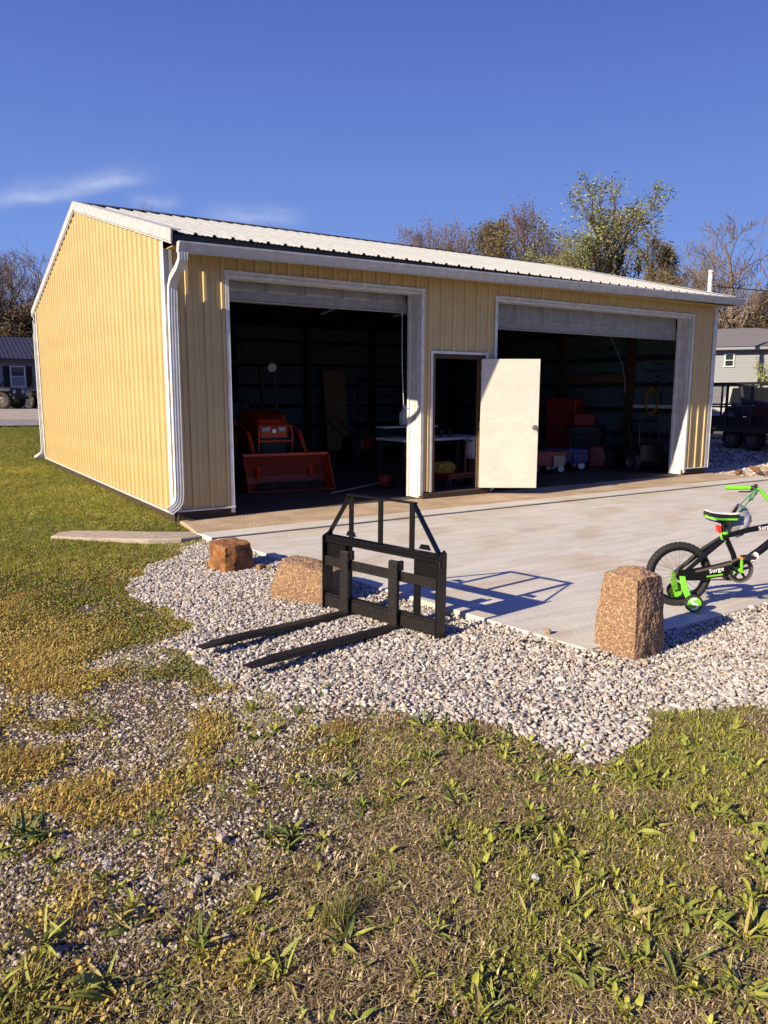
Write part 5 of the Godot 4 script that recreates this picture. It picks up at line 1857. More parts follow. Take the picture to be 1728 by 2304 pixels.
func interior() -> void:
	# the tractor with its loader, nose to the door
	var t := thing("loader_tractor", "orange-red compact tractor with front loader bucket inside the left bay", "tractor", Vector3(2.52, 0.003, -1.80), deg_to_rad(-7.5))
	var bk := MB.new()
	var pr := [Vector2(0.0, 0.0), Vector2(-0.36, 0.0), Vector2(-0.47, 0.08), Vector2(-0.49, 0.20), Vector2(-0.44, 0.38), Vector2(-0.36, 0.56)]
	for i in pr.size() - 1:
		var a: Vector2 = pr[i]
		var b: Vector2 = pr[i + 1]
		bk.bar(Vector3(0, a.y + 0.008, a.x), Vector3(0, b.y + 0.008, b.x), 1.46, 0.014)
	var bo := put("bucket", bk, M.tractor_worn, t)
	for s in [-1.0, 1.0]:
		var sd := MB.new()
		sd.prism(PackedVector2Array([Vector2(0.02, 0.0), Vector2(-0.36, 0.0), Vector2(-0.47, 0.08), Vector2(-0.49, 0.20), Vector2(-0.44, 0.38), Vector2(-0.37, 0.565), Vector2(-0.29, 0.575)]), Transform3D(Basis(Vector3.BACK, Vector3.UP, Vector3.LEFT), Vector3(s * 0.735, 0.003, 0)), 0.014, 0.002)
		put("bucket_side", sd, M.tractor, bo)
	var lip := MB.new()
	lip.box(Vector3(0, 0.575, -0.345), Vector3(1.484, 0.05, 0.06), Basis(), 0.008)
	put("bucket_top_rail", lip, M.tractor, bo)
	var so := MB.new()
	for i in 5:
		so.rock(Vector3(-0.35 + i * 0.2, 0.04, -0.25 - 0.04 * (i % 2)), Vector3(0.36, 0.16, 0.25), Basis(), 40 + i, 7, 0.2, 0.3, 0.0)
	tag(put("soil_heap", so, M.soil), "dark soil lying in the tractor's bucket", "soil")
	get_node("soil_heap").transform = t.transform
	for s in [-1.0, 1.0]:
		var am := MB.new()
		am.prism(PackedVector2Array([Vector2(-0.42, 0.18), Vector2(-0.36, 0.30), Vector2(-0.98, 0.92), Vector2(-1.35, 1.02), Vector2(-2.15, 1.0), Vector2(-2.15, 0.88), Vector2(-1.38, 0.86), Vector2(-1.08, 0.78)]), Transform3D(Basis(Vector3.BACK, Vector3.UP, Vector3.LEFT), Vector3(s * 0.46, 0, 0)), 0.065, 0.008)
		put("loader_arm", am, M.tractor, t)
		var hy := MB.new()
		hy.tube([Vector3(s * 0.46, 0.40, -1.75), Vector3(s * 0.46, 0.62, -1.25), Vector3(s * 0.46, 0.72, -1.02)], [0.035, 0.035, 0.02], 10)
		hy.tube([Vector3(s * 0.40, 0.95, -1.15), Vector3(s * 0.40, 0.5, -0.52)], [0.025], 10)
		put("hydraulic_ram", hy, M.black, t)
		var up := MB.new()
		up.box(Vector3(s * 0.42, 0.72, -2.05), Vector3(0.06, 0.75, 0.14), Basis(), 0.008)
		put("loader_mast", up, M.tractor, t)
		tyre(t, Vector3(s * 0.55, 0.31, -1.55), Vector3.RIGHT, 0.31, 0.2, M.tan)
		tyre(t, Vector3(s * 0.62, 0.56, -3.15), Vector3.RIGHT, 0.56, 0.32, M.tan)
		var fe := MB.new()
		fe.prism(PackedVector2Array([Vector2(-2.55, 0.8), Vector2(-2.75, 1.15), Vector2(-3.2, 1.24), Vector2(-3.6, 1.1), Vector2(-3.6, 1.04), Vector2(-3.2, 1.18), Vector2(-2.8, 1.09), Vector2(-2.6, 0.78)]), Transform3D(Basis(Vector3.BACK, Vector3.UP, Vector3.LEFT), Vector3(s * 0.60, 0, 0)), 0.36, 0.006)
		put("fender", fe, M.tractor, t)
	var hood := MB.new()
	hood.prism(PackedVector2Array([Vector2(-1.02, 0.80), Vector2(-1.0, 1.02), Vector2(-1.12, 1.13), Vector2(-1.6, 1.22), Vector2(-2.35, 1.28), Vector2(-2.35, 0.8)]), Transform3D(Basis(Vector3.BACK, Vector3.UP, Vector3.LEFT), Vector3.ZERO), 0.56, 0.05)
	put("hood", hood, M.tractor, t)
	var gri := MB.new()
	gri.box(Vector3(0, 0.66, -1.06), Vector3(0.46, 0.34, 0.1), Basis(), 0.02)
	for k in 7:
		gri.box(Vector3(0, 0.54 + k * 0.04, -1.005), Vector3(0.4, 0.012, 0.012))
	put("grille", gri, M.black, t)
	for s in [-1.0, 1.0]:
		var hl := MB.new()
		hl.box(Vector3(s * 0.15, 0.97, -1.0), Vector3(0.16, 0.10, 0.05), Basis(Vector3.UP, s * 0.25), 0.02)
		put("headlight", hl, M.lamp_glass, t)
	var lg := MB.new()
	disc(Vector3(0, 0.93, -0.99), Vector3.BACK, 0.04, 0.02, lg)
	put("badge", lg, M.chrome, t)
	var gd := MB.new()
	for s in [-1.0, 1.0]:
		gd.tube([Vector3(s * 0.30, 0.42, -0.92), Vector3(s * 0.30, 0.86, -0.90), Vector3(s * 0.28, 1.02, -0.93)], [0.02], 8)
	gd.tube([Vector3(-0.30, 0.76, -0.90), Vector3(0.30, 0.76, -0.90)], [0.026], 8)
	gd.tube([Vector3(-0.28, 1.02, -0.93), Vector3(0.28, 1.02, -0.93)], [0.016], 8)
	put("brush_guard", gd, M.tractor, t)
	var ch := MB.new()
	ch.box(Vector3(0, 0.52, -1.9), Vector3(0.34, 0.36, 1.7), Basis(), 0.03)
	ch.box(Vector3(0, 0.6, -3.0), Vector3(0.6, 0.4, 0.9), Basis(), 0.04)
	put("chassis", ch, M.black, t)
	var rops := MB.new()
	for s in [-1.0, 1.0]:
		rops.tube([Vector3(s * 0.5, 1.0, -3.4), Vector3(s * 0.5, 1.9, -3.4), Vector3(s * 0.45, 2.12, -3.38)], [0.035], 8)
		rops.tube([Vector3(s * 0.52, 1.2, -2.5), Vector3(s * 0.46, 2.1, -2.45)], [0.028], 8)
	put("canopy_post", rops, M.black, t)
	var cn := MB.new()
	cn.box(Vector3(0, 2.15, -2.9), Vector3(1.15, 0.07, 1.25), Basis(), 0.03)
	put("canopy", cn, M.black, t)
	var se := MB.new()
	se.box(Vector3(0, 0.98, -3.05), Vector3(0.48, 0.12, 0.45), Basis(), 0.04)
	se.box(Vector3(0, 1.22, -3.26), Vector3(0.46, 0.42, 0.1), Basis(Vector3.RIGHT, -0.15), 0.04)
	put("seat", se, M.black, t)
	var sw := MB.new()
	sw.ring(Transform3D(Basis(Vector3.RIGHT, -0.9), Vector3(0, 1.36, -2.55)), 0.18, 0.014, 24, 8)
	sw.tube([Vector3(0, 1.2, -2.35), Vector3(0, 1.36, -2.55)], [0.02], 8)
	put("steering_wheel", sw, M.black, t)
	var wl := MB.new()
	disc(Vector3(0.38, 2.06, -2.28), Vector3(0, -0.3, 1), 0.085, 0.05, wl)
	put("work_light", wl, M.lamp_glass, t)

	# things on the floor of the left bay
	var tm := thing("string_trimmer", "small red garden engine with a long shaft on the floor right of the bucket", "trimmer", Vector3(4.05, 0.003, -1.40), 0.5)
	var e := MB.new()
	e.rock(Vector3(0, 0.12, 0), Vector3(0.24, 0.22, 0.2), Basis(), 71, 8, 0.5, 0.1, 0.0)
	put("engine_cover", e, M.red_plastic, tm)
	var e2 := MB.new()
	e2.box(Vector3(0.02, 0.05, 0.08), Vector3(0.16, 0.1, 0.08), Basis(), 0.02)
	put("fuel_tank", e2, M.black, tm)
	var e3 := MB.new()
	e3.tube([Vector3(-0.1, 0.1, 0), Vector3(-1.4, 0.05, -0.2)], [0.014], 8)
	put("shaft", e3, M.steel, tm)
	var db := MB.new()
	db.box(Vector3(0, 1.1, 0), Vector3(0.66, 2.2, 0.04), Basis(), 0.006)
	var d := put("leaning_panel", db, M.tan_wood)
	d.position = Vector3(7.35, 0.02, -8.85)
	d.rotation = Vector3(deg_to_rad(-8.0), deg_to_rad(-4.0), 0)
	tag(d, "tall tan wooden panel leaning on the back wall of the left bay", "panel")
	var wt := thing("garden_machine", "dark red-rimmed wheels of a garden machine before the tan panel", "machine", Vector3(6.3, 0.003, -5.9), 0.3)
	tyre(wt, Vector3(-0.35, 0.3, 0), Vector3(1, 0, 0.3), 0.3, 0.2, M.red)
	tyre(wt, Vector3(0.35, 0.3, 0.1), Vector3(1, 0, 0.3), 0.3, 0.2, M.red)
	var wb := MB.new()
	wb.box(Vector3(0, 0.42, -0.1), Vector3(0.5, 0.3, 0.7), Basis(), 0.06)
	wb.tube([Vector3(-0.2, 0.5, -0.3), Vector3(-0.2, 1.0, -1.0), Vector3(0.2, 1.0, -1.0), Vector3(0.2, 0.5, -0.3)], [0.02], 8)
	put("body", wb, M.red, wt)
	var shp := MB.new()
	for k in 5:
		shp.box(Vector3(0, 0.25 + k * 0.42, 0), Vector3(1.5, 0.03, 0.45), Basis(), 0.004)
	for q in [[-0.73, -0.2], [0.73, -0.2], [-0.73, 0.2], [0.73, 0.2]]:
		shp.box(Vector3(q[0], 1.0, q[1]), Vector3(0.04, 2.0, 0.04))
	var she := put("shelving", shp, M.girt_wood)
	she.position = Vector3(8.9, 0.003, -9.0)
	tag(she, "dark open shelving against the back wall between the bays", "shelf")

	# seen through the walk door: bench, jugs, cart, sack
	var tb := thing("workbench", "pale-edged workbench seen through the walk door", "workbench", Vector3(5.15, 0.003, -1.55), 0.06)
	var tt := MB.new()
	tt.box(Vector3(0, 0.80, 0), Vector3(1.9, 0.045, 0.8), Basis(), 0.005)
	put("bench_top", tt, M.white_dull, tb)
	var ts := MB.new()
	ts.box(Vector3(-0.35, 1.0, -0.28), Vector3(1.2, 0.03, 0.26), Basis(), 0.004)
	put("bench_shelf", ts, M.white_dull, tb)
	for q in [[-0.9, -0.35], [0.9, -0.35], [-0.9, 0.35], [0.9, 0.35]]:
		var l := MB.new()
		l.box(Vector3(q[0], 0.39, q[1]), Vector3(0.06, 0.78, 0.06), Basis(), 0.005)
		put("leg", l, M.girt_wood, tb)
	var jug := func(at: Vector3, k: float, label: String) -> void:
		var j := thing("plastic_jug", label, "jug", at, 0.4)
		var jb := MB.new()
		jb.box(Vector3(0, 0.11 * k, 0), Vector3(0.15, 0.22, 0.11) * k, Basis(), 0.03)
		jb.lathe([Vector2(0.055 * k, 0.21 * k), Vector2(0.022 * k, 0.27 * k), Vector2(0.022 * k, 0.29 * k)], Transform3D(), 12)
		put("body", jb, M.jug, j)
		var jh := MB.new()
		jh.tube([Vector3(0.03, 0.26, 0) * k, Vector3(0.09, 0.25, 0) * k, Vector3(0.095, 0.15, 0) * k], [0.014 * k], 8)
		put("handle", jh, M.jug, j)
		var jc := MB.new()
		disc(Vector3(0, 0.3, 0) * k, Vector3.UP, 0.026 * k, 0.03 * k, jc)
		put("cap", jc, M.white_trim, j)
	jug.call(Vector3(4.72, 1.018, -1.82), 1.15, "larger white plastic jug on the bench shelf in the walk door")
	jug.call(Vector3(4.93, 0.826, -1.62), 1.0, "smaller white plastic jug on the bench top in the walk door")
	var wx := MB.new()
	wx.box(Vector3.ZERO, Vector3(0.16, 0.14, 0.16), Basis(), 0.006)
	var wo := put("wooden_box", wx, M.jamb_wood)
	wo.position = Vector3(4.62, 0.90, -1.28)
	tag(wo, "small brown wooden box at the front left of the bench", "box")
	var rng := RandomNumberGenerator.new()
	rng.seed = 12
	for i in 3:
		var it := MB.new()
		disc(Vector3(0, 0.05, 0), Vector3.UP, 0.03 + 0.02 * rng.randf(), 0.1 + 0.06 * rng.randf(), it)
		var io := put("tin", it, M.black)
		io.position = Vector3(5.05 + i * 0.2, 0.832, -1.45 + rng.randf() * 0.25)
		tag(io, "dark tin on the bench top, %s of three in a row" % ["left one", "middle one", "right one"][i], "tin", "tins on the bench")
	var ct := thing("platform_cart", "red tube-handled platform cart under the workbench", "cart", Vector3(5.25, 0.003, -1.05), 0.25)
	var cd := MB.new()
	cd.box(Vector3(0, 0.22, 0), Vector3(0.95, 0.05, 0.55), Basis(), 0.01)
	cd.box(Vector3(0, 0.17, 0), Vector3(0.9, 0.05, 0.5), Basis(), 0.01)
	put("deck", cd, M.red, ct)
	var chh := MB.new()
	chh.tube([Vector3(0.06, 0.24, 0.2), Vector3(0.06, 0.66, 0.2), Vector3(0.10, 0.76, 0.2), Vector3(0.5, 0.80, 0.2)], [0.016], 8)
	put("handle", chh, M.red, ct)
	var ch2 := MB.new()
	ch2.tube([Vector3(0.26, 0.24, 0.24), Vector3(0.26, 0.40, 0.24), Vector3(0.32, 0.46, 0.24), Vector3(0.5, 0.46, 0.24)], [0.016], 8)
	put("guard_rail", ch2, M.red, ct)
	for q in [[-0.38, -0.2], [0.38, -0.2], [-0.38, 0.2], [0.38, 0.2]]:
		var cw := MB.new()
		disc(Vector3(q[0], 0.07, q[1]), Vector3.BACK, 0.068, 0.04, cw)
		put("caster", cw, M.rubber, ct)
	var sk := MB.new()
	sk.rock(Vector3.ZERO, Vector3(0.42, 0.2, 0.3), Basis(), 93, 12, 0.35, 0.35, 0.0, 1.6)
	var sko := put("yellow_sack", sk, M.yellow)
	sko.position = Vector3(4.98, 0.33, -1.0)
	tag(sko, "crumpled yellow sack lying on the red platform cart", "sack")
	var cy := thing("gas_cylinder", "white patterned cylinder beside the platform cart's handle", "cylinder", Vector3(5.62, 0.003, -1.0))
	var cb := MB.new()
	cb.lathe([Vector2(0.0, 0.45), Vector2(0.10, 0.46), Vector2(0.13, 0.52), Vector2(0.13, 0.76), Vector2(0.09, 0.83), Vector2(0.0, 0.84)], Transform3D(), 18)
	put("body", cb, M.jug, cy)
	var cbs := MB.new()
	cbs.lathe([Vector2(0.0, 0.0), Vector2(0.13, 0.0), Vector2(0.13, 0.45), Vector2(0.0, 0.45)], Transform3D(), 18)
	put("base_drum", cbs, M.black, cy)

	# the right bay
	var tc := thing("tool_chest", "tall red steel tool chest by the right bay's wall", "tool chest", Vector3(10.12, 0.003, -3.15), deg_to_rad(-70.0))
	var tcb := MB.new()
	tcb.box(Vector3(0, 0.78, 0), Vector3(0.72, 1.4, 0.46), Basis(), 0.012)
	put("cabinet", tcb, M.red, tc)
	for k in 6:
		var dr := MB.new()
		dr.box(Vector3(0, 0.28 + k * 0.2, 0.235), Vector3(0.66, 0.18, 0.02), Basis(), 0.006)
		var dro := put("drawer", dr, M.red, tc)
		var dh := MB.new()
		dh.box(Vector3(0, 0.35 + k * 0.2, 0.252), Vector3(0.5, 0.018, 0.02), Basis(), 0.004)
		put("drawer_pull", dh, M.steel, dro)
	for q in [[-0.3, -0.18], [0.3, -0.18], [-0.3, 0.18], [0.3, 0.18]]:
		var cw := MB.new()
		disc(Vector3(q[0], 0.05, q[1]), Vector3.RIGHT, 0.05, 0.03, cw)
		put("caster", cw, M.rubber, tc)
	var bc := thing("black_tool_cabinet", "low black drawer cabinet in front of the red tool chest", "tool cabinet", Vector3(10.12, 0.003, -2.48), deg_to_rad(-62.0))
	var bcb := MB.new()
	bcb.box(Vector3(0, 0.45, 0), Vector3(0.74, 0.84, 0.44), Basis(), 0.01)
	put("cabinet", bcb, M.black, bc)
	for k in 4:
		var dr := MB.new()
		dr.box(Vector3(0, 0.16 + k * 0.2, 0.225), Vector3(0.68, 0.18, 0.02), Basis(), 0.005)
		var dro := put("drawer", dr, M.black, bc)
		var dh := MB.new()
		dh.box(Vector3(0, 0.225 + k * 0.2, 0.24), Vector3(0.55, 0.014, 0.018), Basis(), 0.004)
		put("drawer_pull", dh, M.steel, dro)
	var rb := thing("red_toolbox", "red plastic case standing on the black drawer cabinet", "toolbox", Vector3(10.08, 0.876, -2.5), deg_to_rad(-60.0))
	var rbb := MB.new()
	rbb.prism(PackedVector2Array([Vector2(-0.24, 0), Vector2(0.22, 0), Vector2(0.24, 0.24), Vector2(0.1, 0.28), Vector2(-0.22, 0.27)]), Transform3D(), 0.22, 0.02)
	put("case", rbb, M.red_plastic, rb)
	var rbh := MB.new()
	rbh.tube([Vector3(-0.1, 0.26, 0), Vector3(-0.08, 0.32, 0), Vector3(0.06, 0.32, 0), Vector3(0.08, 0.26, 0)], [0.012], 8)
	put("handle", rbh, M.black, rb)
	var wagon := func(at: Vector3, turn: float, m: Material, label: String, lid: Material) -> void:
		var w := thing("toy_wagon", label, "wagon", at, turn)
		var wbx := MB.new()
		for q in [[Vector3(0, 0.17, 0), Vector3(0.86, 0.03, 0.42)], [Vector3(0, 0.31, 0.2), Vector3(0.9, 0.27, 0.03)], [Vector3(0, 0.31, -0.2), Vector3(0.9, 0.27, 0.03)], [Vector3(0.44, 0.31, 0), Vector3(0.03, 0.27, 0.38)], [Vector3(-0.44, 0.31, 0), Vector3(0.03, 0.27, 0.38)]]:
			wbx.box(q[0], q[1], Basis(), 0.012)
		put("tub", wbx, m, w)
		var sb := MB.new()
		sb.prism(PackedVector2Array([Vector2(-0.12, 0.0), Vector2(0.12, 0.0), Vector2(0.14, 0.22), Vector2(-0.14, 0.22)]), Transform3D(Basis(), Vector3(0.25, 0.14, 0.235)), 0.04, 0.008)
		put("side_tray", sb, lid, w)
		for q in [[-0.3, -0.22], [0.3, -0.22], [-0.3, 0.22], [0.3, 0.22]]:
			var a := MB.new()
			disc(Vector3(q[0], 0.1, q[1]), Vector3.BACK, 0.1, 0.06, a)
			var wh := put("wheel", a, M.rubber, w)
			var b := MB.new()
			disc(Vector3(q[0], 0.1, q[1]), Vector3.BACK, 0.072, 0.066, b, 18, 0.2)
			put("rim", b, M.white_dull, wh)
		var hn := MB.new()
		hn.tube([Vector3(0.45, 0.15, 0), Vector3(0.62, 0.3, 0), Vector3(0.68, 0.62, 0)], [0.012], 8)
		put("handle", hn, M.black, w)
	wagon.call(Vector3(8.02, 0.003, -1.72), deg_to_rad(-12.0), M.red_plastic, "red plastic toy wagon with white wheels behind the open walk door", M.tan)
	wagon.call(Vector3(8.95, 0.003, -2.0), deg_to_rad(-30.0), M.blue, "blue plastic toy wagon right of the red toy wagon", M.blue)
	var gc := thing("red_fuel_can", "upright red plastic fuel can right of the blue wagon", "fuel can", Vector3(9.98, 0.003, -2.0), deg_to_rad(-50.0))
	var gcb := MB.new()
	gcb.prism(PackedVector2Array([Vector2(-0.19, 0), Vector2(0.19, 0), Vector2(0.19, 0.36), Vector2(0.08, 0.46), Vector2(-0.19, 0.46)]), Transform3D(), 0.24, 0.03)
	put("body", gcb, M.red_plastic, gc)
	var gcs := MB.new()
	gcs.tube([Vector3(0.1, 0.43, 0), Vector3(0.2, 0.52, 0)], [0.025, 0.02], 10)
	put("spout", gcs, M.black, gc)
	var ro := thing("ride_on_buggy", "black child's ride-on buggy with roll bar at the right bay's wall", "ride-on toy", Vector3(10.28, 0.003, -1.32), deg_to_rad(78.0))
	var rbd := MB.new()
	rbd.prism(PackedVector2Array([Vector2(-0.62, 0.22), Vector2(0.5, 0.2), Vector2(0.68, 0.28), Vector2(0.66, 0.44), Vector2(0.3, 0.52), Vector2(0.12, 0.40), Vector2(-0.25, 0.36), Vector2(-0.34, 0.58), Vector2(-0.62, 0.55)]), Transform3D(), 0.56, 0.03)
	put("body", rbd, M.black, ro)
	for s in [-1.0, 1.0]:
		var rc := MB.new()
		rc.tube([Vector3(0.30, 0.48, s * 0.26), Vector3(0.10, 0.98, s * 0.24), Vector3(-0.02, 1.03, s * 0.24), Vector3(-0.38, 1.03, s * 0.24), Vector3(-0.48, 0.96, s * 0.25), Vector3(-0.52, 0.5, s * 0.26)], [0.024], 8)
		rc.tube([Vector3(-0.1, 1.02, s * 0.24), Vector3(-0.3, 0.5, s * 0.26)], [0.02], 8)
		put("roll_bar", rc, M.black, ro)
		for x in [-0.42, 0.45]:
			tyre(ro, Vector3(x, 0.2, s * 0.33), Vector3.BACK, 0.2, 0.15, M.chain_guard)
		var hl := MB.new()
		disc(Vector3(0.67, 0.37, s * 0.18), Vector3.RIGHT, 0.05, 0.03, hl)
		put("headlight", hl, M.lamp_glass, ro)
	var rx := MB.new()
	rx.tube([Vector3(0.0, 1.03, -0.24), Vector3(0.0, 1.03, 0.24)], [0.02], 8)
	rx.tube([Vector3(-0.42, 1.02, -0.24), Vector3(-0.42, 1.02, 0.24)], [0.02], 8)
	put("cross_bar", rx, M.black, ro)
	# on the girts of the right wall
	var hose := thing("hose_coil", "orange-brown coiled hose hung on the right bay's wall below the lettering", "hose", Vector3(WIDTH - 0.19, 1.46, -1.25))
	for k in 3:
		var hm := MB.new()
		hm.ring(Transform3D(Basis(Vector3(0, 0, 1), Vector3(0, 1.55 + 0.12 * k, 0), Vector3(1, 0, 0)), Vector3(-0.02 * k, -0.03 * k, 0.03 * k - 0.02)), 0.17 - 0.012 * k, 0.011, 30, 7)
		put("loop", hm, M.orange_hose, hose)
	var cordm := MB.new()
	var cp := []
	for i in 20:
		var a := -0.4 + TAU * i / 24.0
		cp.append(Vector3(WIDTH - 0.17, 1.5 + 0.33 * sin(a), -0.85 + 0.2 * cos(a)))
	cordm.tube(cp, [0.008], 6)
	tag(put("hanging_cord", cordm, M.girt_wood), "thin dark cord looped on the wall right of the hose coil", "cord")
	var l1 := MB.new()
	l1.box(Vector3.ZERO, Vector3(0.03, 0.2, 1.7), Basis(), 0.003)
	var l1o := put("pale_plank", l1, M.jamb_wood)
	l1o.position = Vector3(WIDTH - 0.165, 1.925, -2.85)
	tag(l1o, "wide pinkish plank resting on the upper girt between two posts", "plank")
	var l2 := MB.new()
	l2.box(Vector3.ZERO, Vector3(0.03, 0.075, 1.1), Basis(), 0.003)
	var l2o := put("pale_plank", l2, M.white_dull)
	l2o.position = Vector3(WIDTH - 0.165, 1.323, -1.2)
	tag(l2o, "narrow white board resting on the middle girt below the hose", "plank")
	var ll := MB.new()
	ll.tube([Vector3(WIDTH - 0.4, 2.9, -2.3), Vector3(WIDTH - 0.35, 2.2, -1.95), Vector3(WIDTH - 0.33, 1.9, -1.88), Vector3(WIDTH - 0.32, 1.6, -1.86)], [0.007], 6)
	tag(put("hanging_cord", ll, M.white_dull), "thin pale cord hanging down the right bay's front post", "cord")


func off_roader(called: String, label: String, at: Vector3, turn: float) -> void:
	var o := thing(called, label, "off-roader", at, turn)
	var b := MB.new()
	b.prism(PackedVector2Array([Vector2(-1.55, 0.55), Vector2(-1.5, 1.0), Vector2(0.35, 1.02), Vector2(0.42, 1.12), Vector2(1.5, 1.04), Vector2(1.58, 0.6), Vector2(1.2, 0.5), Vector2(-1.3, 0.48)]), Transform3D(), 1.3, 0.05)
	put("body", b, M.black, o)
	var cage := MB.new()
	for s in [-1.0, 1.0]:
		cage.tube([Vector3(0.45, 1.05, s * 0.6), Vector3(0.1, 1.72, s * 0.55), Vector3(-1.0, 1.76, s * 0.55), Vector3(-1.45, 1.0, s * 0.6)], [0.035], 8)
		cage.tube([Vector3(-0.45, 1.75, s * 0.55), Vector3(-0.5, 0.9, s * 0.6)], [0.035], 8)
	for x in [0.1, -0.45, -1.0]:
		cage.tube([Vector3(x, 1.74, -0.55), Vector3(x, 1.74, 0.55)], [0.03], 8)
	put("roll_cage", cage, M.black, o)
	var ws := MB.new()
	ws.quad(Vector3(0.43, 1.1, -0.55), Vector3(0.43, 1.1, 0.55), Vector3(0.12, 1.68, 0.5), Vector3(0.12, 1.68, -0.5), Vector3(1, 1, 0))
	put("windshield", ws, M.glass, o)
	for s in [-1.0, 1.0]:
		for x in [-1.05, 1.08]:
			tyre(o, Vector3(x, 0.42, s * 0.68), Vector3.BACK, 0.42, 0.28, M.chain_guard)
			var fd := MB.new()
			fd.box(Vector3(x, 0.9, s * 0.7), Vector3(0.9, 0.05, 0.3), Basis(), 0.02)
			put("fender", fd, M.black, o)
		var hl := MB.new()
		disc(Vector3(1.56, 0.86, s * 0.42), Vector3.RIGHT, 0.1, 0.06, hl)
		put("headlight", hl, M.lamp_glass, o)
		var mr := MB.new()
		mr.box(Vector3(0.4, 1.3, s * 0.74), Vector3(0.06, 0.14, 0.2), Basis(), 0.02)
		put("mirror", mr, M.black, o)
	var bp := MB.new()
	bp.box(Vector3(1.66, 0.56, 0), Vector3(0.14, 0.16, 1.4), Basis(), 0.03)
	put("bumper", bp, M.black, o)


func yard_vehicles() -> void:
	off_roader("off_roader", "black open off-roader at the left picture edge before the grey bungalow", Vector3(1.25, 0.74, -34.6), deg_to_rad(-35.0))
	off_roader("off_roader", "black off-roader half hidden behind the garage's back corner", Vector3(4.35, 0.74, -34.9), deg_to_rad(-80.0))
	# the mesh-sided trailer at the right
	var a := Vector3(15.75, 0.0, -3.45)
	var dir := Vector3(-0.22, 0, 0.975).normalized()
	var t := thing("utility_trailer", "black mesh-sided utility trailer parked beyond the garage's right corner", "trailer", Vector3(a.x, height(a.x, a.z), a.z))
	t.basis = Basis(dir, Vector3.UP, dir.cross(Vector3.UP))
	var L := 5.0
	var dk := MB.new()
	dk.box(Vector3(L * 0.5, 0.55, -1.0), Vector3(L, 0.06, 1.95), Basis(), 0.01)
	put("deck", dk, M.old_wood, t)
	var fr := MB.new()
	for z in [0.0, -2.0]:
		fr.box(Vector3(L * 0.5, 0.52, z), Vector3(L + 0.06, 0.14, 0.06), Basis(), 0.006)
	for x in [0.0, L]:
		fr.box(Vector3(x, 0.522, -1.0), Vector3(0.06, 0.14, 1.95), Basis(), 0.006)
	fr.bar(Vector3(L, 0.48, 0.0), Vector3(L + 1.2, 0.48, -1.0), 0.07, 0.1)
	fr.bar(Vector3(L, 0.48, -2.0), Vector3(L + 1.2, 0.48, -1.0), 0.07, 0.1)
	put("chassis", fr, M.black, t)
	for z in [0.0, -2.0]:
		var tr := MB.new()
		tr.box(Vector3(L * 0.5, 1.70, z), Vector3(L + 0.06, 0.07, 0.06), Basis(), 0.006)
		put("top_rail", tr, M.black, t)
		var mr := MB.new()
		mr.box(Vector3(L * 0.5, 1.1, z), Vector3(L - 0.02, 0.05, 0.045), Basis(), 0.006)
		put("mid_rail", mr, M.black, t)
		for k in 7:
			var ps := MB.new()
			ps.box(Vector3(0.02 + k * (L - 0.04) / 6.0, 1.13, z), Vector3(0.06, 1.08, 0.055), Basis(), 0.006)
			put("post", ps, M.black, t)
		var kp := MB.new()
		kp.box(Vector3(L * 0.5, 0.72, z - 0.035), Vector3(L - 0.02, 0.27, 0.006))
		put("kick_panel", kp, M.black, t)
		var me := MB.new()
		for k in 130:
			var x := k * 0.05 - 1.2
			for s in [-1.0, 1.0]:
				var p0 := Vector3(x, 0.6 if s > 0.0 else 1.68, z)
				var p1 := Vector3(x + 1.08, 1.68 if s > 0.0 else 0.6, z)
				var t0 := clampf((0.0 - p0.x) / 1.08, 0.0, 1.0)
				var t1 := clampf((L - p0.x) / 1.08, 0.0, 1.0)
				if t1 > t0 + 0.02:
					me.tube([p0.lerp(p1, t0), p0.lerp(p1, t1)], [0.0045], 3, false)
		var mo := put("mesh_side", me, M.black, t)
		mo.set_meta("kind", "stuff")
	var gt := MB.new()
	for y in [0.65, 1.15, 1.66]:
		gt.box(Vector3(-0.05, y, -1.0), Vector3(0.05, 0.05, 1.95), Basis(), 0.005)
	for z in [-0.1, -0.7, -1.3, -1.9]:
		gt.box(Vector3(-0.05, 1.15, z), Vector3(0.045, 1.05, 0.045), Basis(), 0.005)
	put("tailgate", gt, M.black, t)
	for z in [-0.2, -1.8]:
		for x in [0.95, 1.65]:
			tyre(t, Vector3(x, 0.30, z), Vector3.BACK, 0.30, 0.2, M.chain_guard)
		var fe := MB.new()
		fe.prism(PackedVector2Array([Vector2(0.4, 0.62), Vector2(0.6, 0.80), Vector2(2.05, 0.80), Vector2(2.25, 0.62), Vector2(2.2, 0.6), Vector2(2.03, 0.77), Vector2(0.62, 0.77), Vector2(0.45, 0.6)]), Transform3D(Basis(), Vector3(0, -0.16, z)), 0.26, 0.004)
		put("fender", fe, M.black, t)
	var lt := MB.new()
	lt.box(Vector3(0.5, 0.52, 0.04), Vector3(0.14, 0.05, 0.02), Basis(), 0.006)
	lt.box(Vector3(L - 0.4, 0.52, 0.04), Vector3(0.14, 0.05, 0.02), Basis(), 0.006)
	put("marker_light", lt, M.amber, t)
	# machines on and behind it
	var mw := thing("riding_mower", "dark red riding mower loaded on the mesh-sided trailer", "mower", t.transform * Vector3(1.0, 0.585, -1.0))
	mw.basis = t.basis
	var mb := MB.new()
	mb.prism(PackedVector2Array([Vector2(-0.7, 0.25), Vector2(0.8, 0.25), Vector2(0.85, 0.55), Vector2(0.2, 0.68), Vector2(0.0, 0.45), Vector2(-0.3, 0.45), Vector2(-0.7, 0.62)]), Transform3D(), 0.7, 0.05)
	put("body", mb, M.red, mw)
	var ms := MB.new()
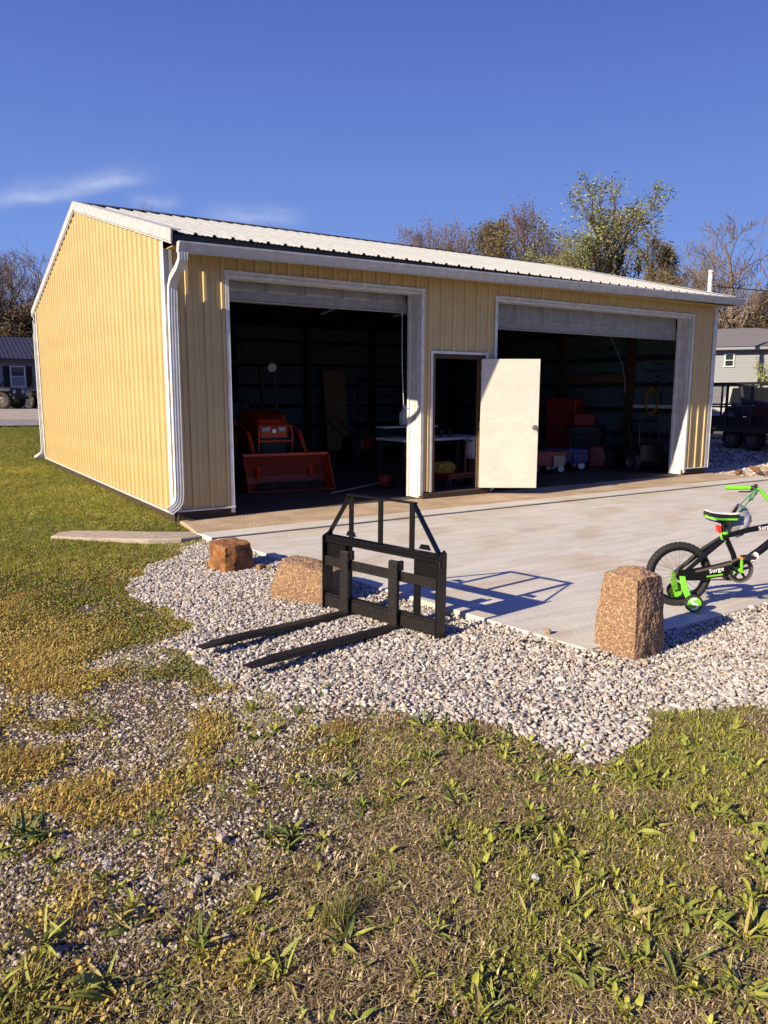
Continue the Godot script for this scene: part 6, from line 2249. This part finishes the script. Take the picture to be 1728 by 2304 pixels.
	ms.box(Vector3(-0.25, 0.62, 0), Vector3(0.45, 0.12, 0.45), Basis(), 0.04)
	ms.box(Vector3(-0.48, 0.85, 0), Vector3(0.1, 0.45, 0.44), Basis(Vector3.BACK, 0.2), 0.04)
	put("seat", ms, M.black, mw)
	for s in [-1.0, 1.0]:
		tyre(mw, Vector3(-0.5, 0.26, s * 0.42), Vector3.BACK, 0.26, 0.22, M.white_dull)
		tyre(mw, Vector3(0.62, 0.18, s * 0.38), Vector3.BACK, 0.18, 0.15, M.white_dull)
	var c := thing("white_pickup", "white pickup with dark windows seen through the trailer's mesh", "pickup", Vector3(19.4, height(19.4, -4.0), -4.0))
	var cd := Vector3(0.42, 0, 0.907).normalized()
	c.basis = Basis(cd, Vector3.UP, cd.cross(Vector3.UP))
	var cb := MB.new()
	cb.prism(PackedVector2Array([Vector2(-2.6, 0.5), Vector2(-2.6, 1.05), Vector2(-0.9, 1.08), Vector2(1.2, 1.08), Vector2(2.5, 0.98), Vector2(2.65, 0.8), Vector2(2.6, 0.45), Vector2(-2.5, 0.42)]), Transform3D(), 1.85, 0.06)
	put("body", cb, M.white_car, c)
	var cc := MB.new()
	cc.prism(PackedVector2Array([Vector2(-0.95, 1.07), Vector2(-0.8, 1.68), Vector2(0.3, 1.70), Vector2(1.15, 1.07)]), Transform3D(), 1.6, 0.08)
	put("cab", cc, M.white_car, c)
	for s in [-1.0, 1.0]:
		var w := MB.new()
		w.prism(PackedVector2Array([Vector2(-0.75, 1.13), Vector2(-0.68, 1.58), Vector2(0.26, 1.60), Vector2(0.88, 1.13)]), Transform3D(Basis(), Vector3(0, 0, s * 0.795)), 0.03)
		put("side_window", w, M.glass, c)
		for x in [-1.7, 1.65]:
			tyre(c, Vector3(x, 0.38, s * 0.82), Vector3.BACK, 0.38, 0.25, M.steel)
	var wsd := MB.new()
	wsd.quad(Vector3(1.10, 1.14, -0.7), Vector3(1.10, 1.14, 0.7), Vector3(0.40, 1.66, 0.62), Vector3(0.40, 1.66, -0.62), Vector3(1, 1, 0))
	wsd.quad(Vector3(1.12, 1.14, -0.7), Vector3(1.12, 1.14, 0.7), Vector3(0.42, 1.66, 0.62), Vector3(0.42, 1.66, -0.62), Vector3(1, 1, 0))
	put("windshield", wsd, M.glass, c)


func child() -> void:
	# a small child far off on the road, walking
	var o := thing("person", "small child in grey shirt and blue shorts standing on the far road", "person", Vector3(2.8, height(2.8, -34.4) + 0.05, -34.4), deg_to_rad(20.0))
	var skin := Color(0.55, 0.32, 0.22)
	var caps := [
		[Vector3(0, 0.96, 0), Vector3(0, 0.98, 0.01), 0.088, 0.092],
		[Vector3(0, 0.82, 0), Vector3(0, 0.92, 0), 0.035, 0.035],
		[Vector3(-0.08, 0.76, 0), Vector3(0.08, 0.76, 0), 0.06, 0.06],
		[Vector3(0, 0.74, 0), Vector3(0, 0.52, 0), 0.105, 0.095],
		[Vector3(-0.055, 0.50, 0), Vector3(-0.06, 0.28, 0.02), 0.075, 0.05],
		[Vector3(-0.06, 0.28, 0.02), Vector3(-0.06, 0.05, 0.0), 0.045, 0.03],
		[Vector3(0.055, 0.50, 0), Vector3(0.06, 0.28, 0.03), 0.075, 0.05],
		[Vector3(0.06, 0.28, 0.03), Vector3(0.06, 0.05, 0.02), 0.045, 0.03],
		[Vector3(-0.06, 0.03, 0.0), Vector3(-0.06, 0.025, 0.09), 0.032, 0.028],
		[Vector3(0.06, 0.03, 0.02), Vector3(0.06, 0.025, 0.11), 0.032, 0.028],
		[Vector3(-0.14, 0.76, 0), Vector3(-0.18, 0.60, 0.02), 0.042, 0.034],
		[Vector3(-0.18, 0.60, 0.02), Vector3(-0.08, 0.56, 0.13), 0.034, 0.026],
		[Vector3(0.14, 0.76, 0), Vector3(0.18, 0.60, 0.02), 0.042, 0.034],
		[Vector3(0.18, 0.60, 0.02), Vector3(0.08, 0.56, 0.13), 0.034, 0.026],
		[Vector3(0, 0.965, 0.085), Vector3(0, 0.955, 0.1), 0.014, 0.012],
	]
	for s in [-1.0, 1.0]:
		for k in 4:
			caps.append([Vector3(s * 0.07, 0.56, 0.14), Vector3(s * (0.02 - 0.004 * k), 0.575 - 0.016 * k, 0.17), 0.012, 0.009])
		caps.append([Vector3(s * 0.075, 0.57, 0.13), Vector3(s * 0.06, 0.60, 0.155), 0.012, 0.009])
		caps.append([Vector3(s * 0.088, 0.97, 0.0), Vector3(s * 0.094, 0.955, 0.0), 0.018, 0.014])
	var paint := func(p: Vector3) -> Color:
		if p.y > 1.0 and p.z < 0.05 or p.y > 1.035:
			return Color(0.06, 0.04, 0.025)
		if p.y > 0.84:
			return skin
		if p.y > 0.54 and absf(p.x) < 0.20 and p.z < 0.1:
			return Color(0.16, 0.15, 0.16)
		if p.y > 0.30 and p.y < 0.56 and p.z < 0.1:
			return Color(0.02, 0.04, 0.30)
		if p.y < 0.065:
			return Color(0.03, 0.03, 0.03)
		return skin
	var mb := sdf_body(caps, 0.018, 0.025, paint)
	put("body", mb, M.vcol, o)
	var toy := MB.new()
	toy.box(Vector3(0, 0.57, 0.2), Vector3(0.16, 0.1, 0.08), Basis(), 0.02)
	tag(put("toy", toy, M.amber), "small orange toy held by the child on the far road", "toy")
	get_node("toy").transform = o.transform
	var eyes := MB.new()
	for s in [-1.0, 1.0]:
		disc(Vector3(s * 0.034, 0.985, 0.088), Vector3(0, 0, 1), 0.011, 0.008, eyes, 8)
	eyes.box(Vector3(0, 0.925, 0.087), Vector3(0.035, 0.007, 0.008))
	put("face", eyes, M.black, o)


func pebble_mesh(seed_: int) -> ArrayMesh:
	var rng := RandomNumberGenerator.new()
	rng.seed = seed_
	var g := (1.0 + sqrt(5.0)) / 2.0
	var p := []
	for q in [[-1, g, 0], [1, g, 0], [-1, -g, 0], [1, -g, 0], [0, -1, g], [0, 1, g], [0, -1, -g], [0, 1, -g], [g, 0, -1], [g, 0, 1], [-g, 0, -1], [-g, 0, 1]]:
		p.append(Vector3(q[0], q[1], q[2]).normalized() * rng.randf_range(0.60, 1.2) * Vector3(1.15, 0.66, 0.8) * 0.5)
	var mb := MB.new()
	for f in [[0, 11, 5], [0, 5, 1], [0, 1, 7], [0, 7, 10], [0, 10, 11], [1, 5, 9], [5, 11, 4], [11, 10, 2], [10, 7, 6], [7, 1, 8], [3, 9, 4], [3, 4, 2], [3, 2, 6], [3, 6, 8], [3, 8, 9], [4, 9, 5], [2, 4, 11], [6, 2, 10], [8, 6, 7], [9, 8, 1]]:
		mb.flat(p[f[0]], p[f[1]], p[f[2]], p[f[0]] + p[f[1]] + p[f[2]])
	return mb.mesh(M.stone)


func stone_tone(rng: RandomNumberGenerator, warm: float) -> Color:
	var v := rng.randf_range(0.42, 0.80)
	if rng.randf() < 0.12:
		v *= 0.55
	var c := Color(v, v * 0.955, v * 0.92)
	if warm >= 0.6:
		c = Color(v, v * rng.randf_range(0.88, 0.94), v * rng.randf_range(0.70, 0.86))
	elif rng.randf() < warm:
		c = Color(v * 1.0, v * rng.randf_range(0.80, 0.92), v * rng.randf_range(0.58, 0.8))
	return c


func gravel() -> void:
	var rng := RandomNumberGenerator.new()
	rng.seed = 77
	var kinds := 5
	var xs := []
	var cs := []
	for k in kinds:
		xs.append([])
		cs.append(PackedColorArray())
	var lay := func(x: float, z: float, y: float, s: float, warm: float) -> void:
		var k := rng.randi() % kinds
		var b := Basis.from_euler(Vector3(rng.randf_range(-0.5, 0.5), rng.randf() * TAU, rng.randf_range(-0.5, 0.5))).scaled(Vector3(s * rng.randf_range(0.8, 1.25), s * rng.randf_range(0.75, 1.1), s))
		xs[k].append(Transform3D(b, Vector3(x, y, z)))
		cs[k].append(stone_tone(rng, warm))
	# the gravel bed
	for i in 200000:
		var far := i >= 160000
		var x := rng.randf_range(3.6, 8.8) if far else rng.randf_range(-1.75, 3.6)
		var z := rng.randf_range(6.0, 7.9) if far else rng.randf_range(1.0, 7.6)
		if x > 0.75 and z < 6.05:
			continue
		var d := gravel_at(x, z)
		if d > 0.0 and rng.randf() > exp(-d * 9.0) * 0.6:
			continue
		if poly_dist(Vector2(x, z), SLAB) < 0.004:
			continue
		var y := height(x, z) + (0.008 + rng.randf() * 0.018 if d < 0.0 else 0.004) + 0.036 * exp(-maxf(poly_dist(Vector2(x, z), SLAB), 0.0) / 0.14)
		lay.call(x, z, y, 0.0215 * exp(rng.randfn() * 0.34), 0.16)
	# fine stone all over the thin ground left of the bed, sparse in the turf
	for i in 190000:
		var x := rng.randf_range(-3.6, 0.9)
		var z := rng.randf_range(2.9, 8.5)
		if gravel_at(x, z) < 0.03:
			continue
		var t := turf_at(x, z)
		var den := 0.8 * (1.0 - 0.95 * t) * ss(2.9, 4.6, z) * clampf(0.72 + 0.8 * wob.get_noise_2d(x * 70.0 + 300.0, z * 70.0), 0.06, 1.0)
		if rng.randf() > den:
			continue
		lay.call(x, z, height(x, z) + 0.001, minf(0.0115 * exp(rng.randfn() * 0.5), 0.026), 0.65)
	# the gravel drive right of the garage
	for i in 26000:
		var x := rng.randf_range(11.3, 19.0)
		var z := rng.randf_range(-6.0, 3.0)
		if i % 3 == 0:
			x = rng.randf_range(11.25, 13.4)
			z = rng.randf_range(-0.6, 1.8)
		lay.call(x, z, height(x, z) + 0.008, 0.045 * exp(rng.randfn() * 0.4), 0.35)
	for k in kinds:
		put_copies("gravel", pebble_mesh(100 + k), xs[k], cs[k])


func tuft(seed_: int, blades: int, radius: float, h: float, w: float, lean: float, m: Material) -> ArrayMesh:
	var rng := RandomNumberGenerator.new()
	rng.seed = seed_
	var mb := MB.new()
	for i in blades:
		var a := rng.randf() * TAU
		var p := Vector3(cos(a), 0, sin(a)) * radius * sqrt(rng.randf())
		var b := rng.randf() * TAU
		var dir := Vector3(cos(b), 0, sin(b))
		var side := dir.cross(Vector3.UP)
		var hh := h * rng.randf_range(0.55, 1.15)
		var l := lean * rng.randf_range(0.3, 1.3)
		var v := rng.randf_range(0.75, 1.2)
		mb.col = Color(v, v * rng.randf_range(0.92, 1.05), v * rng.randf_range(0.8, 1.1))
		var m1 := p + Vector3.UP * hh * 0.6 + dir * l * hh * 0.35
		var e := p + Vector3.UP * hh * (1.0 - 0.3 * l) + dir * l * hh
		var q := w * rng.randf_range(0.7, 1.2)
		var n := (dir * 0.5 + Vector3.UP * 0.7).normalized()
		mb.flat(p - side * q, p + side * q, m1 + side * q * 0.7, dir)
		mb.flat(p - side * q, m1 + side * q * 0.7, m1 - side * q * 0.7, dir)
		mb.flat(m1 - side * q * 0.7, m1 + side * q * 0.7, e, n)
	return mb.mesh(m)


func leaf_bit(seed_: int, n: int, radius: float, size: float, m: Material) -> ArrayMesh:
	# a sprig of small round leaves near the ground
	var rng := RandomNumberGenerator.new()
	rng.seed = seed_
	var mb := MB.new()
	for i in n:
		var a := rng.randf() * TAU
		var p := Vector3(cos(a), 0, sin(a)) * radius * sqrt(rng.randf()) + Vector3.UP * rng.randf_range(0.4, 1.6) * size
		var nn := Vector3(rng.randfn() * 0.45, 1, rng.randfn() * 0.45).normalized()
		var x := nn.cross(Vector3(rng.randfn(), 0, rng.randfn())).normalized()
		var y := nn.cross(x)
		var s := size * rng.randf_range(0.6, 1.1)
		var v := rng.randf_range(0.75, 1.2)
		mb.col = Color(v, v, v * 0.9)
		for k in 6:
			var t0 := TAU * k / 6.0
			var t1 := TAU * (k + 1) / 6.0
			mb.flat(p, p + (x * cos(t0) + y * sin(t0)) * s * 0.5, p + (x * cos(t1) + y * sin(t1)) * s * 0.5, nn)
	return mb.mesh(m)


func grass() -> void:
	var rng := RandomNumberGenerator.new()
	rng.seed = 303
	var lists := {}
	var add := func(k: String, x: float, z: float, s: float, c: Color, flatness := 1.0) -> void:
		if not lists.has(k):
			lists[k] = [[], PackedColorArray()]
		var b := Basis(Vector3.UP, rng.randf() * TAU).scaled(Vector3(s, s * flatness * rng.randf_range(0.8, 1.2), s))
		lists[k][0].append(Transform3D(b, Vector3(x, height(x, z) - 0.003, z)))
		lists[k][1].append(c)
	var strip := PackedVector2Array([Vector2(-1.50, 0.26), Vector2(-1.38, 0.05), Vector2(-1.2, 0.02), Vector2(-0.75, 0.33), Vector2(-0.4, 0.62), Vector2(-0.06, 0.82), Vector2(-0.05, 1.1), Vector2(-0.3, 1.16), Vector2(-0.62, 1.02), Vector2(-0.95, 0.74), Vector2(-1.2, 0.56)])
	var green := Color(0.165, 0.195, 0.018)
	var yellow := Color(0.45, 0.34, 0.085)
	var straw := Color(0.56, 0.42, 0.23)
	# mown lawn along the gable wall, thinner far off
	for i in 60000:
		var z := 2.9 - 13.5 * pow(rng.randf(), 1.5)
		var x := rng.randf_range(-5.5, -0.02)
		if z > 0.9 and gravel_at(x, z) < 0.06:
			continue
		if z > -0.2 and z < 1.3 and poly_dist(Vector2(x, z), strip) < 0.015:
			continue
		if rng.randf() > dry_at(x, z) * 0.9 + 0.1:
			continue
		var t := clampf(0.5 + 0.9 * wob.get_noise_2d(x * 50.0, z * 50.0) + 0.25 * rng.randfn(), 0.0, 1.0)
		var c := green.lerp(Color(0.30, 0.285, 0.035), t)
		if rng.randf() < 0.05:
			c = straw
		add.call("lawn_grass", x, z, rng.randf_range(0.7, 1.15) * (1.0 - 0.3 * ss(-3.0, 0.5, z)), c)
	for i in 26000:
		var z := rng.randf_range(-22.4, -9.5)
		var x := rng.randf_range(-6.0, 6.0)
		var t := clampf(0.45 + 0.9 * wob.get_noise_2d(x * 30.0, z * 12.0) + 0.25 * rng.randfn(), 0.0, 1.0)
		add.call("lawn_grass", x, z, rng.randf_range(0.9, 1.5), green.lerp(Color(0.28, 0.27, 0.04), t))
	# clumps of low yellowed grass and herbs with stony gaps between
	for i in 200000:
		var x := rng.randf_range(-5.1, 0.2)
		var z := rng.randf_range(1.3, 7.9)
		if gravel_at(x, z) < 0.02:
			continue
		var clump := wob.get_noise_2d(x * 85.0 + 60.0, z * 85.0) + 0.55 * wob.get_noise_2d(x * 260.0, z * 260.0 + 31.0)
		var want := lerpf(-0.52, 0.22, ss(2.6, 6.6, z)) - 0.32 * ss(0.32, 0.05, gravel_at(x, z)) * ss(6.0, 5.0, z)
		var m := 0.72 * ss(want - 0.2, want + 0.34, clump) * (1.0 - dry_at(x, z)) * (1.0 - turf_at(x, z))
		if rng.randf() > m + 0.02:
			continue
		var t := clampf(0.5 + 1.4 * wob.get_noise_2d(x * 55.0, z * 55.0 + 9.0) + 0.22 * rng.randfn(), 0.0, 1.0)
		var c := Color(0.17, 0.18, 0.024).lerp(yellow, t)
		if rng.randf() < 0.10:
			c = Color(0.32, 0.15, 0.06)
		if rng.randf() < 0.6:
			add.call("ground_herbs", x, z, rng.randf_range(0.7, 1.6), c, 1.5)
		else:
			add.call("yellow_grass", x, z, rng.randf_range(0.35, 1.0) * (0.7 + ss(0.0, 0.5, clump)), c)
	# low brown turf in the foreground, with straw and small leaves
	for i in 240000:
		var x := rng.randf_range(-3.6, 3.6)
		var z := rng.randf_range(5.6, 9.5)
		var gd := gravel_at(x, z)
		if gd < -0.02 and rng.randf() > 0.10 * ss(-0.25, 0.0, gd):
			continue
		var t := turf_at(x, z)
		if rng.randf() > 0.08 + 0.92 * t or gd < 0.03 and rng.randf() < 0.7:
			continue
		var bare := wob.get_noise_2d(x * 300.0, z * 300.0 + 77.0) + 0.5 * wob.get_noise_2d(x * 110.0 + 5.0, z * 110.0)
		if bare < -0.18 and rng.randf() < 0.85:
			continue
		var n := wob.get_noise_2d(x * 95.0 + 11.0, z * 95.0) + 0.4 * wob.get_noise_2d(x * 280.0 + 11.0, z * 280.0)
		var greenish := 0.72 * ss(-0.4, 0.6, n + 0.2 * (x + 0.9))
		var u := rng.randf()
		if u < 0.64 - 0.35 * greenish:
			var k := rng.randf()
			add.call("dry_straw", x, z, rng.randf_range(0.6, 1.35), Color(0.14, 0.10, 0.045).lerp(Color(0.68, 0.56, 0.30), k * k), 0.9)
		elif u < 0.76:
			add.call("turf_grass", x, z, rng.randf_range(0.5, 1.15) * (0.7 + 0.6 * greenish), Color(0.15, 0.185, 0.02).lerp(Color(0.44, 0.42, 0.07), rng.randf() * (1.2 - 0.6 * greenish)))
		elif u < 0.94:
			add.call("ground_herbs", x, z, rng.randf_range(0.5, 1.2), Color(0.17, 0.19, 0.022).lerp(Color(0.40, 0.31, 0.07), rng.randf()))
	# bright clover patches
	for q in [[0.41, 7.01, 0.20], [-0.16, 7.19, 0.18], [-1.49, 7.77, 0.13], [-0.82, 7.95, 0.16], [-0.57, 7.66, 0.14], [-0.1, 7.45, 0.16], [0.1, 7.2, 0.15], [-0.62, 7.5, 0.12], [-2.3, 7.35, 0.12]]:
		for i in 60:
			var a := rng.randf() * TAU
			var r: float = q[2] * sqrt(rng.randf()) * rng.randf_range(0.6, 1.2)
			add.call("clover", q[0] + cos(a) * r, q[1] + sin(a) * r, rng.randf_range(0.7, 1.3), Color(0.12, 0.15, 0.022).lerp(Color(0.24, 0.25, 0.04), rng.randf()))
	# little rosettes too many to count
	for i in 4200:
		var x := rng.randf_range(-3.0, 1.6)
		var z := rng.randf_range(5.6, 8.6)
		if gravel_at(x, z) < 0.04 or rng.randf() > 0.12 + 0.88 * turf_at(x, z) * ss(-2.6, -0.4, x):
			continue
		add.call("small_rosettes", x, z, 0.6 + 1.3 * pow(rng.randf(), 2.0), Color(0.13, 0.17, 0.022).lerp(Color(0.32, 0.33, 0.045), rng.randf()))
	# weeds and leaf litter at the right end of the apron
	for i in 420:
		var x := rng.randf_range(11.25, 13.6)
		var z := rng.randf_range(0.15, 1.7)
		add.call("ground_herbs", x, z, rng.randf_range(1.2, 3.0), Color(0.13, 0.11, 0.03).lerp(Color(0.26, 0.12, 0.05), rng.randf()))
	for i in 160:
		var x := rng.randf_range(11.3, 13.2)
		add.call("yellow_grass", x, rng.randf_range(-0.2, 1.4), rng.randf_range(1.0, 2.2), Color(0.13, 0.13, 0.03).lerp(yellow, rng.randf()))
	var shapes := {
		"lawn_grass": tuft(1, 16, 0.06, 0.05, 0.0022, 0.7, M.blade),
		"yellow_grass": tuft(2, 12, 0.04, 0.042, 0.0019, 1.1, M.blade),
		"dry_straw": tuft(3, 8, 0.04, 0.036, 0.0021, 1.7, M.blade),
		"turf_grass": tuft(4, 8, 0.03, 0.042, 0.0022, 1.0, M.blade),
		"ground_herbs": leaf_bit(5, 9, 0.026, 0.0085, M.blade),
		"small_rosettes": rosette_mesh(7, M.blade),
		"clover": leaf_bit(6, 6, 0.035, 0.013, M.blade),
	}
	for k in lists:
		put_copies(k, shapes[k], lists[k][0], lists[k][1])


func rosette_mesh(seed_: int, m: Material) -> ArrayMesh:
	var rng := RandomNumberGenerator.new()
	rng.seed = seed_
	var mb := MB.new()
	for k in 13:
		var b := Basis(Vector3.UP, TAU * (k + rng.randf_range(-0.3, 0.3)) * 0.382)
		var l := 0.055 * rng.randf_range(0.6, 1.2)
		var a := rng.randf_range(0.45, 1.3)
		var v := rng.randf_range(0.8, 1.15)
		mb.col = Color(v, v, v)
		var pr := [Vector3.ZERO, Vector3.ZERO, Vector3.ZERO]
		for i in range(1, 5):
			var t := i / 4.0
			var w := l * 0.085 * sin(PI * pow(t, 0.8)) if i < 4 else 0.0
			var c := Vector3(cos(a) * t, sin(a) * t - 0.45 * t * t, 0) * l
			var cu := [b * (c + Vector3(0, w * 0.3, -w)), b * c, b * (c + Vector3(0, w * 0.3, w))]
			for s in 2:
				mb.quad(pr[s], cu[s], cu[s + 1], pr[s + 1], b * Vector3(-sin(a), cos(a), 0))
			pr = cu
	return mb.mesh(m)


func leaf_mesh(l: float, w: float, curl: float, m: Material) -> ArrayMesh:
	# one lance-shaped leaf along +x, folded on its midrib, arching over
	var mb := MB.new()
	var n := 5
	var pl := []
	for i in n + 1:
		var t := float(i) / n
		var ww := w * sin(PI * pow(lerpf(0.04, 1.0, t), 0.75)) if i < n else 0.0
		var a := lerpf(1.0, 1.0 - curl * 0.85, t)
		var p: Vector3 = Vector3.ZERO if i == 0 else pl[i - 1][1] + Vector3(cos(a), sin(a), 0) * l / n
		var up := Vector3(-sin(a), cos(a), 0)
		pl.append([p + Vector3(0, 0, -ww) + up * ww * 0.35, p, p + Vector3(0, 0, ww) + up * ww * 0.35])
		if i > 0:
			for s in 2:
				mb.col = Color(1, 1, 1) if s else Color(0.94, 0.97, 0.94)
				mb.quad(pl[i - 1][s], pl[i][s], pl[i][s + 1], pl[i - 1][s + 1], up)
	return mb.mesh(m)


func weeds() -> void:
	var rng := RandomNumberGenerator.new()
	rng.seed = 606
	var mats := []
	for c in [Color(0.11, 0.14, 0.028), Color(0.17, 0.195, 0.03), Color(0.24, 0.25, 0.04), Color(0.30, 0.24, 0.08)]:
		var m := StandardMaterial3D.new()
		m.albedo_color = c.linear_to_srgb()
		m.roughness = 0.6
		m.vertex_color_use_as_albedo = true
		m.backlight_enabled = true
		m.backlight = Color(0.3, 0.36, 0.08)
		mats.append(m)
	var forms := []
	for m in mats:
		forms.append([leaf_mesh(1.0, 0.05, 0.9, m), leaf_mesh(1.0, 0.075, 1.4, m), leaf_mesh(1.0, 0.042, 0.4, m), leaf_mesh(1.0, 0.095, 1.8, m)])
	# x, z, leaf length, leaves, tone, label
	var list := [
		[-2.58, 6.28, 0.13, 13, 0, "upright leafy weed at the left picture edge halfway down the foreground"],
		[-1.75, 6.87, 0.12, 16, 0, "wide dark rosette weed in the stony dirt below the fork tips"],
		[-1.95, 6.22, 0.09, 10, 1, "small weed in the gravelly dirt nearest below the left fork tip"],
		[-2.56, 6.95, 0.13, 10, 2, "broad-leaved pale weed at the left picture edge low down"],
		[-2.22, 7.15, 0.12, 11, 0, "grey-green rosette weed between pale stones, lower left"],
		[-2.37, 6.98, 0.10, 9, 1, "weed beside the dry curved stalks, lower left"],
		[-2.05, 7.42, 0.13, 10, 2, "yellow-green weed with long leaves at the bottom left of centre"],
		[-2.48, 7.26, 0.14, 10, 1, "large weed in the bottom left corner"],
		[-2.66, 7.10, 0.12, 8, 2, "pale weed cut by the left edge near the bottom corner"],
		[-0.74, 6.36, 0.12, 18, 0, "dense dark clump at the gravel's lower edge, left one of a pair"],
		[-0.64, 6.60, 0.13, 16, 0, "spreading dark clump at the gravel's lower edge, right one of a pair"],
		[-0.34, 6.92, 0.09, 10, 1, "small rosette at the gravel's lowest point"],
		[-0.98, 5.72, 0.08, 16, 1, "bushy small weed at the gravel's edge below the near fork"],
		[-0.80, 5.95, 0.09, 12, 1, "grassy weed right of the bushy small weed at the gravel's edge"],
		[-0.40, 6.63, 0.07, 7, 1, "single small weed standing in the gravel's lower lobe"],
		[-1.45, 6.60, 0.09, 9, 0, "flat dark rosette in the turf below the fork heels"],
		[-1.31, 6.64, 0.08, 10, 0, "flat rosette right of the flat dark rosette in the turf"],
		[-1.04, 6.98, 0.11, 14, 0, "wide dark rosette in the turf below the clump pair"],
		[-0.72, 7.08, 0.10, 12, 1, "leafy weed in the turf between the clover and the clump pair"],
		[-0.34, 7.28, 0.13, 12, 1, "tall-leaved weed in the turf below the bollard"],
		[-0.55, 7.52, 0.13, 11, 2, "pale broad-leaved weed at right, below the tall-leaved weed"],
		[-0.29, 7.68, 0.13, 11, 1, "weed with arching leaves near the right edge, middle of the foreground"],
		[-0.06, 7.70, 0.13, 12, 2, "pale weed cut by the right edge, middle of the foreground"],
		[-0.18, 7.38, 0.11, 12, 1, "weed above the arching-leaved one near the right edge"],
		[0.50, 7.24, 0.12, 13, 2, "yellow-green weed by the right edge at the gravel's end"],
		[0.22, 7.30, 0.11, 10, 1, "weed left of the yellow-green one at the gravel's end"],
		[-1.10, 7.66, 0.11, 9, 2, "upright pale weed near the bottom middle right"],
		[-0.99, 7.88, 0.12, 10, 2, "weed with one long leaf standing up, lower right"],
		[-0.88, 7.99, 0.13, 10, 1, "low spreading weed, lower right"],
		[-0.77, 8.10, 0.14, 13, 2, "large bright weed at the right edge low down"],
		[-1.22, 7.62, 0.09, 7, 1, "thin weed beside the white chip in the turf"],
		[-1.54, 7.50, 0.10, 9, 1, "weed in the turf at the bottom middle"],
		[-1.32, 7.97, 0.12, 9, 1, "weed with folded leaves at the bottom, right of middle"],
		[-1.12, 8.07, 0.13, 9, 0, "dark-leaved weed at the bottom right"],
		[-1.04, 8.20, 0.14, 14, 2, "big bright weed in the bottom right corner"],
		[-1.62, 7.86, 0.10, 8, 2, "small pale weed at the bottom middle"],
		[-1.88, 7.46, 0.12, 9, 2, "weed left of the fine grass tuft near the bottom"],
		[-1.55, 7.28, 0.09, 8, 1, "small weed above the bottom-middle turf weed"],
		[-1.23, 7.22, 0.09, 9, 1, "small rosette left of centre below the wide dark rosette"],
		[-0.44, 7.90, 0.12, 10, 1, "weed at the right edge below the arching-leaved one"],
		[-1.34, 5.0, 0.07, 10, 0, "dark little weed at the tip of the near fork"],
		[-1.50, 5.1, 0.07, 9, 1, "little weed left of the dark one by the near fork's tip"],
		[-1.72, 6.22, 0.07, 9, 1, "little weed in the stony dirt below the gravel's left lobe"],
		[-1.16, 3.05, 0.06, 10, 1, "tiny weed at the gravel's upper left edge"],
		[-0.9, 2.0, 0.08, 12, 0, "dark leafy weed where lawn meets gravel"],
	]
	for q in list:
		var x: float = q[0]
		var z: float = q[1]
		var o := thing("rosette_weed", q[5], "weed", Vector3(x, height(x, z) - 0.004, z), rng.randf() * TAU, "leafy weeds in the foreground")
		var n: int = int(q[3] * 2.6)
		var heads := []
		for k in 2 + rng.randi() % 3:
			heads.append(Vector3(rng.randfn(), 0, rng.randfn()) * q[2] * 0.33)
		for k in n:
			var tone: int = q[4] if rng.randf() < 0.65 else rng.randi() % 4
			var lf := put_mesh("leaf", forms[tone][rng.randi() % 4], o)
			var s: float = q[2] * rng.randf_range(0.5, 1.05)
			lf.basis = Basis(Vector3.UP, TAU * (k + rng.randf_range(-0.4, 0.4)) * 0.382) * Basis(Vector3.BACK, rng.randf_range(-0.35, 0.5)) * Basis(Vector3.RIGHT, rng.randf_range(-0.6, 0.6))
			lf.scale = Vector3(s, s, s * rng.randf_range(0.8, 1.35))
			lf.position = heads[rng.randi() % heads.size()] + lf.basis.x.normalized() * 0.004
	# one upright tuft of fine grass, a dandelion clock, dry stalks
	var ft := tuft(41, 150, 0.055, 0.13, 0.0013, 0.65, M.blade)
	var fo := put_mesh("fine_grass_tuft", ft)
	fo.position = Vector3(-1.80, height(-1.80, 7.36), 7.36)
	var fm: StandardMaterial3D = M.blade.duplicate()
	fm.albedo_color = lin(0.16, 0.16, 0.035)
	fo.material_override = null
	fo.set_surface_override_material(0, fm)
	tag(fo, "upright tuft of fine green grass near the bottom left of middle", "grass tuft")
	var dn := thing("dandelion_clock", "white dandelion seed head on a thin stalk, lower left", "dandelion", Vector3(-2.38, height(-2.38, 6.8), 6.8))
	var ds := MB.new()
	ds.tube([Vector3.ZERO, Vector3(0.01, 0.05, 0), Vector3(0.012, 0.09, 0.005)], [0.0022], 6)
	put("stalk", ds, M.jamb_wood, dn)
	var dh := MB.new()
	for i in 150:
		var v := Vector3(rng.randfn(), rng.randfn(), rng.randfn()).normalized()
		dh.tube([Vector3(0.012, 0.1, 0.005), Vector3(0.012, 0.1, 0.005) + v * 0.016], [0.0003, 0.0008], 3, false)
	put("seed_head", dh, M.jug, dn)
	for q in [[[-2.28, 6.95], [-2.33, 6.98, 0.13], "straight dry reddish stalk leaning left, lower left"], [[-2.28, 7.12], [-2.18, 7.16, 0.02], "curved dry reddish stalk bent to the ground, lower left"], [[-2.42, 7.0], [-2.44, 7.0, 0.12], "upright dry reddish stalk, lower left"]]:
		var st := MB.new()
		var p0 := Vector3(q[0][0], height(q[0][0], q[0][1]), q[0][1])
		var p2 := Vector3(q[1][0], height(q[1][0], q[1][1]) + q[1][2], q[1][1])
		var mid := (p0 + p2) * 0.5 + Vector3(0, 0.045 if q[1][2] < 0.1 else 0.01, 0)
		st.tube([p0, p0.lerp(mid, 0.6) + Vector3(0, 0.012, 0), mid, mid.lerp(p2, 0.6) + Vector3(0, 0.008, 0), p2], [0.0024, 0.0022, 0.002, 0.0018, 0.0014], 6)
		tag(put("dry_stalk", st, M.tan_wood), q[2], "stalk")
